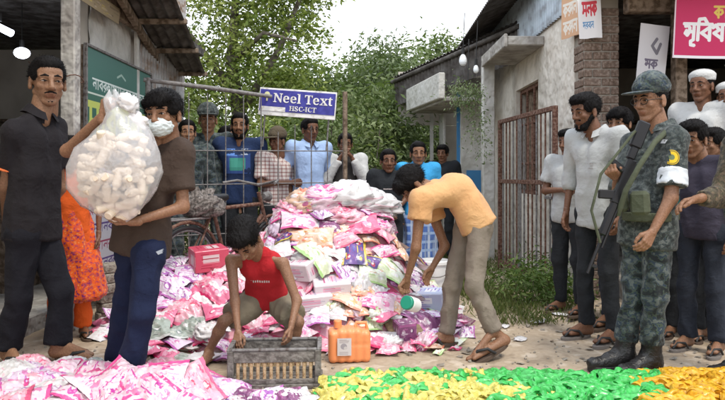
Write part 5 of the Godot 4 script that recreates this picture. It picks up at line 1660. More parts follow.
func people() -> void:
	var dark := Color(0.175, 0.086, 0.049)
	var brown := Color(0.245, 0.128, 0.073)
	var fair := Color(0.32, 0.175, 0.105)
	# man in the black polo shirt
	var d := 3.72
	var j := joints(d, 40, {"head": [48, 82, 0.02], "neck": [40, 113, 0.02], "mid": [36, 170], "pel": [33, 224, 0], "sA": [15, 133, -0.13], "sB": [53, 128, 0.12], "eA": [6, 186, -0.06], "wA": [6, 222, 0.17], "eB": [60, 188, 0.18], "wB": [42, 220, 0.24],
		"hA": [24, 234, -0.07], "hB": [42, 233, 0.07], "kA": [19, 297, -0.06], "kB": [60, 292, 0.05], "aA": [8, 350, 0.0], "aB": [58, 348, 0.06], "tA": [20, 362, -0.14], "tB": [92, 358, 0.0]}, 1.03, {"hy": 0.62, "hp": 0.12, "hr": 0.0, "hs": 1.17})
	foot(j, "A"); foot(j, "B")
	who.polo = person("man in black polo shirt and black trousers standing before the dark shop", j, {"skin": fair * 0.82, "hair": "hair_short", "beard": "goatee", "beard_name": "goatee", "cell": 0.012, "gaze": 0.25, "girth": 0.93,
		"shirt": {"mat": M.polo_black, "sleeve": 0.66, "hem": 0.07, "collar": M.polo_black, "loose": 0.020}, "pants": {"mat": M.trousers_black, "loose": 0.024, "cuff": 0.056}, "feet": "sandal"})
	# boy with the plastic sack
	d = 3.35
	j = joints(d, 128, {"head": [163, 115, -0.05], "neck": [157, 145], "mid": [147, 196], "pel": [140, 244, 0.02], "sA": [127, 149, 0.03], "sB": [180, 152, -0.03], "eA": [67, 151, -0.10], "wA": [103, 115, -0.20], "eB": [183, 207, -0.06], "wB": [133, 222, -0.20],
		"hA": [133, 252, 0.06], "hB": [149, 252, -0.04], "kA": [124, 318, 0.14], "kB": [142, 312, -0.08], "aA": [117, 385, 0.26], "aB": [128, 386, 0.0], "tA": [104, 398, 0.12], "tB": [118, 400, -0.14]}, 0.93, {"hy": -0.15, "hp": 0.10, "hr": 0.06, "hs": 1.04})
	foot(j, "A"); foot(j, "B")
	who.sack_boy = person("boy in dark brown tee and navy track trousers lifting a clear plastic sack", j, {"skin": brown, "hair": "hair_fringe", "cell": 0.012, "mask": M.mask_cloth, "girth": 0.92, "shirt": {"mat": M.tee_brown, "sleeve": 0.70, "hem": 0.04, "loose": 0.024}, "pants": {"mat": M.navy, "loose": 0.020, "cuff": 0.058}, "feet": "sandal",
		"gripA": "hand_grip", "hdirA": Vector3(0.15, 1.0, -0.1), "palmA": Vector3(0.6, -0.1, -0.8), "thumbA": Vector3(1, 0.2, 0.2), "palmB": Vector3(-0.1, 1, 0.0), "thumbB": Vector3(0, 0, 1), "hdirB": Vector3(-1, -0.05, 0.2)})
	# girl in orange
	d = 4.3
	j = stand(70, 141, d, 1.3, 0.5, {"hyaw": -0.2})
	j.hs = 0.90
	who.girl = person("girl in bright orange dress with flower printed skirt beside the shop post", j, {"skin": dark, "hair": "hair_thick", "girth": 0.85, "shirt": {"mat": M.orange_plain, "sleeve": 0.9, "hem": 0.0, "name": "dress_top"}, "skirt": {"mat": M.orange_print, "bottom": at(70, 298, d).y, "w": 0.135, "name": "skirt", "shift": Vector3(0.05, 0, 0)}, "pants": {"mat": M.orange_plain, "loose": 0.02, "cuff": 0.055}, "feet": "sandal"})
	# boy in the red vest, bent over the crate
	d = 3.92
	j = joints(d, 255, {"head": [245, 240, -0.20], "neck": [256, 251, -0.06], "mid": [264, 272, 0.05], "pel": [267, 297, 0.17], "sA": [231, 260, -0.06], "sB": [283, 263, -0.06], "eA": [235, 302, -0.12], "wA": [238, 331, -0.20], "eB": [297, 301, -0.10], "wB": [291, 327, -0.20],
		"hA": [254, 303, 0.16], "hB": [280, 303, 0.16], "kA": [224, 321, -0.02], "kB": [298, 322, -0.02], "aA": [209, 356, 0.06], "aB": [291, 358, 0.06], "tA": [199, 370, -0.10], "tB": [296, 370, -0.10]}, 0.78, {"hy": -0.10, "hp": 1.0, "hr": 0.10, "hs": 1.02})
	foot(j, "A"); foot(j, "B")
	who.red_boy = person("small boy in red sleeveless vest bending over the slatted crate", j, {"skin": fair * 0.8, "hair": "hair_thick", "cell": 0.011, "girth": 0.96, "shirt": {"mat": M.red, "sleeve": 0.0, "hem": 0.03, "loose": 0.014, "amp": 0.010, "name": "vest"}, "pants": {"mat": M.khaki, "len": 0.78, "loose": 0.022, "name": "shorts"},
		"palmA": Vector3(0.2, -1, 0.3), "thumbA": Vector3(1, 0, 0), "hdirA": Vector3(0.05, -0.75, 0.6), "palmB": Vector3(-0.5, -0.7, 0.2), "thumbB": Vector3(-1, 0, 0.2), "hdirB": Vector3(-0.1, -0.9, 0.4)})
	# boy bending over the heap
	d = 4.3
	j = joints(d, 465, {"head": [413, 185, 0.0], "neck": [430, 189, 0.0], "mid": [456, 190, 0.0], "pel": [474, 215, 0.0], "sB": [421, 200, -0.15], "sA": [428, 202, 0.15], "eB": [416, 248, -0.17], "wB": [407, 279, -0.12], "eA": [445, 246, 0.14], "wA": [432, 268, 0.10],
		"hB": [480, 226, -0.08], "hA": [466, 229, 0.08], "kB": [474, 286, -0.18], "kA": [452, 286, 0.06], "aB": [494, 330, -0.20], "aA": [447, 339, 0.06], "tB": [470, 360, -0.30], "tA": [428, 352, 0.04], "heelB": [505, 340, -0.20]}, 0.95, {"hy": -1.45, "hp": 1.05, "hr": 0.0, "hs": 1.0})
	foot(j, "A")
	who.bend_boy = person("boy in peach tee and grey jeans stooping over the heap, jar in hand", j, {"skin": brown, "hair": "hair_fringe", "cell": 0.012, "girth": 0.90, "shirt": {"mat": M.peach, "sleeve": 0.42, "hem": 0.06, "loose": 0.030, "flare": 1.6}, "pants": {"mat": M.grey_jean, "loose": 0.014, "cuff": 0.048, "rise": 0.05, "amp": 0.009, "ns": 7.0}, "sole_size": 1.2, "feet": "sandal", "sole_mat": M.sandal,
		"gripB": "hand_grip", "palmB": Vector3(0.2, 0, 1), "thumbB": Vector3(-0.6, 0, -0.4), "palmA": Vector3(-0.3, -0.6, 0.3), "thumbA": Vector3(-1, 0, 0.3)})
	# policeman in camouflage with a rifle
	d = 3.78
	j = joints(d, 645, {"head": [650, 101, 0.0], "neck": [661, 126, 0.0], "mid": [652, 180, 0.0], "pel": [648, 226, 0.0], "sB": [675, 139, -0.14], "sA": [634, 143, 0.13], "eB": [671, 198, -0.20], "wB": [653, 231, -0.24], "eA": [617, 205, 0.02], "wA": [617, 178, -0.16],
		"hB": [657, 237, -0.07], "hA": [638, 237, 0.07], "kB": [655, 296, -0.08], "kA": [633, 293, 0.04], "aB": [651, 352, -0.02], "aA": [624, 346, 0.06], "tB": [626, 372, -0.10], "tA": [596, 362, 0.02]}, 1.0, {"hy": -1.08, "hp": 0.12, "hr": 0.0, "hs": 1.04})
	foot(j, "A"); foot(j, "B")
	who.police = person("policeman in dark camouflage, peaked cap and glasses holding a rifle upright", j, {"skin": fair * 0.85, "hair": "hair_short", "cell": 0.012, "cap": M.camo, "glasses": true, "girth": 1.0, "belly": 0.118,
		"shirt": {"mat": M.camo_blue, "sleeve": 0.80, "hem": 0.10, "loose": 0.022, "name": "jacket", "collar": M.camo_blue}, "pants": {"mat": M.camo, "loose": 0.012, "len": 1.78, "cuff": 0.054, "amp": 0.012}, "feet": "boot", "gripA": "hand_grip", "palmA": Vector3(0.5, 0, -0.6), "thumbA": Vector3(0, 1, 0.2), "hdirA": Vector3(-0.5, 0.35, 0.45), "gripB": "hand_relaxed"})
	# bearded man in the white shirt
	j = stand(590, 96, 4.5, 1.7, -1.0, {"hpitch": 0.20, "hyaw": -0.15, "armB": "down", "lean": 0.04})
	var mv := at(598, 96, 4.5) - at(590, 96, 4.5)
	for k in j:
		if j[k] is Vector3 and k != "head": j[k] += mv
	who.white_man = person("bearded man in white shirt and black trousers standing by the policeman", j, {"skin": dark, "hair": "hair_thick", "beard": "beard", "cell": 0.013, "girth": 0.87, "shirt": {"mat": M.white_shirt, "sleeve": 1.3, "hem": 0.12, "collar": M.white_shirt, "loose": 0.024}, "pants": {"mat": M.charcoal, "loose": 0.014, "cuff": 0.046}, "feet": "sandal", "sole_mat": M.sandal_grey})
	person("boy in grey tee looking out between the white shirt and the policeman", stand(621, 109, 4.8, 1.5, -0.8), {"skin": brown, "hair": "hair_fringe", "shirt": {"mat": M.charcoal}, "pants": {"mat": M.jean_dark}, "feet": "sandal"})
	person("man in pale shirt half hidden behind the bearded man at the wall", stand(570, 131, 5.15, 1.5, -0.9, {"armA": "fold"}), {"skin": dark, "hair": "hair_thick", "shirt": {"mat": M.white_shirt, "sleeve": 0.7}, "pants": {"mat": M.charcoal}, "feet": "sandal"})
	# boys at the right
	j = stand(694, 125, 4.2, 1.4, -0.85, {"hpitch": 0.15})
	mv = at(702, 96, 4.2) - at(694, 96, 4.2)
	for k in j:
		if j[k] is Vector3 and k != "head": j[k] += mv
	j.hs = 0.98
	who.plum_boy = person("boy in plum grey tee and dark jeans beside the policeman", j, {"skin": brown, "hair": "hair_thick", "cell": 0.013, "girth": 0.9, "shirt": {"mat": M.plum, "sleeve": 0.75, "loose": 0.022}, "pants": {"mat": M.jean_dark, "loose": 0.02, "cuff": 0.05}, "feet": "sandal", "sole_mat": M.sandal_grey})
	j = stand(684, 150, 4.6, 1.2, -0.6)
	person("child in teal top mostly hidden behind the policeman's arm", j, {"skin": brown, "hair": "hair_thick", "face": false, "shirt": {"mat": M.teal}, "pants": {"mat": M.charcoal}, "feet": "sandal"})
	person("boy in dark tee behind the boy in plum grey", stand(715, 130, 4.5, 1.4, -1.2), {"skin": brown, "hair": "hair_thick", "shirt": {"mat": M.charcoal}, "pants": {"mat": M.charcoal}, "feet": "sandal"})
	# second man in camouflage, only his arm in view
	d = 3.55
	j = stand(762, 52, d, 1.75, -1.2)
	j.sA = at(738, 146, d + 0.1); j.eA = at(722, 196, d + 0.05); j.wA = at(697, 199, d - 0.08)
	person("man in brown camouflage at the edge, his hand reaching towards the boy", j, {"skin": brown, "cap": M.camo_brown, "shirt": {"mat": M.camo_brown, "sleeve": 1.85, "loose": 0.02}, "pants": {"mat": M.camo, "loose": 0.02}, "feet": "boot", "palmA": Vector3(0.1, -0.8, 0.4), "thumbA": Vector3(0.1, 0.3, 1), "hdirA": Vector3(-1, -0.25, 0.1)})
	# men in prayer caps on the shop's step
	for e in [[703, 72, 5.0, -0.9, "man in white prayer cap and white shirt on the shop step"], [729, 84, 4.9, -0.7, "second man in white prayer cap beside the first on the shop step"]]:
		j = stand(e[0], e[1], e[2], 1.7, e[3], {"lift": 0.23})
		var sc := (at(e[0], e[1], e[2]).y - 0.23) / 1.70
		j = stand_scaled(e[0], e[2], 0.23, sc, e[3])
		person(e[4], j, {"skin": dark, "prayer_cap": M.white_cloth, "hair": "hair_short", "shirt": {"mat": M.white_cloth, "sleeve": 1.8, "hem": 0.3}, "pants": {"mat": M.white_cloth}, "feet": "sandal"})
	# behind the gate
	person("man in green camouflage with bare head behind the gate bars", stand(187, 121, 6.15, 1.7, 0.35), {"skin": fair, "hair": "hair_short", "shirt": {"mat": M.camo, "sleeve": 1.8}, "pants": {"mat": M.camo}, "feet": "boot"})
	person("man in camouflage and peaked cap behind the gate bars", stand(208, 108, 6.4, 1.7, 0.2), {"skin": brown, "hair": "hair_short", "cap": M.camo_blue, "shirt": {"mat": M.camo, "sleeve": 1.8}, "pants": {"mat": M.camo}, "feet": "boot"})
	who.navy = person("man in navy long sleeved top with printed chest behind the gate", stand(240, 114, 6.35, 1.7, 0.08, {"armA": "back", "armB": "back"}), {"skin": brown, "hair": "hair_short", "beard": "beard", "shirt": {"mat": M.navy_tee, "sleeve": 1.7, "loose": 0.02}, "pants": {"mat": M.charcoal}, "feet": "sandal"})
	person("dark haired man in grey seen past the navy top's shoulder", stand(226, 127, 6.9, 1.7, 1.2), {"skin": dark, "hair": "hair_short", "shirt": {"mat": M.white_shirt}, "pants": {"mat": M.charcoal}, "feet": "sandal"})
	j = stand(275, 131, 6.45, 1.6, 0.9, {"armA": "fold", "hpitch": 0.1, "hyaw": -1.4})
	who.plaid = person("man in brown cap and checked shirt leaning by the gate", j, {"skin": dark, "hair": "hair_short", "cap": M.brown_cap, "shirt": {"mat": M.plaid, "sleeve": 0.8, "hem": 0.2, "loose": 0.02}, "pants": {"mat": M.charcoal}, "feet": "sandal"})
	person("man in light blue shirt and dark glasses behind the heap", stand(309, 119, 6.6, 1.7, 0.55, {"armA": "back", "armB": "back"}), {"skin": dark, "hair": "hair_short", "glasses": true, "girth": 1.0, "shirt": {"mat": M.light_blue, "sleeve": 1.9, "hem": 0.02, "collar": M.light_blue, "loose": 0.018}, "pants": {"mat": M.charcoal}, "feet": "shoe"})
	who.vest_man = person("man in white shirt and dark waistcoat holding his hands to his face", stand(345, 134, 6.9, 1.6, 0.1, {"armA": "chin", "armB": "chin", "hpitch": 0.2}), {"skin": dark, "hair": "hair_short", "waistcoat": M.dark_vest, "shirt": {"mat": M.white_cloth, "sleeve": 1.85, "loose": 0.018}, "pants": {"mat": M.charcoal}, "feet": "shoe"})
	j = stand(388, 152, 6.5, 1.4, 0.1, {"armA": "front", "armB": "front"})
	j.hs = 0.98
	who.black_tee = person("young man in black tee standing behind the heap", j, {"skin": dark, "hair": "hair_short", "girth": 1.08, "shirt": {"mat": M.black_tee, "sleeve": 0.7}, "pants": {"mat": M.charcoal}, "feet": "sandal"})
	j = stand(418, 144, 6.6, 1.45, 0.0)
	j.hs = 1.0
	person("man in bright blue shirt and checked lungi behind the stooping boy", j, {"skin": brown, "hair": "hair_short", "girth": 1.1, "shirt": {"mat": M.bright_blue, "sleeve": 0.8, "collar": M.bright_blue, "hem": 0.1}, "skirt": {"mat": M.lungi_check, "bottom": gh(0.6, -6.6) + 0.12, "w": 0.17}, "feet": "sandal"})
	person("dim figure standing in the farther shop's doorway", stand(443, 146, 8.6, 1.5, -0.4), {"skin": dark, "hair": "hair_thick", "shirt": {"mat": M.black_tee}, "pants": {"mat": M.charcoal}, "feet": "sandal"})

func stand_scaled(px: float, d: float, lift: float, S: float, yaw: float) -> Dictionary:
	var top := 175.0 - (lift + 1.70 * S - EYE) * FPX / d
	var j := stand(px, top, d, 1.7, yaw)
	# same figure, feet on a step
	var g0: float = j.base.y
	var s0: float = j.S
	for k in j:
		if j[k] is Vector3:
			var rel: Vector3 = j[k] - j.base
			j[k] = Vector3(j.base.x, lift, j.base.z) + rel * S / s0 if k != "base" else j[k]
	j.base.y = lift
	j.S = S
	return j

func wear() -> void:
	# marks and gear on the near figures, laid on the finished cloth
	var pol: Node3D = who.police
	var d := 3.78
	var jd := Vector3(-0.15, 0, -1)
	var im := Image.create(64, 64, false, Image.FORMAT_RGBA8)
	im.fill(lin(0.62, 0.42, 0.02))
	for y in 64:
		for x in 64:
			var r := Vector2(x - 32, y - 32).length()
			if r > 25 and r < 28: im.set_pixel(x, y, lin(0.08, 0.06, 0.02))
			elif r < 12: im.set_pixel(x, y, lin(0.12, 0.16, 0.08))
			elif r > 31: im.set_pixel(x, y, Color(0, 0, 0, 0))
	var bm := print_mat("shoulder_badge", im, 0.7)
	bm.transparency = BaseMaterial3D.TRANSPARENCY_ALPHA_SCISSOR
	patch(pol, "jacket", "badge", at(671, 157, d - 0.22), Vector3(-0.12, 0, -1), Vector3.UP, 0.080, 0.085, bm)
	patch(pol, "jacket", "name_strip", at(668, 139, d - 0.25), jd, Vector3(0.3, 1, 0), 0.07, 0.022, M.armband)
	# armband: a cuff round the sleeve
	var sh := at(675, 139, d - 0.14) - pol.position
	var el := at(671, 198, d - 0.20) - pol.position
	fld(pol, "armband", M.armband, [cap(sh.lerp(el, 0.52), 0.074, sh.lerp(el, 0.79), 0.079, 1.0, 1.0)], {"cell": 0.006, "k": 0.01, "amp": 0.004, "ns": 12.0})
	# webbing: belt, pouches and strap across the chest
	var pel := at(648, 226, d) - pol.position
	fld(pol, "belt", M.webbing, [cap(pel + Vector3(0, 0.035, 0) + Vector3(-0.03, 0, 0.06), 0.135, pel + Vector3(-0.03, 0.085, 0.06), 0.135, 1, 1), cap(pel + Vector3(0.05, 0.035, -0.03), 0.135, pel + Vector3(0.05, 0.085, -0.03), 0.135, 1, 1)], {"cell": 0.010, "k": 0.02})
	for e in [[620, 200, -0.17, 0.085], [640, 203, -0.26, 0.10]]:
		var p := at(e[0], e[1], d + e[2]) - pol.position
		bx("pouch", pol, p, Vector3(e[3], 0.13, 0.06), M.webbing, 0.018, Vector3(0.05, -0.8, 0.05))
	var s := st()
	tube(s, [at(668, 130, d - 0.12) - pol.position, at(655, 142, d - 0.235) - pol.position, at(640, 165, d - 0.275) - pol.position, at(626, 190, d - 0.27) - pol.position, at(618, 215, d - 0.20) - pol.position], 0.016, 6)
	mi("strap", s.commit(), M.webbing, pol)
	# rifle: a thing of its own
	var a := at(640, 140, d - 0.20)
	var b := at(590, 264, d - 0.22)
	var rf := thing("rifle", (a + b) * 0.5, "black rifle with wooden fore end held against the policeman's chest", "rifle")
	var bs := frame_of(b - a)
	var side := Vector3(0, 0, 1)
	side = (side - bs.y * side.dot(bs.y)).normalized()
	bs = Basis(bs.y.cross(side), bs.y, side)           # y along the barrel (down), z to the camera
	rf.basis = bs
	bx("receiver", rf, Vector3(0, -0.12, 0), Vector3(0.052, 0.26, 0.036), M.gun, 0.006)
	bx("fore_end", rf, Vector3(0.0, 0.10, 0), Vector3(0.042, 0.20, 0.036), M.gun, 0.010)
	mi("barrel", tube_mesh([Vector3(-0.006, 0.18, 0), Vector3(-0.006, 0.42, 0)], [0.011, 0.009], 8), M.gun, rf)
	mi("gas_tube", tube_mesh([Vector3(-0.026, 0.0, 0), Vector3(-0.026, 0.26, 0)], 0.008, 8), M.gun, rf)
	bx("front_sight", rf, Vector3(-0.02, 0.37, 0), Vector3(0.045, 0.02, 0.012), M.gun, 0.003)
	bx("magazine", rf, Vector3(0.060, -0.02, 0), Vector3(0.09, 0.05, 0.026), M.gun, 0.006, Vector3(0, 0, 0.35))
	bx("grip", rf, Vector3(0.065, -0.19, 0), Vector3(0.10, 0.036, 0.028), M.gun, 0.008, Vector3(0, 0, -0.3))
	var stq := st()
	for e in [[-0.25, 0.042, -0.32, 0.05], [-0.32, 0.05, -0.47, 0.085]]:
		box(stq, Transform3D(Basis(), Vector3(0.012, (e[0] + e[2]) * 0.5, 0)), Vector3((e[1] + e[3]) * 0.5, absf(e[2] - e[0]) + 0.004, 0.034), 0.008)
	mi("stock", stq.commit(), M.gun, rf)
	mi("sling", tube_mesh([Vector3(0.0, 0.24, 0.02), Vector3(0.12, 0.1, 0.05), Vector3(0.15, -0.10, 0.06), Vector3(0.05, -0.40, 0.02)], 0.008, 5), M.webbing, rf)
	# marks on shirts
	im = Image.create(96, 64, false, Image.FORMAT_RGBA8)
	im.fill(Color(0, 0, 0, 0))
	for i in 3: im.fill_rect(Rect2i(8 + i * 6, 6 + i * 20, 60 - i * 8, 9), lin(0.30, 0.28, 0.27))
	var pm := print_mat("tee_print", im, 0.8)
	pm.transparency = BaseMaterial3D.TRANSPARENCY_ALPHA_SCISSOR
	patch(who.sack_boy, "shirt", "chest_print", at(153, 176, 3.25), Vector3(0.1, 0, -1), Vector3.UP, 0.10, 0.075, pm)
	im = Image.create(128, 64, false, Image.FORMAT_RGBA8)
	im.fill(Color(0, 0, 0, 0))
	rng.seed = 4
	for i in 9: im.fill_rect(Rect2i(6 + i * 13, 24 + (i % 3), 8, 16), lin(0.60, 0.52, 0.50))
	var rp := print_mat("vest_print", im, 0.8)
	rp.transparency = BaseMaterial3D.TRANSPARENCY_ALPHA_SCISSOR
	patch(who.red_boy, "vest", "chest_print", at(259, 280, 3.85), Vector3(0, -0.35, -1), Vector3.UP, 0.13, 0.05, rp)
	im = Image.create(64, 64, false, Image.FORMAT_RGB8)
	im.fill(lin(0.03, 0.07, 0.22))
	im.fill_rect(Rect2i(4, 4, 26, 24), lin(0.10, 0.22, 0.55))
	im.fill_rect(Rect2i(34, 6, 24, 20), lin(0.35, 0.40, 0.5))
	im.fill_rect(Rect2i(12, 32, 40, 26), lin(0.05, 0.26, 0.20))
	patch(who.navy, "shirt", "chest_print", at(238, 158, 6.25), Vector3(0, 0, -1), Vector3.UP, 0.24, 0.30, print_mat("navy_print", im, 0.8))
	patch(who.black_tee, "shirt", "chest_print", at(389, 189, 6.4), Vector3(0, 0, -1), Vector3.UP, 0.12, 0.04, rp)
	patch(who.white_man, "shirt", "chest_mark", at(592, 166, 4.35), Vector3(0.2, 0, -1), Vector3.UP, 0.06, 0.05, pm)
	im = Image.create(32, 32, false, Image.FORMAT_RGB8)
	im.fill(lin(0.30, 0.32, 0.36))
	patch(who.sack_boy, "trousers", "leg_mark", at(163, 251, 3.28), Vector3(0.1, 0, -1), Vector3(-0.5, 1, 0), 0.032, 0.018, print_mat("leg_mark", im, 0.8))
	# orange trim on the polo sleeve
	sh = at(15, 133, 3.72 - 0.13) - who.polo.position
	el = at(6, 186, 3.72 - 0.06) - who.polo.position
	fld(who.polo, "sleeve_trim", M.trim_orange, [cap(sh.lerp(el, 0.630), 0.076, sh.lerp(el, 0.662), 0.0765, 1, 1)], {"cell": 0.005, "k": 0.006})

# ---------- packets
const RIDGE := [[-2.0, 0.0], [-1.72, 0.24], [-1.45, 0.48], [-1.18, 0.57], [-0.95, 0.62], [-0.76, 0.72], [-0.58, 0.90], [-0.30, 1.04], [-0.05, 1.02], [0.14, 0.92], [0.30, 0.66], [0.42, 0.40], [0.62, 0.22], [0.80, 0.06], [0.95, 0.0]]

func mound(x: float, z: float) -> float:
	var h := 0.0
	for i in RIDGE.size() - 1:
		if x >= RIDGE[i][0] and x < RIDGE[i + 1][0]:
			var t: float = (x - RIDGE[i][0]) / (RIDGE[i + 1][0] - RIDGE[i][0])
			h = lerpf(RIDGE[i][1], RIDGE[i + 1][1], t)
	var zr := lerpf(-4.95, -5.25, smoothstep(-1.4, 0.0, x))      # where the ridge runs
	var front := lerpf(-4.12, -4.18, smoothstep(-1.4, 0.2, x))
	var k := 0.0
	if z > zr: k = clampf((front - z) / (front - zr), 0.0, 1.0)
	else: k = clampf((z - (zr - 0.75)) / 0.75, 0.0, 1.0)
	k = 0.35 * k + 0.65 * smoothstep(0.0, 1.0, k)
	var low := 0.05 * smoothstep(-4.05, -4.3, z) if x < 0.55 and x > -1.75 and z > zr else 0.0
	return gh(x, z) + maxf(h * k, low)

func hit(px: float, py: float) -> Vector3:
	var d := 3.6
	while d < 6.0:
		var p := at(px, py, d)
		if p.y <= mound(p.x, p.z): return p
		d += 0.01
	return at(px, py, 5.2)

func mound_normal(x: float, z: float) -> Vector3:
	return Vector3(mound(x - 0.06, z) - mound(x + 0.06, z), 0.12, mound(x, z - 0.06) - mound(x, z + 0.06)).normalized()

func pillow(w: float, h: float, t: float, sd: int, crumple := 0.012, nu := 16, nv := 12, pinch := 0.06) -> ArrayMesh:
	# a filled packet: sealed ends, creased film
	var fn := FastNoiseLite.new()
	fn.seed = sd
	fn.frequency = 1.0
	fn.fractal_type = FastNoiseLite.FRACTAL_RIDGED
	fn.fractal_octaves = 2
	var s := st()
	s.set_smooth_group(0)
	var P := func(side: float, i: int, k: int) -> Vector3:
		var u := float(i) / nu * 2.0 - 1.0
		var v := float(k) / nv * 2.0 - 1.0
		var fl := pow(clampf((1.0 - absf(u)) / 0.55, 0.0, 1.0), 0.7) * pow(clampf((0.90 - absf(v)) / 0.6, 0.0, 1.0), 0.7)
		var p := Vector3(u * w * 0.5 * (1.0 - pinch * (1.0 - v * v)), side * (t * 0.5 * fl + 0.0014), v * h * 0.5 * (1.0 - pinch * (1.0 - u * u)))
		var q := p * 17.0
		var e := minf(1.0, fl * 1.6)
		p.y += fn.get_noise_3d(q.x, q.y * side, q.z) * crumple * (0.25 + e) + 0.012 * sin(u * 3.0 + sd) * v
		p.x += fn.get_noise_3d(q.z + 7.0, q.x, 3.0) * crumple * 0.3
		p.z += fn.get_noise_3d(q.x + 3.0, q.z, 9.0) * crumple * 0.3
		return p
	for side in [1.0, -1.0]:
		for i in nu:
			for k in nv:
				var c := [[i, k], [i + 1, k], [i + 1, k + 1], [i, k + 1]]
				for e in ([0, 1, 2, 0, 2, 3] if side > 0 else [0, 2, 1, 0, 3, 2]):
					var f: Array = c[e]
					var uu := float(f[0]) / nu
					s.set_uv(Vector2(uu if side > 0 else 1.0 - uu, float(f[1]) / nv))
					s.add_vertex(P.call(side, f[0], f[1]))
	s.generate_normals()
	s.index()
	return s.commit()

func wad(r: Vector3, sd: int, amp := 0.30, n := 22, m := 13) -> ArrayMesh:
	# a slack crumpled bag
	var fn := FastNoiseLite.new()
	fn.seed = sd
	fn.frequency = 1.0
	fn.fractal_type = FastNoiseLite.FRACTAL_RIDGED
	fn.fractal_octaves = 3
	fn.noise_type = FastNoiseLite.TYPE_SIMPLEX
	var s := st()
	s.set_smooth_group(0)
	var P := func(i: int, k: int) -> Vector3:
		var a := TAU * (i % n) / n
		var b := PI * k / m
		var q := Vector3(sin(b) * cos(a), cos(b), sin(b) * sin(a))
		var e := q * 1.35
		var f := 1.0 - amp * 0.5 + amp * (fn.get_noise_3d(e.x, e.y, e.z)) + amp * 0.35 * fn.get_noise_3d(e.x * 3.1, e.y * 3.1, e.z * 3.1)
		var p := q * r * f
		if p.y < -r.y * 0.45: p.y = -r.y * 0.45 + (p.y + r.y * 0.45) * 0.25
		return p
	for i in n:
		for k in m:
			var c := [[i, k], [i + 1, k], [i + 1, k + 1], [i, k + 1]]
			for e in [0, 1, 2, 0, 2, 3]:
				var f: Array = c[e]
				s.set_uv(Vector2(float(f[0]) / n * 2.0, float(f[1]) / m * 1.5))
				s.add_vertex(P.call(f[0], f[1]))
	s.generate_normals()
	s.index()
	return s.commit()

func blob_print(im: Image, cols: Array, n: int, rmin: float, rmax: float) -> void:
	for i in n:
		dab(im, Vector2(rng.randf_range(0, im.get_width()), rng.randf_range(0, im.get_height())), rng.randf_range(rmin, rmax), cols[rng.randi_range(0, cols.size() - 1)])

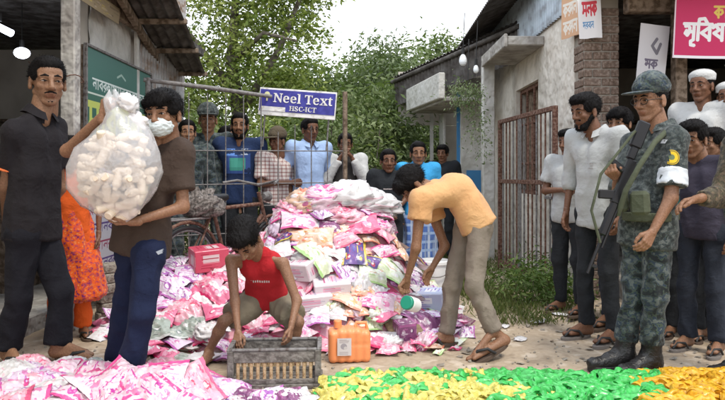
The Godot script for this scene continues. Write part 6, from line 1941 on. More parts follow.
func film_materials() -> void:
	rng.seed = 99
	var W := 160
	var wh := lin(0.66, 0.62, 0.63)
	var mk := func(nm: String, base: Color, o: Dictionary) -> void:
		var im := Image.create(W, W, false, Image.FORMAT_RGB8)
		im.fill(base)
		if o.has("band"): im.fill_rect(Rect2i(0, int(W * o.get("b0", 0.3)), W, int(W * o.get("bh", 0.3))), o.band)
		if o.has("blobs"): blob_print(im, o.blobs, o.get("n", 40), o.get("r0", 3.0), o.get("r1", 9.0))
		if o.has("ink"):                 # label: header band, roundel, title bars, small type
			var ink: Array = o.ink
			im.fill_rect(Rect2i(0, 0, W, 14), ink[0])
			im.fill_rect(Rect2i(0, W - 14, W, 14), ink[0])
			for e in 4: dab(im, Vector2(W * (0.22 + 0.5 * (e % 2)) + rng.randfn() * 6, W * (0.28 + 0.42 * (e / 2)) + rng.randfn() * 5), 17 - 3 * (e % 3), ink[(e + 1) % ink.size()])
			for e in 4: dab(im, Vector2(W * (0.22 + 0.5 * (e % 2)) + rng.randfn() * 4, W * (0.28 + 0.42 * (e / 2)) + rng.randfn() * 4), 9, wh)
			for e in 5: im.fill_rect(Rect2i(18 + rng.randi_range(0, 60), 24 + e * 26, rng.randi_range(24, 60), rng.randi_range(5, 10)), ink[e % ink.size()])
			for e in 26: im.fill_rect(Rect2i(rng.randi_range(4, 140), rng.randi_range(18, 140), rng.randi_range(6, 16), 2), ink[rng.randi_range(0, ink.size() - 1)])
		if o.has("panel"): im.fill_rect(Rect2i(int(W * 0.22), int(W * 0.2), int(W * 0.5), int(W * 0.35)), o.panel)
		if o.has("lines"):
			for i in 7: im.fill_rect(Rect2i(24 + rng.randi_range(0, 20), 20 + i * 18, rng.randi_range(30, 95), rng.randi_range(3, 8)), o.lines[rng.randi_range(0, o.lines.size() - 1)])
		var m := mat(nm, Color.WHITE, o.get("rough", 0.34), {"tex": ImageTexture.create_from_image(im), "normal": M.t_crinkle, "nscale": o.get("ns", 0.55), "spec": 0.5, "coat": o.get("coat", 0.35), "coat_rough": 0.2})
	var k: Callable = mk
	k.call("f_pink_flower", lin(0.66, 0.48, 0.54), {"ink": [lin(0.60, 0.07, 0.24), lin(0.64, 0.20, 0.36), lin(0.45, 0.05, 0.28)], "blobs": [lin(0.62, 0.14, 0.30), wh], "n": 46, "r0": 2.0, "r1": 5.0})
	k.call("f_magenta", lin(0.62, 0.14, 0.25), {"ink": [lin(0.48, 0.02, 0.10), lin(0.66, 0.30, 0.40), lin(0.70, 0.50, 0.55)], "panel": wh})
	k.call("f_rose", lin(0.66, 0.33, 0.40), {"ink": [lin(0.62, 0.10, 0.20), lin(0.68, 0.50, 0.54), lin(0.55, 0.06, 0.12)]})
	k.call("f_white", lin(0.60, 0.58, 0.58), {"blobs": [lin(0.64, 0.46, 0.50), lin(0.60, 0.58, 0.56), lin(0.55, 0.52, 0.50)], "n": 16, "r1": 9.0, "lines": [lin(0.62, 0.42, 0.46), lin(0.6, 0.6, 0.58)]})
	k.call("f_violet", lin(0.64, 0.56, 0.65), {"ink": [lin(0.40, 0.12, 0.36), lin(0.32, 0.10, 0.36), lin(0.56, 0.18, 0.42)], "blobs": [lin(0.32, 0.10, 0.36), lin(0.52, 0.16, 0.44), wh], "n": 60, "r0": 1.5, "r1": 4.5})
	k.call("f_pale_green", lin(0.56, 0.62, 0.42), {"ink": [lin(0.30, 0.46, 0.16), lin(0.62, 0.64, 0.55), lin(0.5, 0.3, 0.2)], "band": lin(0.62, 0.64, 0.56)})
	k.call("f_dark", lin(0.08, 0.05, 0.20), {"ink": [lin(0.55, 0.42, 0.06), lin(0.42, 0.04, 0.10), lin(0.10, 0.12, 0.40)], "band": lin(0.14, 0.06, 0.26)})
	k.call("f_peach", lin(0.66, 0.46, 0.34), {"ink": [lin(0.62, 0.20, 0.12), lin(0.64, 0.34, 0.14), wh]})
	k.call("f_plum", lin(0.20, 0.06, 0.15), {"ink": [lin(0.36, 0.10, 0.26), lin(0.48, 0.36, 0.42), lin(0.12, 0.03, 0.10)]})
	k.call("f_lilac", lin(0.62, 0.50, 0.62), {"ink": [lin(0.42, 0.10, 0.36), lin(0.58, 0.2, 0.4), wh]})
	k.call("f_grey_green", lin(0.30, 0.34, 0.30), {"ink": [lin(0.5, 0.52, 0.5), lin(0.16, 0.2, 0.18), lin(0.4, 0.42, 0.38)]})
	k.call("f_red_carton", lin(0.55, 0.07, 0.12), {"panel": lin(0.62, 0.52, 0.52), "lines": [lin(0.70, 0.40, 0.42), lin(0.35, 0.02, 0.05)], "ns": 0.1, "coat": 0.2})
	k.call("f_white_carton", lin(0.66, 0.60, 0.62), {"panel": lin(0.70, 0.40, 0.48), "lines": [lin(0.45, 0.14, 0.25), lin(0.4, 0.35, 0.45)], "ns": 0.08, "coat": 0.1})
	k.call("f_blue_carton", lin(0.42, 0.46, 0.60), {"panel": lin(0.68, 0.68, 0.70), "lines": [lin(0.20, 0.10, 0.40), lin(0.12, 0.2, 0.5)], "ns": 0.08, "coat": 0.1})
	k.call("f_brown_carton", lin(0.22, 0.16, 0.09), {"blobs": [lin(0.28, 0.20, 0.11), lin(0.18, 0.13, 0.07)], "n": 30, "ns": 0.1, "coat": 0.0, "rough": 0.8})
	# clear-white film
	var cf := mat("clear_film", lin(0.86, 0.85, 0.86), 0.22, {"spec": 0.5, "normal": M.t_crinkle, "nscale": 0.7, "tri": true, "scale": 3.0})
	cf.transparency = BaseMaterial3D.TRANSPARENCY_ALPHA
	cf.albedo_color.a = 0.30
	mat("milky_film", lin(0.80, 0.78, 0.78), 0.3, {"spec": 0.5, "normal": M.t_crinkle, "nscale": 0.6, "tri": true, "scale": 3.0, "back": lin(0.4, 0.38, 0.38), "coat": 0.4})

var pk_mesh := []
var wad_mesh := []

func packet(kind: String, p: Vector3, n: Vector3, yaw: float, label: String, group: String, mesh: Mesh, sc := 1.0, called := "packet", cat := "packet") -> MeshInstance3D:
	var y := n.normalized()
	var x := Vector3(cos(yaw), 0, sin(yaw))
	x = (x - y * x.dot(y)).normalized()
	var o := mi(called, mesh, M[kind], null, Transform3D(Basis(x, y, x.cross(y)).scaled_local(Vector3.ONE * sc), p))
	tag(o, label, cat, group)
	return o

const WHAT := {"f_pink_flower": "pink and white flower printed packet", "f_magenta": "magenta packet with white panel", "f_rose": "rose pink crumpled packet", "f_white": "white plastic packet with faint pink print", "f_violet": "white packet with small violet print", "f_pale_green": "pale green plastic packet", "f_dark": "dark blue and yellow packet", "f_peach": "peach and white printed packet", "f_plum": "dark plum coloured packet", "f_lilac": "lilac packet with printed lines", "f_grey_green": "grey green crumpled packet"}

func heap() -> void:
	film_materials()
	for i in 10: pk_mesh.append(pillow([0.25, 0.22, 0.27, 0.20, 0.24][i % 5], [0.18, 0.155, 0.20, 0.14, 0.13][i % 5], [0.05, 0.038, 0.06, 0.045, 0.03][i % 5], 40 + i, 0.008 + 0.005 * (i % 3)))
	for i in 6: wad_mesh.append(wad(Vector3(0.16 + 0.02 * (i % 3), 0.085 + 0.012 * (i % 2), 0.12), 60 + i, 0.36, 34, 20))
	# what lies underneath: one mass
	var s := st()
	s.set_smooth_group(0)
	var fn := FastNoiseLite.new()
	fn.seed = 4
	fn.frequency = 5.0
	var nx := 90
	var nz := 60
	for a in nx:
		for b in nz:
			var q := []
			for e in [[0, 0], [1, 0], [1, 1], [0, 1]]:
				var x := lerpf(-1.85, 0.85, float(a + e[0]) / nx)
				var z := lerpf(-4.15, -5.95, float(b + e[1]) / nz)
				var y := mound(x, z) - 0.055 + 0.03 * fn.get_noise_2d(x, z)
				q.append([Vector3(x, maxf(y, gh(x, z) - 0.01), z), Vector2(x * 3.0, z * 3.0)])
			for e in [0, 1, 2, 0, 2, 3]:
				s.set_uv(q[e][1]); s.add_vertex(q[e][0])
	s.generate_normals()
	s.index()
	tag(mi("heaped_packets", s.commit(), M.f_rose), "mass of pink packets lying beneath the top of the heap", "heap", "", "stuff")
	# named pieces of the heap, top of the list first: [px, py, kind, wad?, scale, yaw]
	var top := "white plastic sack on the crest of the heap"
	var big := [[352, 200, "f_white", 1.5], [326, 202, "f_pink_flower", 1.2], [374, 206, "f_white", 1.2], [306, 206, "f_peach", 1.1], [345, 220, "f_rose", 0.9]]
	var labs := ["big white plastic sack on the crest of the heap", "pink printed sack beside the big white one on the crest", "white plastic sack at the right shoulder of the heap", "peach printed sack lying left of the white sacks", "rose pink sack just below the crest of the heap"]
	rng.seed = 17
	for i in big.size():
		var b: Array = big[i]
		var p := hit(b[0], b[1])
		packet(b[2], p + Vector3(0, 0.02, -0.03), mound_normal(p.x, p.z).lerp(Vector3.UP, 0.5), rng.randf() * 0.8 - 0.4, labs[i], "", wad_mesh[i % 6], b[3], "plastic_sack", "sack")
	# cartons
	var cart := [[208, 268, "f_red_carton", Vector3(0.25, 0.16, 0.20), 0.5, 0.1, "red printed carton on the left shoulder of the heap"], [303, 268, "f_white_carton", Vector3(0.24, 0.13, 0.19), -0.6, 0.35, "pink and white carton tipped beside the boy in red"],
		[309, 300, "f_white_carton", Vector3(0.30, 0.10, 0.20), 0.25, 0.15, "white printed carton lying low in the heap beside the boy in red"], [331, 286, "f_white_carton", Vector3(0.26, 0.10, 0.18), 0.2, 0.3, "flat white carton above the orange jerrycan"], [428, 300, "f_blue_carton", Vector3(0.26, 0.14, 0.16), -0.35, 0.15, "pale blue printed carton under the stooping boy's hand"],
		[402, 325, "f_brown_carton", Vector3(0.24, 0.02, 0.22), 0.4, 0.5, "brown cardboard flap leaning at the foot of the heap"], [405, 336, "f_plum", Vector3(0.13, 0.20, 0.12), 0.3, 0.1, "dark plum box standing at the foot of the heap"]]
	for c in cart:
		var p := hit(c[0], c[1])
		var o := mi("carton", box_mesh(c[3], 0.006), M[c[2]], null, Transform3D(Basis.from_euler(Vector3(c[5], c[4], 0.06)), p + Vector3(0, 0.07 if c[2] == "f_red_carton" else 0.0, -0.02)))
		tag(o, c[6], "carton")
	# chosen packets: [px, py, kind, scale, yaw]
	var pick := [[322, 216, "f_violet", 0.9, 0.4], [330, 227, "f_plum", 0.7, 0.1], [300, 222, "f_pink_flower", 1.2, 0.3], [288, 212, "f_pink_flower", 1.0, -0.3], [316, 238, "f_peach", 1.0, 0.1], [296, 236, "f_peach", 0.8, 0.5], [284, 240, "f_dark", 0.6, 0.2], [360, 228, "f_magenta", 1.1, -0.3], [378, 232, "f_rose", 1.1, 0.2], [392, 240, "f_peach", 0.8, 0.4], [345, 240, "f_rose", 1.0, -0.2], [366, 216, "f_lilac", 0.8, 0.2], [336, 192, "f_pink_flower", 0.7, 0.3], [358, 200, "f_pale_green", 0.7, -0.4], [382, 214, "f_pink_flower", 0.8, 0.3], [316, 198, "f_white", 0.9, 0.2], [342, 208, "f_rose", 0.7, 0.5],
		[318, 258, "f_pale_green", 1.3, 0.5], [336, 252, "f_white", 0.9, 0.3], [354, 254, "f_dark", 1.2, -0.5], [368, 262, "f_dark", 0.8, 0.3], [388, 270, "f_pale_green", 1.3, 0.1], [372, 276, "f_pale_green", 0.9, -0.2], [346, 272, "f_violet", 0.8, 0.5], [400, 254, "f_peach", 0.9, 0.2], [384, 252, "f_pink_flower", 0.9, -0.3], [412, 270, "f_white", 0.9, 0.4], [420, 262, "f_dark", 0.5, 0.1], [398, 284, "f_plum", 0.8, 0.1],
		[346, 300, "f_peach", 1.1, 0.3], [362, 292, "f_peach", 0.9, -0.2], [376, 302, "f_pink_flower", 1.0, 0.2], [392, 306, "f_peach", 0.7, 0.5], [330, 312, "f_white", 1.1, 0.1], [356, 312, "f_peach", 0.9, 0.0], [380, 318, "f_magenta", 0.8, 0.6], [378, 344, "f_magenta", 1.0, -0.5], [388, 352, "f_rose", 0.8, 0.3], [368, 350, "f_magenta", 0.7, 0.2], [420, 320, "f_plum", 1.0, 0.2], [436, 318, "f_violet", 1.0, 0.1], [446, 306, "f_white", 0.9, 0.5], [428, 338, "f_violet", 0.8, -0.2], [440, 334, "f_lilac", 0.8, 0.3], [418, 345, "f_magenta", 0.5, 0.1], [452, 326, "f_plum", 0.6, 0.4],
		[168, 284, "f_violet", 1.1, 0.2], [190, 276, "f_violet", 1.2, -0.3], [180, 296, "f_violet", 1.1, 0.4], [160, 304, "f_lilac", 1.1, 0.1], [208, 284, "f_rose", 1.1, 0.2], [222, 276, "f_magenta", 1.0, -0.2], [216, 292, "f_magenta", 1.1, 0.5], [200, 304, "f_magenta", 1.2, 0.6], [184, 314, "f_rose", 1.1, 0.2], [222, 312, "f_magenta", 1.1, -0.4], [160, 320, "f_magenta", 1.0, 0.1], [150, 332, "f_grey_green", 1.1, 0.2], [172, 334, "f_grey_green", 1.0, -0.1], [196, 328, "f_grey_green", 0.9, 0.3], [214, 330, "f_white", 0.9, 0.2], [206, 340, "f_magenta", 0.8, 0.0], [176, 344, "f_lilac", 0.9, 0.4], [152, 346, "f_magenta", 0.8, -0.3],
		[264, 306, "f_magenta", 1.1, 0.2], [250, 318, "f_rose", 1.0, 0.5], [272, 322, "f_magenta", 1.0, -0.3], [264, 292, "f_white", 1.0, 0.3], [284, 318, "f_white", 0.9, 0.1], [256, 332, "f_magenta", 0.9, 0.2], [300, 330, "f_pink_flower", 0.9, 0.4], [316, 322, "f_lilac", 0.8, 0.2], [240, 270, "f_white", 1.0, 0.1], [262, 262, "f_pink_flower", 1.0, 0.3], [276, 252, "f_white", 1.0, -0.2], [236, 286, "f_rose", 0.9, 0.3]]
	for b in pick:
		var p := hit(b[0], b[1])
		var n := mound_normal(p.x, p.z).lerp(Vector3.UP, 0.25)
		n = (n + Vector3(rng.randfn(), 0, rng.randfn()) * 0.18).normalized()
		var side: String = " on the heap's left slope" if b[0] < 240 else (" near the boy in red" if b[0] < 300 else (" on the upper heap" if b[1] < 250 else " low on the heap by the jerrycan"))
		packet(b[2], p + n * 0.015, n, b[4] + rng.randfn() * 0.3, WHAT[b[2]] + side, WHAT[b[2]] + "s" + side, pk_mesh[rng.randi_range(0, 9)], b[3])
	# the rest of the visible skin of the heap
	var x := -1.7
	while x < 0.78:
		var z := -4.2
		while z > -5.5:
			var xx := x + rng.randf_range(-0.06, 0.06)
			var zz := z + rng.randf_range(-0.06, 0.06)
			var my := mound(xx, zz)
			if my - gh(xx, zz) > 0.03:
				var kinds := ["f_pink_flower", "f_magenta", "f_rose", "f_violet", "f_lilac", "f_white", "f_white"] if xx < -0.75 else (["f_white", "f_pink_flower", "f_rose", "f_white", "f_peach", "f_lilac"] if my > 0.6 else ["f_white", "f_peach", "f_pale_green", "f_white", "f_violet", "f_pale_green", "f_rose", "f_pink_flower"])
				var kd: String = kinds[rng.randi_range(0, kinds.size() - 1)]
				var n := (mound_normal(xx, zz).lerp(Vector3.UP, 0.3) + Vector3(rng.randfn(), 0, rng.randfn()) * 0.30).normalized()
				var useW := rng.randf() < 0.10
				packet(kd, Vector3(xx, my - 0.028, zz), n, rng.randf() * TAU, WHAT[kd] + " half buried in the heap", WHAT[kd] + "s half buried in the heap", wad_mesh[rng.randi_range(0, 5)] if useW else pk_mesh[rng.randi_range(0, 9)], rng.randf_range(0.55, 0.85) if useW else rng.randf_range(0.6, 0.95))
			z -= 0.115
		x += 0.115
	# flat packets strewn on the ground to the left of the heap
	for e in [[112, 318, 4.65], [118, 345, 4.3], [108, 332, 4.4], [138, 340, 4.25], [146, 352, 4.05], [166, 352, 4.05], [186, 354, 3.98], [202, 352, 4.0], [228, 352, 4.02], [128, 356, 3.95], [160, 362, 3.8], [190, 364, 3.75], [120, 330, 4.5], [132, 322, 4.6]]:
		var q := on_ground(e[0], e[2])
		var kd: String = ["f_magenta", "f_grey_green", "f_white", "f_rose", "f_lilac", "f_grey_green"][rng.randi_range(0, 5)]
		packet(kd, q + Vector3(0, 0.025, 0), Vector3(rng.randfn() * 0.08, 1, rng.randfn() * 0.08), rng.randf() * TAU, WHAT[kd] + " lying flat on the earth left of the heap", WHAT[kd] + "s flat on the earth", pk_mesh[rng.randi_range(0, 9)], rng.randf_range(0.8, 1.1))

# ---------- bags and sachets in front
func foreground() -> void:
	# crumpled printed bags in front, at the left
	var lob := []
	for i in 6: lob.append(pillow(0.38 - 0.03 * (i % 3), 0.29 + 0.02 * (i % 2), 0.10, 80 + i, 0.017, 26, 20))
	rng.seed = 23
	var bags := [[8, 384, 3.40, "f_white", 1.0], [30, 372, 3.62, "f_rose", 0.9], [52, 384, 3.38, "f_pink_flower", 1.0], [20, 392, 3.22, "f_lilac", 1.0], [74, 372, 3.60, "f_white", 0.8], [98, 370, 3.62, "f_grey_green", 0.7], [92, 384, 3.36, "f_pink_flower", 1.15], [66, 396, 3.18, "f_white", 1.1], [118, 392, 3.20, "f_pink_flower", 1.1], [104, 400, 3.08, "f_white", 1.0], [140, 380, 3.42, "f_pink_flower", 1.1], [168, 368, 3.55, "f_lilac", 0.8], [176, 378, 3.42, "f_rose", 1.05], [198, 384, 3.32, "f_pink_flower", 1.1], [154, 396, 3.16, "f_white", 1.15], [188, 398, 3.10, "f_lilac", 0.9], [214, 394, 3.16, "f_violet", 0.9], [180, 362, 3.62, "f_plum", 0.6], [152, 370, 3.56, "f_magenta", 0.7], [206, 374, 3.5, "f_pink_flower", 0.8], [232, 398, 3.14, "f_white", 0.8], [258, 402, 3.12, "f_plum", 0.8], [282, 400, 3.14, "f_plum", 0.7], [306, 398, 3.16, "f_white", 0.7], [40, 402, 3.05, "f_violet", 1.0], [2, 400, 3.05, "f_pink_flower", 1.1], [136, 404, 3.04, "f_rose", 1.0]]
	var n := 0
	var more := []
	for b in bags:
		more.append(b)
		more.append([b[0] + rng.randf_range(-16, 16), b[1] + rng.randf_range(4, 12), b[2] - rng.randf_range(0.06, 0.2), ["f_white", "f_pink_flower", "f_lilac", "f_rose", "f_violet"][rng.randi_range(0, 4)], b[4] * 0.9])
	for e in [[96, 376, 3.16], [116, 374, 3.12], [136, 373, 3.10], [156, 372, 3.12], [176, 371, 3.16], [106, 386, 3.08], [146, 384, 3.04], [126, 392, 3.02], [166, 382, 3.06], [192, 378, 3.16], [186, 390, 3.06], [86, 388, 3.08]]:
		more.append([e[0], e[1] - 8, e[2], ["f_white", "f_pink_flower", "f_rose", "f_pink_flower", "f_lilac"][int(e[0]) % 5], 1.05])
	more.append_array([[248, 398, 3.26, "f_plum", 0.75], [272, 400, 3.22, "f_plum", 0.8], [298, 399, 3.24, "f_white", 0.8], [318, 399, 3.22, "f_plum", 0.6], [232, 388, 3.36, "f_lilac", 0.9], [262, 396, 3.2, "f_violet", 0.9], [288, 397, 3.2, "f_plum", 0.9], [312, 398, 3.18, "f_white", 0.8]])
	for b in more:
		var d: float = b[2]
		var p := on_ground(b[0], d)
		var want := at(b[0], b[1] + 4, d).y - 0.06
		p.y = maxf(p.y + 0.04 * b[4], minf(want, p.y + 0.15))
		var near: String = [" by the man in black's feet", " before the boy with the sack", " beside the slatted crate"][0 if b[0] < 80 else (1 if b[0] < 205 else 2)]
		packet(b[3], p, Vector3(rng.randfn() * 0.22, 1, 0.25 + rng.randfn() * 0.22), rng.randf() * TAU, WHAT[b[3]].replace("packet", "bag") + " lying" + near, "crumpled bags in the front row", lob[n % 6], b[4] * 0.74, "crumpled_bag", "bag")
		n += 1
	# a low bed under them, so that they lie on bags and not on air
	var s := st()
	s.set_smooth_group(0)
	for a in 60:
		for c in 16:
			var q := []
			for e in [[0, 0], [1, 0], [1, 1], [0, 1]]:
				var xx := lerpf(-2.05, -0.35, float(a + e[0]) / 60)
				var zz := lerpf(-2.85, -3.62, float(c + e[1]) / 16)
				var k := sin(PI * clampf(float(c + e[1]) / 16, 0, 1)) * sin(PI * clampf(float(a + e[0]) / 60, 0.0, 1.0) )
				q.append([Vector3(xx, gh(xx, zz) - 0.01 + pow(maxf(k, 0.0), 0.5) * (0.035 + 0.015 * gnoise.get_noise_2d(xx * 14, zz * 14)), zz), Vector2(xx * 3, zz * 3)])
			for e in [0, 1, 2, 0, 2, 3]:
				s.set_uv(q[e][1]); s.add_vertex(q[e][0])
	s.generate_normals()
	s.index()
	tag(mi("bag_layer", s.commit(), M.f_pink_flower), "flattened pink printed bags under the crumpled front row", "bags", "", "stuff")
	# coloured sachets
	var cols := {"green": lin(0.05, 0.47, 0.085), "yellow": lin(0.70, 0.61, 0.13), "orange": lin(0.78, 0.42, 0.02)}
	for k in cols:
		mat("sachet_" + k, Color.WHITE, 0.32, {"tex": ntex(70 + k.length(), 0.03, ramp([(cols[k] as Color).darkened(0.20), cols[k], (cols[k] as Color).lightened(0.12)], [0.25, 0.5, 0.78]), 128), "tri": true, "world": true, "scale": 9.0, "spec": 0.5, "normal": M.t_crinkle, "nscale": 0.35, "back": (cols[k] as Color).darkened(0.3), "coat": 0.3})
	var ms := []
	for i in 5: ms.append(pillow(0.108 + 0.012 * (i % 3), 0.034 + 0.004 * (i % 2), 0.040, 500 + i, 0.006, 10, 6, -0.10))
	rng.seed = 42
	var count := {"green": 0, "yellow": 0, "orange": 0}
	var under := {}
	for k in cols: under[k] = st()
	for layer in 3:
		for i in 560:
			var px := rng.randf_range(322, 760)
			var d := rng.randf_range(3.05, 3.68)
			var q := on_ground(px, d)
			# tongues of colour: yellow at the left and in the middle, green between, orange at the right
			var w := px + 18.0 * sin(d * 23.0) + rng.randfn() * 9.0
			var lowrow := d < 3.38
			var k := "yellow"
			if w > 655: k = "orange"
			elif w > 540: k = "green"
			elif w > 462: k = "green" if not lowrow or w > 505 else "yellow"
			elif w > 395: k = "green" if d > 3.44 and w < 450 or (w < 420 and lowrow) else "yellow"
			else: k = "yellow" if rng.randf() < 0.7 else "green"
			if w > 500 and w < 530 and lowrow and rng.randf() < 0.4: k = "yellow"
			if px < 400 and d > 3.52: continue
			if d > 3.60 + 0.05 * sin(px * 0.05): continue
			var edge := minf(1.0, (3.70 - d) * 5.0)
			var hgt := 0.012 + 0.026 * layer * edge
			var xf := Transform3D(Basis.from_euler(Vector3(rng.randfn() * 0.35, rng.randf() * TAU, rng.randfn() * 0.18)).scaled(Vector3.ONE * rng.randf_range(0.85, 1.2)), q + Vector3(0, hgt + 0.012, 0))
			if layer < 2 or count[k] >= {"green": 125, "yellow": 105, "orange": 68}[k] or px > 726 or d < 3.2:
				(under[k] as SurfaceTool).append_from(ms[i % 5], 0, xf)
				continue
			count[k] += 1
			var o := mi("sachet", ms[i % 5], M["sachet_" + k], null, xf)
			tag(o, "%s plastic sachet in the %s band of the spill along the front" % [k, k], "sachet", "%s sachets in the spill along the front" % k)
	for k in cols:
		tag(mi("sachet_layer", (under[k] as SurfaceTool).commit(), M["sachet_" + k]), "layer of %s sachets at the bottom of the spill" % k, "sachets", "", "stuff")
	# yellow film that trails to the left of the spill
	mat("yellow_film", lin(0.72, 0.66, 0.28), 0.3, {"normal": M.t_crinkle, "nscale": 0.6, "tri": true, "scale": 4.0, "coat": 0.4, "back": lin(0.4, 0.36, 0.12)})
	for e in [[372, 389, 3.42, 1.2, 0.1, "long pale yellow plastic sheet trailing from the yellow sachets"], [344, 394, 3.30, 0.8, -0.4, "short pale yellow plastic sheet beside the slatted crate"]]:
		var q := on_ground(e[0], e[2])
		var o := mi("plastic_sheet", wad(Vector3(0.20, 0.045, 0.09), int(e[0]), 0.5, 30, 14), M.yellow_film, null, Transform3D(Basis.from_euler(Vector3(0, e[4], 0)).scaled(Vector3.ONE * e[3]), q + Vector3(0, 0.035, 0)))
		tag(o, e[5], "plastic sheet")

# ---------- other things
func small_things() -> void:
	crate(); jerrycan(); jar(); sack(); bicycle(); litter()
	# bucket behind the stooping boy
	var p := on_ground(434, 5.6)
	var b := thing("bucket", p + Vector3(0, 0.0, 0), "pale plastic bucket standing behind the stooping boy's arms", "bucket")
	var s := st()
	lathe(s, [Vector2(0.135, 0.42), Vector2(0.15, 0.415), Vector2(0.15, 0.39), Vector2(0.138, 0.385), Vector2(0.105, 0.02), Vector2(0.10, 0.0), Vector2(0, 0.0)], 22)
	lathe(s, [Vector2(0.0, 0.03), Vector2(0.10, 0.03), Vector2(0.135, 0.42)], 22)
	mi("pail", s.commit(), M.white_paint, b)
	var pts := []
	for i in 13: pts.append(Vector3(cos(PI * i / 12.0) * 0.15, 0.39 - sin(PI * i / 12.0) * 0.10, 0.152 * sin(PI * i / 12.0)))
	mi("handle", tube_mesh(pts, 0.005, 6), M.grey_iron, b)

func crate() -> void:
	var p := on_ground(276, 3.62)
	var W := 0.50; var H := 0.205; var D := 0.25
	var c := thing("slatted_crate", p, "grey brown slatted crate under the hands of the boy in red", "crate", "", 0.06)
	mat("crate_wood", Color.WHITE, 0.7, {"tex": ntex(81, 0.03, ramp([lin(0.09, 0.078, 0.068), lin(0.15, 0.135, 0.12), lin(0.21, 0.19, 0.17)], [0.25, 0.5, 0.8]), 256), "tri": true, "scale": 2.5, "normal": M.t_fine, "nscale": 0.5})
	mat("slat_wood", Color.WHITE, 0.7, {"tex": ntex(82, 0.03, ramp([lin(0.20, 0.12, 0.06), lin(0.36, 0.24, 0.12), lin(0.45, 0.33, 0.20)], [0.25, 0.5, 0.8]), 256), "tri": true, "scale": 4.0, "normal": M.t_fine, "nscale": 0.5})
	bx("base_board", c, Vector3(0, 0.014, 0), Vector3(W + 0.02, 0.026, D + 0.02), M.crate_wood, 0.004)
	for z in [-1.0, 1.0]:
		bx("top_board", c, Vector3(0, H - 0.032, z * (D * 0.5 - 0.008)), Vector3(W - 0.064, 0.062, 0.016), M.crate_wood, 0.003)
		bx("bottom_board", c, Vector3(0, 0.040, z * (D * 0.5 - 0.008)), Vector3(W - 0.064, 0.026, 0.016), M.crate_wood, 0.003)
		for i in 12:
			bx("slat", c, Vector3(-W * 0.5 + 0.055 + i * (W - 0.11) / 11.0, 0.100, z * (D * 0.5 - 0.010)), Vector3(0.018, 0.098, 0.010), M.slat_wood, 0.003)
		for x in [-1.0, 1.0]:
			bx("corner_post", c, Vector3(x * (W * 0.5 - 0.016), H * 0.5 + 0.012, z * (D * 0.5 - 0.006)), Vector3(0.034, H - 0.020, 0.026), M.crate_wood, 0.004)
	for x in [-1.0, 1.0]:
		bx("end_board", c, Vector3(x * (W * 0.5 - 0.008), H * 0.5 + 0.012, 0), Vector3(0.014, H - 0.03, D - 0.045), M.crate_wood, 0.003)
		bx("rim", c, Vector3(x * (W * 0.5 - 0.008), H + 0.006, 0), Vector3(0.026, 0.012, D + 0.01), M.grey_iron, 0.003)
		bx("rim", c, Vector3(0, H + 0.006, x * (D * 0.5 - 0.008)), Vector3(W - 0.044, 0.012, 0.026), M.grey_iron, 0.003)

func jerrycan() -> void:
	var p := on_ground(349, 4.02)
	var j := thing("jerrycan", p, "orange plastic jerrycan with a pale label at the foot of the heap", "jerrycan", "", 0.10)
	var bn := []
	for x in [-1.0, -0.5, 0.0, 0.5, 1.0]:
		for z in [-1.0, -0.33, 0.33, 1.0]:
			bn.append(cap(Vector3(x * 0.100, 0.028, z * 0.052), 0.028, Vector3(x * 0.100, 0.180 - (0.012 if absf(x) > 0.9 else 0.0), z * 0.052), 0.028))
	bn.append(cap(Vector3(-0.02, 0.115, 0.092), 0.006, Vector3(0.115, 0.115, 0.092), 0.006, 0, 0, -1.0))
	fld(j, "body", M.orange_plastic, bn, {"cell": 0.006, "k": 0.022})
	mi("handle", tube_mesh([Vector3(0.04, 0.20, 0), Vector3(0.045, 0.232, 0), Vector3(0.105, 0.230, 0), Vector3(0.112, 0.19, 0)], 0.011, 8), M.orange_plastic, j)
	var s := st()
	lathe(s, [Vector2(0, 0.045), Vector2(0.022, 0.045), Vector2(0.025, 0.038), Vector2(0.025, 0.0), Vector2(0, 0)], 14, Transform3D(Basis.from_euler(Vector3(0, 0, 0)), Vector3(-0.07, 0.205, 0)))
	mi("screw_cap", s.commit(), M.orange_plastic, j)
	var im := Image.create(96, 128, false, Image.FORMAT_RGB8)
	im.fill(lin(0.55, 0.50, 0.48))
	rng.seed = 6
	dab(im, Vector2(44, 60), 22, lin(0.30, 0.27, 0.28))
	dab(im, Vector2(56, 72), 12, lin(0.48, 0.44, 0.42))
	for i in 4: im.fill_rect(Rect2i(14, 10 + i * 7, 50 + (i * 17) % 20, 3), lin(0.25, 0.2, 0.2))
	for i in 3: im.fill_rect(Rect2i(14, 100 + i * 8, 60, 3), lin(0.3, 0.25, 0.25))
	mi("label", sheet(0.085, 0.105), print_mat("can_label", im, 0.5), j, Transform3D(Basis(), Vector3(-0.035, 0.105, 0.087)))

func jar() -> void:
	var c := at(408, 303, 4.30 - 0.16)
	var j := thing("jar", c, "white jar with a green screw lid in the stooping boy's hand", "jar")
	j.rotation = Vector3(1.25, -0.35, 0.25)
	var s := st()
	lathe(s, [Vector2(0, 0.0), Vector2(0.044, 0.0), Vector2(0.047, -0.01), Vector2(0.047, -0.095), Vector2(0.042, -0.105), Vector2(0, -0.105)], 20)
	mi("body", s.commit(), M.white_paint, j)
	s = st()
	lathe(s, [Vector2(0, 0.026), Vector2(0.040, 0.026), Vector2(0.045, 0.021), Vector2(0.045, 0.001), Vector2(0, 0.001)], 24)
	mi("lid", s.commit(), mat("green_lid", lin(0.02, 0.25, 0.16), 0.4), j)

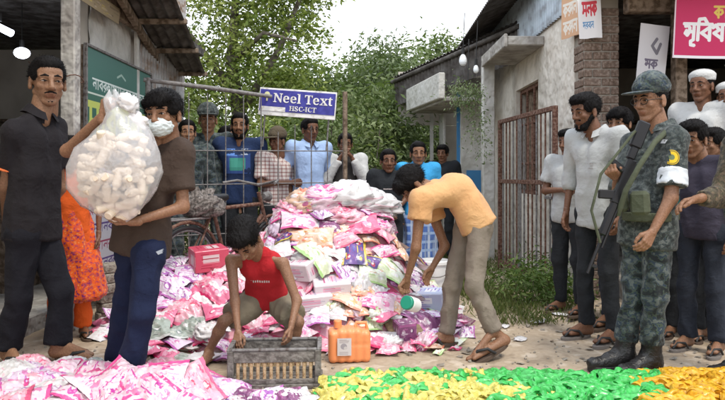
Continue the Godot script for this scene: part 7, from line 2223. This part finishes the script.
func sack() -> void:
	# the clear sack that the boy lifts: film outside, cream bottles inside
	var d := 3.12
	var base := at(118, 220, d)
	var sk := thing("plastic_sack", base, "clear plastic sack full of cream coloured bottles held up by the boy", "sack")
	var top := at(112, 99, d) - base
	var prof := [[113, 92, 3], [113, 101, 9], [119, 111, 12], [123, 122, 20], [122, 134, 29], [118, 150, 39], [114, 170, 45], [113, 188, 42], [116, 203, 32], [119, 213, 20], [121, 220, 5]]
	var fn := FastNoiseLite.new()
	fn.seed = 8
	fn.frequency = 1.0
	fn.fractal_type = FastNoiseLite.FRACTAL_RIDGED
	var s := st()
	s.set_smooth_group(0)
	var n := 30
	var P := func(i: int, k: int) -> Vector3:
		var q: Array = prof[i]
		var a := TAU * (k % n) / n
		var r: float = q[2] * d / FPX
		var c := at(q[0], q[1], d) - base
		var f := 1.0 + 0.14 * fn.get_noise_2d(cos(a) * 1.8 + 3.0, sin(a) * 1.8 + i * 0.35)
		return c + Vector3(cos(a) * r, 0.015 * sin(a * 3.0 + i), sin(a) * r * 0.62) * f
	for i in prof.size() - 1:
		for k in n:
			for e in [[0, 0], [0, 1], [1, 1], [0, 0], [1, 1], [1, 0]]:
				s.set_uv(Vector2(float(k + e[1]) / n, float(i + e[0]) / prof.size()))
				s.add_vertex(P.call(i + e[0], k + e[1]))
	s.generate_normals()
	s.index()
	mi("film", s.commit(), M.clear_film, sk)
	# gathered neck above the fist and a loose corner thrown to the right
	mi("gathered_neck", wad(Vector3(0.055, 0.05, 0.045), 3, 0.5, 20, 12), M.milky_film, sk, Transform3D(Basis.from_euler(Vector3(0, 0, -0.6)), at(127, 104, d) - base))
	mi("loose_corner", wad(Vector3(0.055, 0.035, 0.025), 5, 0.5, 20, 12), M.milky_film, sk, Transform3D(Basis.from_euler(Vector3(0, 0, -0.75)), at(138, 120, d + 0.02) - base))
	# bottles
	mat("cream_plastic", lin(0.66, 0.55, 0.43), 0.45, {"spec": 0.5})
	mat("cream_cap", lin(0.70, 0.62, 0.54), 0.45)
	var bs := st()
	lathe(bs, [Vector2(0, 0.048), Vector2(0.011, 0.048), Vector2(0.012, 0.034), Vector2(0.019, 0.028), Vector2(0.021, 0.020), Vector2(0.021, -0.045), Vector2(0.018, -0.050), Vector2(0, -0.050)], 10)
	var bm := bs.commit()
	rng.seed = 71
	var made := 0
	var tries := 0
	var placed := []
	while made < 95 and tries < 8000:
		tries += 1
		var i := rng.randi_range(4, 9)
		var q: Array = prof[i]
		var q2: Array = prof[i + 1] if i < 10 else prof[i]
		var t := rng.randf()
		var r: float = lerpf(q[2], q2[2], t) * d / FPX - 0.038
		if r < 0.01: continue
		var a := rng.randf() * TAU
		var rr := r * sqrt(rng.randf_range(0.25, 1.0))
		var c := at(lerpf(q[0], q2[0], t), lerpf(q[1], q2[1], t), d) - base + Vector3(cos(a) * rr, 0, sin(a) * rr * 0.60)
		var ok := true
		for o in placed:
			if (o - c).length() < 0.034: ok = false; break
		if not ok: continue
		placed.append(c)
		var xf := Transform3D(Basis.from_euler(Vector3(rng.randf() * TAU, rng.randf() * TAU, rng.randf() * TAU)), base + c)
		var o := mi("bottle", bm, M.cream_plastic, null, xf)
		tag(o, "cream plastic bottle packed inside the clear sack", "bottle", "cream bottles in the clear sack")
		made += 1

func bicycle() -> void:
	var c := on_ground(187, 4.85) + Vector3(cos(1.05), 0, -sin(1.05)) * 0.52 + Vector3(0, 0.08, 0)
	var b := thing("bicycle", c, "old dark bicycle with a wrapped bundle leaning at the gate", "bicycle", "", 1.05)
	# local x: along the bicycle (front towards +x)
	for wx in [-0.52, 0.52]:
		var w := mi("wheel", null, M.black_plastic, b, Transform3D(Basis(), Vector3(wx, 0.335, 0)))
		var s := st()
		var pts := []
		for i in 37: pts.append(Vector3(cos(TAU * i / 36.0) * 0.32, sin(TAU * i / 36.0) * 0.32, 0))
		tube(s, pts, 0.017, 7, false)
		w.mesh = s.commit()
		s = st()
		pts = []
		for i in 37: pts.append(Vector3(cos(TAU * i / 36.0) * 0.297, sin(TAU * i / 36.0) * 0.297, 0))
		tube(s, pts, 0.009, 6, false)
		mi("rim", s.commit(), M.grey_iron, w)
		s = st()
		for i in 18:
			var a := TAU * i / 18.0
			tube(s, [Vector3(cos(a + 0.25) * 0.02, sin(a + 0.25) * 0.02, 0.015 * (1 if i % 2 else -1)), Vector3(cos(a) * 0.295, sin(a) * 0.295, 0)], 0.0018, 4, false)
		tube(s, [Vector3(0, 0, -0.04), Vector3(0, 0, 0.04)], 0.02, 8)
		mi("spokes", s.commit(), M.grey_iron, w)
		s = st()
		pts = []
		for i in 13: pts.append(Vector3(cos(PI * (0.1 + 0.9 * i / 12.0)) * 0.36, sin(PI * (0.1 + 0.9 * i / 12.0)) * 0.36, 0))
		tube(s, pts, 0.014, 6)
		mi("mudguard", s.commit(), M.rusty_iron, b, Transform3D(Basis(), Vector3(wx, 0.335, 0)))
	var f := st()
	var bb := Vector3(-0.08, 0.30, 0)
	var seat := Vector3(-0.24, 0.78, 0)
	var head := Vector3(0.34, 0.80, 0)
	for e in [[bb, seat, 0.016], [seat, head, 0.016], [bb, head - Vector3(-0.02, 0.1, 0), 0.018], [bb, Vector3(-0.52, 0.335, 0.04), 0.010], [seat, Vector3(-0.52, 0.335, 0.04), 0.009], [seat, Vector3(-0.52, 0.335, -0.04), 0.009], [head + Vector3(-0.02, 0.10, 0), Vector3(0.42, 0.62, 0), 0.018], [Vector3(0.42, 0.62, 0.035), Vector3(0.52, 0.335, 0.04), 0.011], [Vector3(0.42, 0.62, -0.035), Vector3(0.52, 0.335, -0.04), 0.011]]:
		tube(f, [e[0], e[1]], e[2], 7)
	mi("frame", f.commit(), M.rusty_iron, b)
	mi("handlebar", tube_mesh([Vector3(0.18, 0.98, -0.28), Vector3(0.30, 1.0, -0.22), Vector3(0.33, 0.96, 0), Vector3(0.30, 1.0, 0.22), Vector3(0.18, 0.98, 0.28)], 0.012, 7), M.grey_iron, b)
	mi("head_lamp", tube_mesh([Vector3(0.38, 0.86, 0), Vector3(0.45, 0.86, 0)], [0.03, 0.05], 10), M.grey_iron, b)
	fld(b, "saddle", M.leather, [cap(Vector3(-0.34, 0.86, 0.05), 0.045, Vector3(-0.1, 0.87, 0), 0.025), cap(Vector3(-0.34, 0.86, -0.05), 0.045, Vector3(-0.1, 0.87, 0), 0.025), cap(Vector3(-0.26, 0.84, 0), 0.015, seat, 0.014)], {"cell": 0.01, "k": 0.02})
	mi("carrier", tube_mesh([Vector3(-0.34, 0.72, 0.06), Vector3(-0.75, 0.72, 0.06), Vector3(-0.75, 0.72, -0.06), Vector3(-0.34, 0.72, -0.06)], 0.008, 6), M.grey_iron, b)
	# bundle tied on the handlebar
	mat("bundle_cloth", Color.WHITE, 0.9, {"tex": ntex(85, 0.05, ramp([lin(0.05, 0.045, 0.04), lin(0.12, 0.10, 0.09), lin(0.26, 0.23, 0.21)], [0.3, 0.5, 0.75]), 256), "tri": true, "scale": 3.0, "normal": M.t_lump, "nscale": 1.0})
	var bd := mi("wrapped_bundle", wad(Vector3(0.16, 0.13, 0.14), 33, 0.45, 28, 18), M.bundle_cloth, null, Transform3D(Basis(), c + Vector3(-0.18, 0.80, 0.30)))
	tag(bd, "grey wrapped bundle tied on the bicycle at the gate", "bundle")

func litter() -> void:
	# torn film and paper on the earth at the right
	rng.seed = 52
	for e in [[540, 322, 5.0, 0.5], [520, 338, 4.55, 0.4], [560, 318, 5.1, 0.4], [505, 326, 4.9, 0.35], [585, 325, 4.95, 0.3], [530, 306, 5.6, 0.35], [498, 345, 4.4, 0.3]]:
		var q := on_ground(e[0], e[2])
		var o := mi("torn_film", wad(Vector3(0.16, 0.02, 0.10), int(e[0]), 0.6, 22, 10), M.milky_film, null, Transform3D(Basis.from_euler(Vector3(0, rng.randf() * 6, 0)).scaled(Vector3.ONE * e[3]), q + Vector3(0, 0.010, 0)))
		tag(o, "scrap of torn white film on the earth near the weeds", "litter", "scraps of white film on the earth")
	for e in [[455, 352, 4.25], [430, 352, 4.3], [400, 356, 4.2], [440, 358, 4.15]]:
		var q := on_ground(e[0], e[2])
		var o := mi("scrap", pillow(0.10, 0.04, 0.02, int(e[0]), 0.008), M["f_magenta"] if int(e[0]) % 2 else M["f_pale_green"], null, Transform3D(Basis.from_euler(Vector3(0, rng.randf() * 6, 0)), q + Vector3(0, 0.012, 0)))
		tag(o, "small coloured wrapper on the earth by the stooping boy's foot", "litter", "small wrappers on the earth")
	# crumbs of paper and film too small to tell apart
	var s := st()
	for i in 260:
		var d := rng.randf_range(3.7, 6.2)
		var px := rng.randf_range(440, 720) if rng.randf() < 0.75 else rng.randf_range(90, 240)
		var q := on_ground(px, d) + Vector3(0, 0.006, 0)
		var w := rng.randf_range(0.008, 0.03)
		var bs := Basis.from_euler(Vector3(rng.randfn() * 0.2, rng.randf() * 6.0, rng.randfn() * 0.2))
		quad(s, q + bs * Vector3(-w, 0, w * 0.6), q + bs * Vector3(w, 0.002, w * 0.5), q + bs * Vector3(w * 0.8, 0.004, -w * 0.6), q + bs * Vector3(-w * 0.7, 0, -w * 0.5))
	tag(mi("paper_scraps", s.commit(), M.old_brick), "tiny scraps of paper and wrappers trodden into the earth", "litter", "", "stuff")

func _ready() -> void:
	gnoise.seed = 2
	gnoise.frequency = 0.6
	camera_and_light()
	make_materials()
	make_foot_meshes()
	make_ground()
	left_side()
	right_side()
	gate()
	trees()
	run_jobs()
	print("setting done ", Time.get_ticks_msec())
	make_templates()
	print("templates ", Time.get_ticks_msec())
	people()
	run_jobs()
	wear()
	print("people ", Time.get_ticks_msec())
	heap()
	foreground()
	small_things()
	run_jobs()
	print("done ", Time.get_ticks_msec())
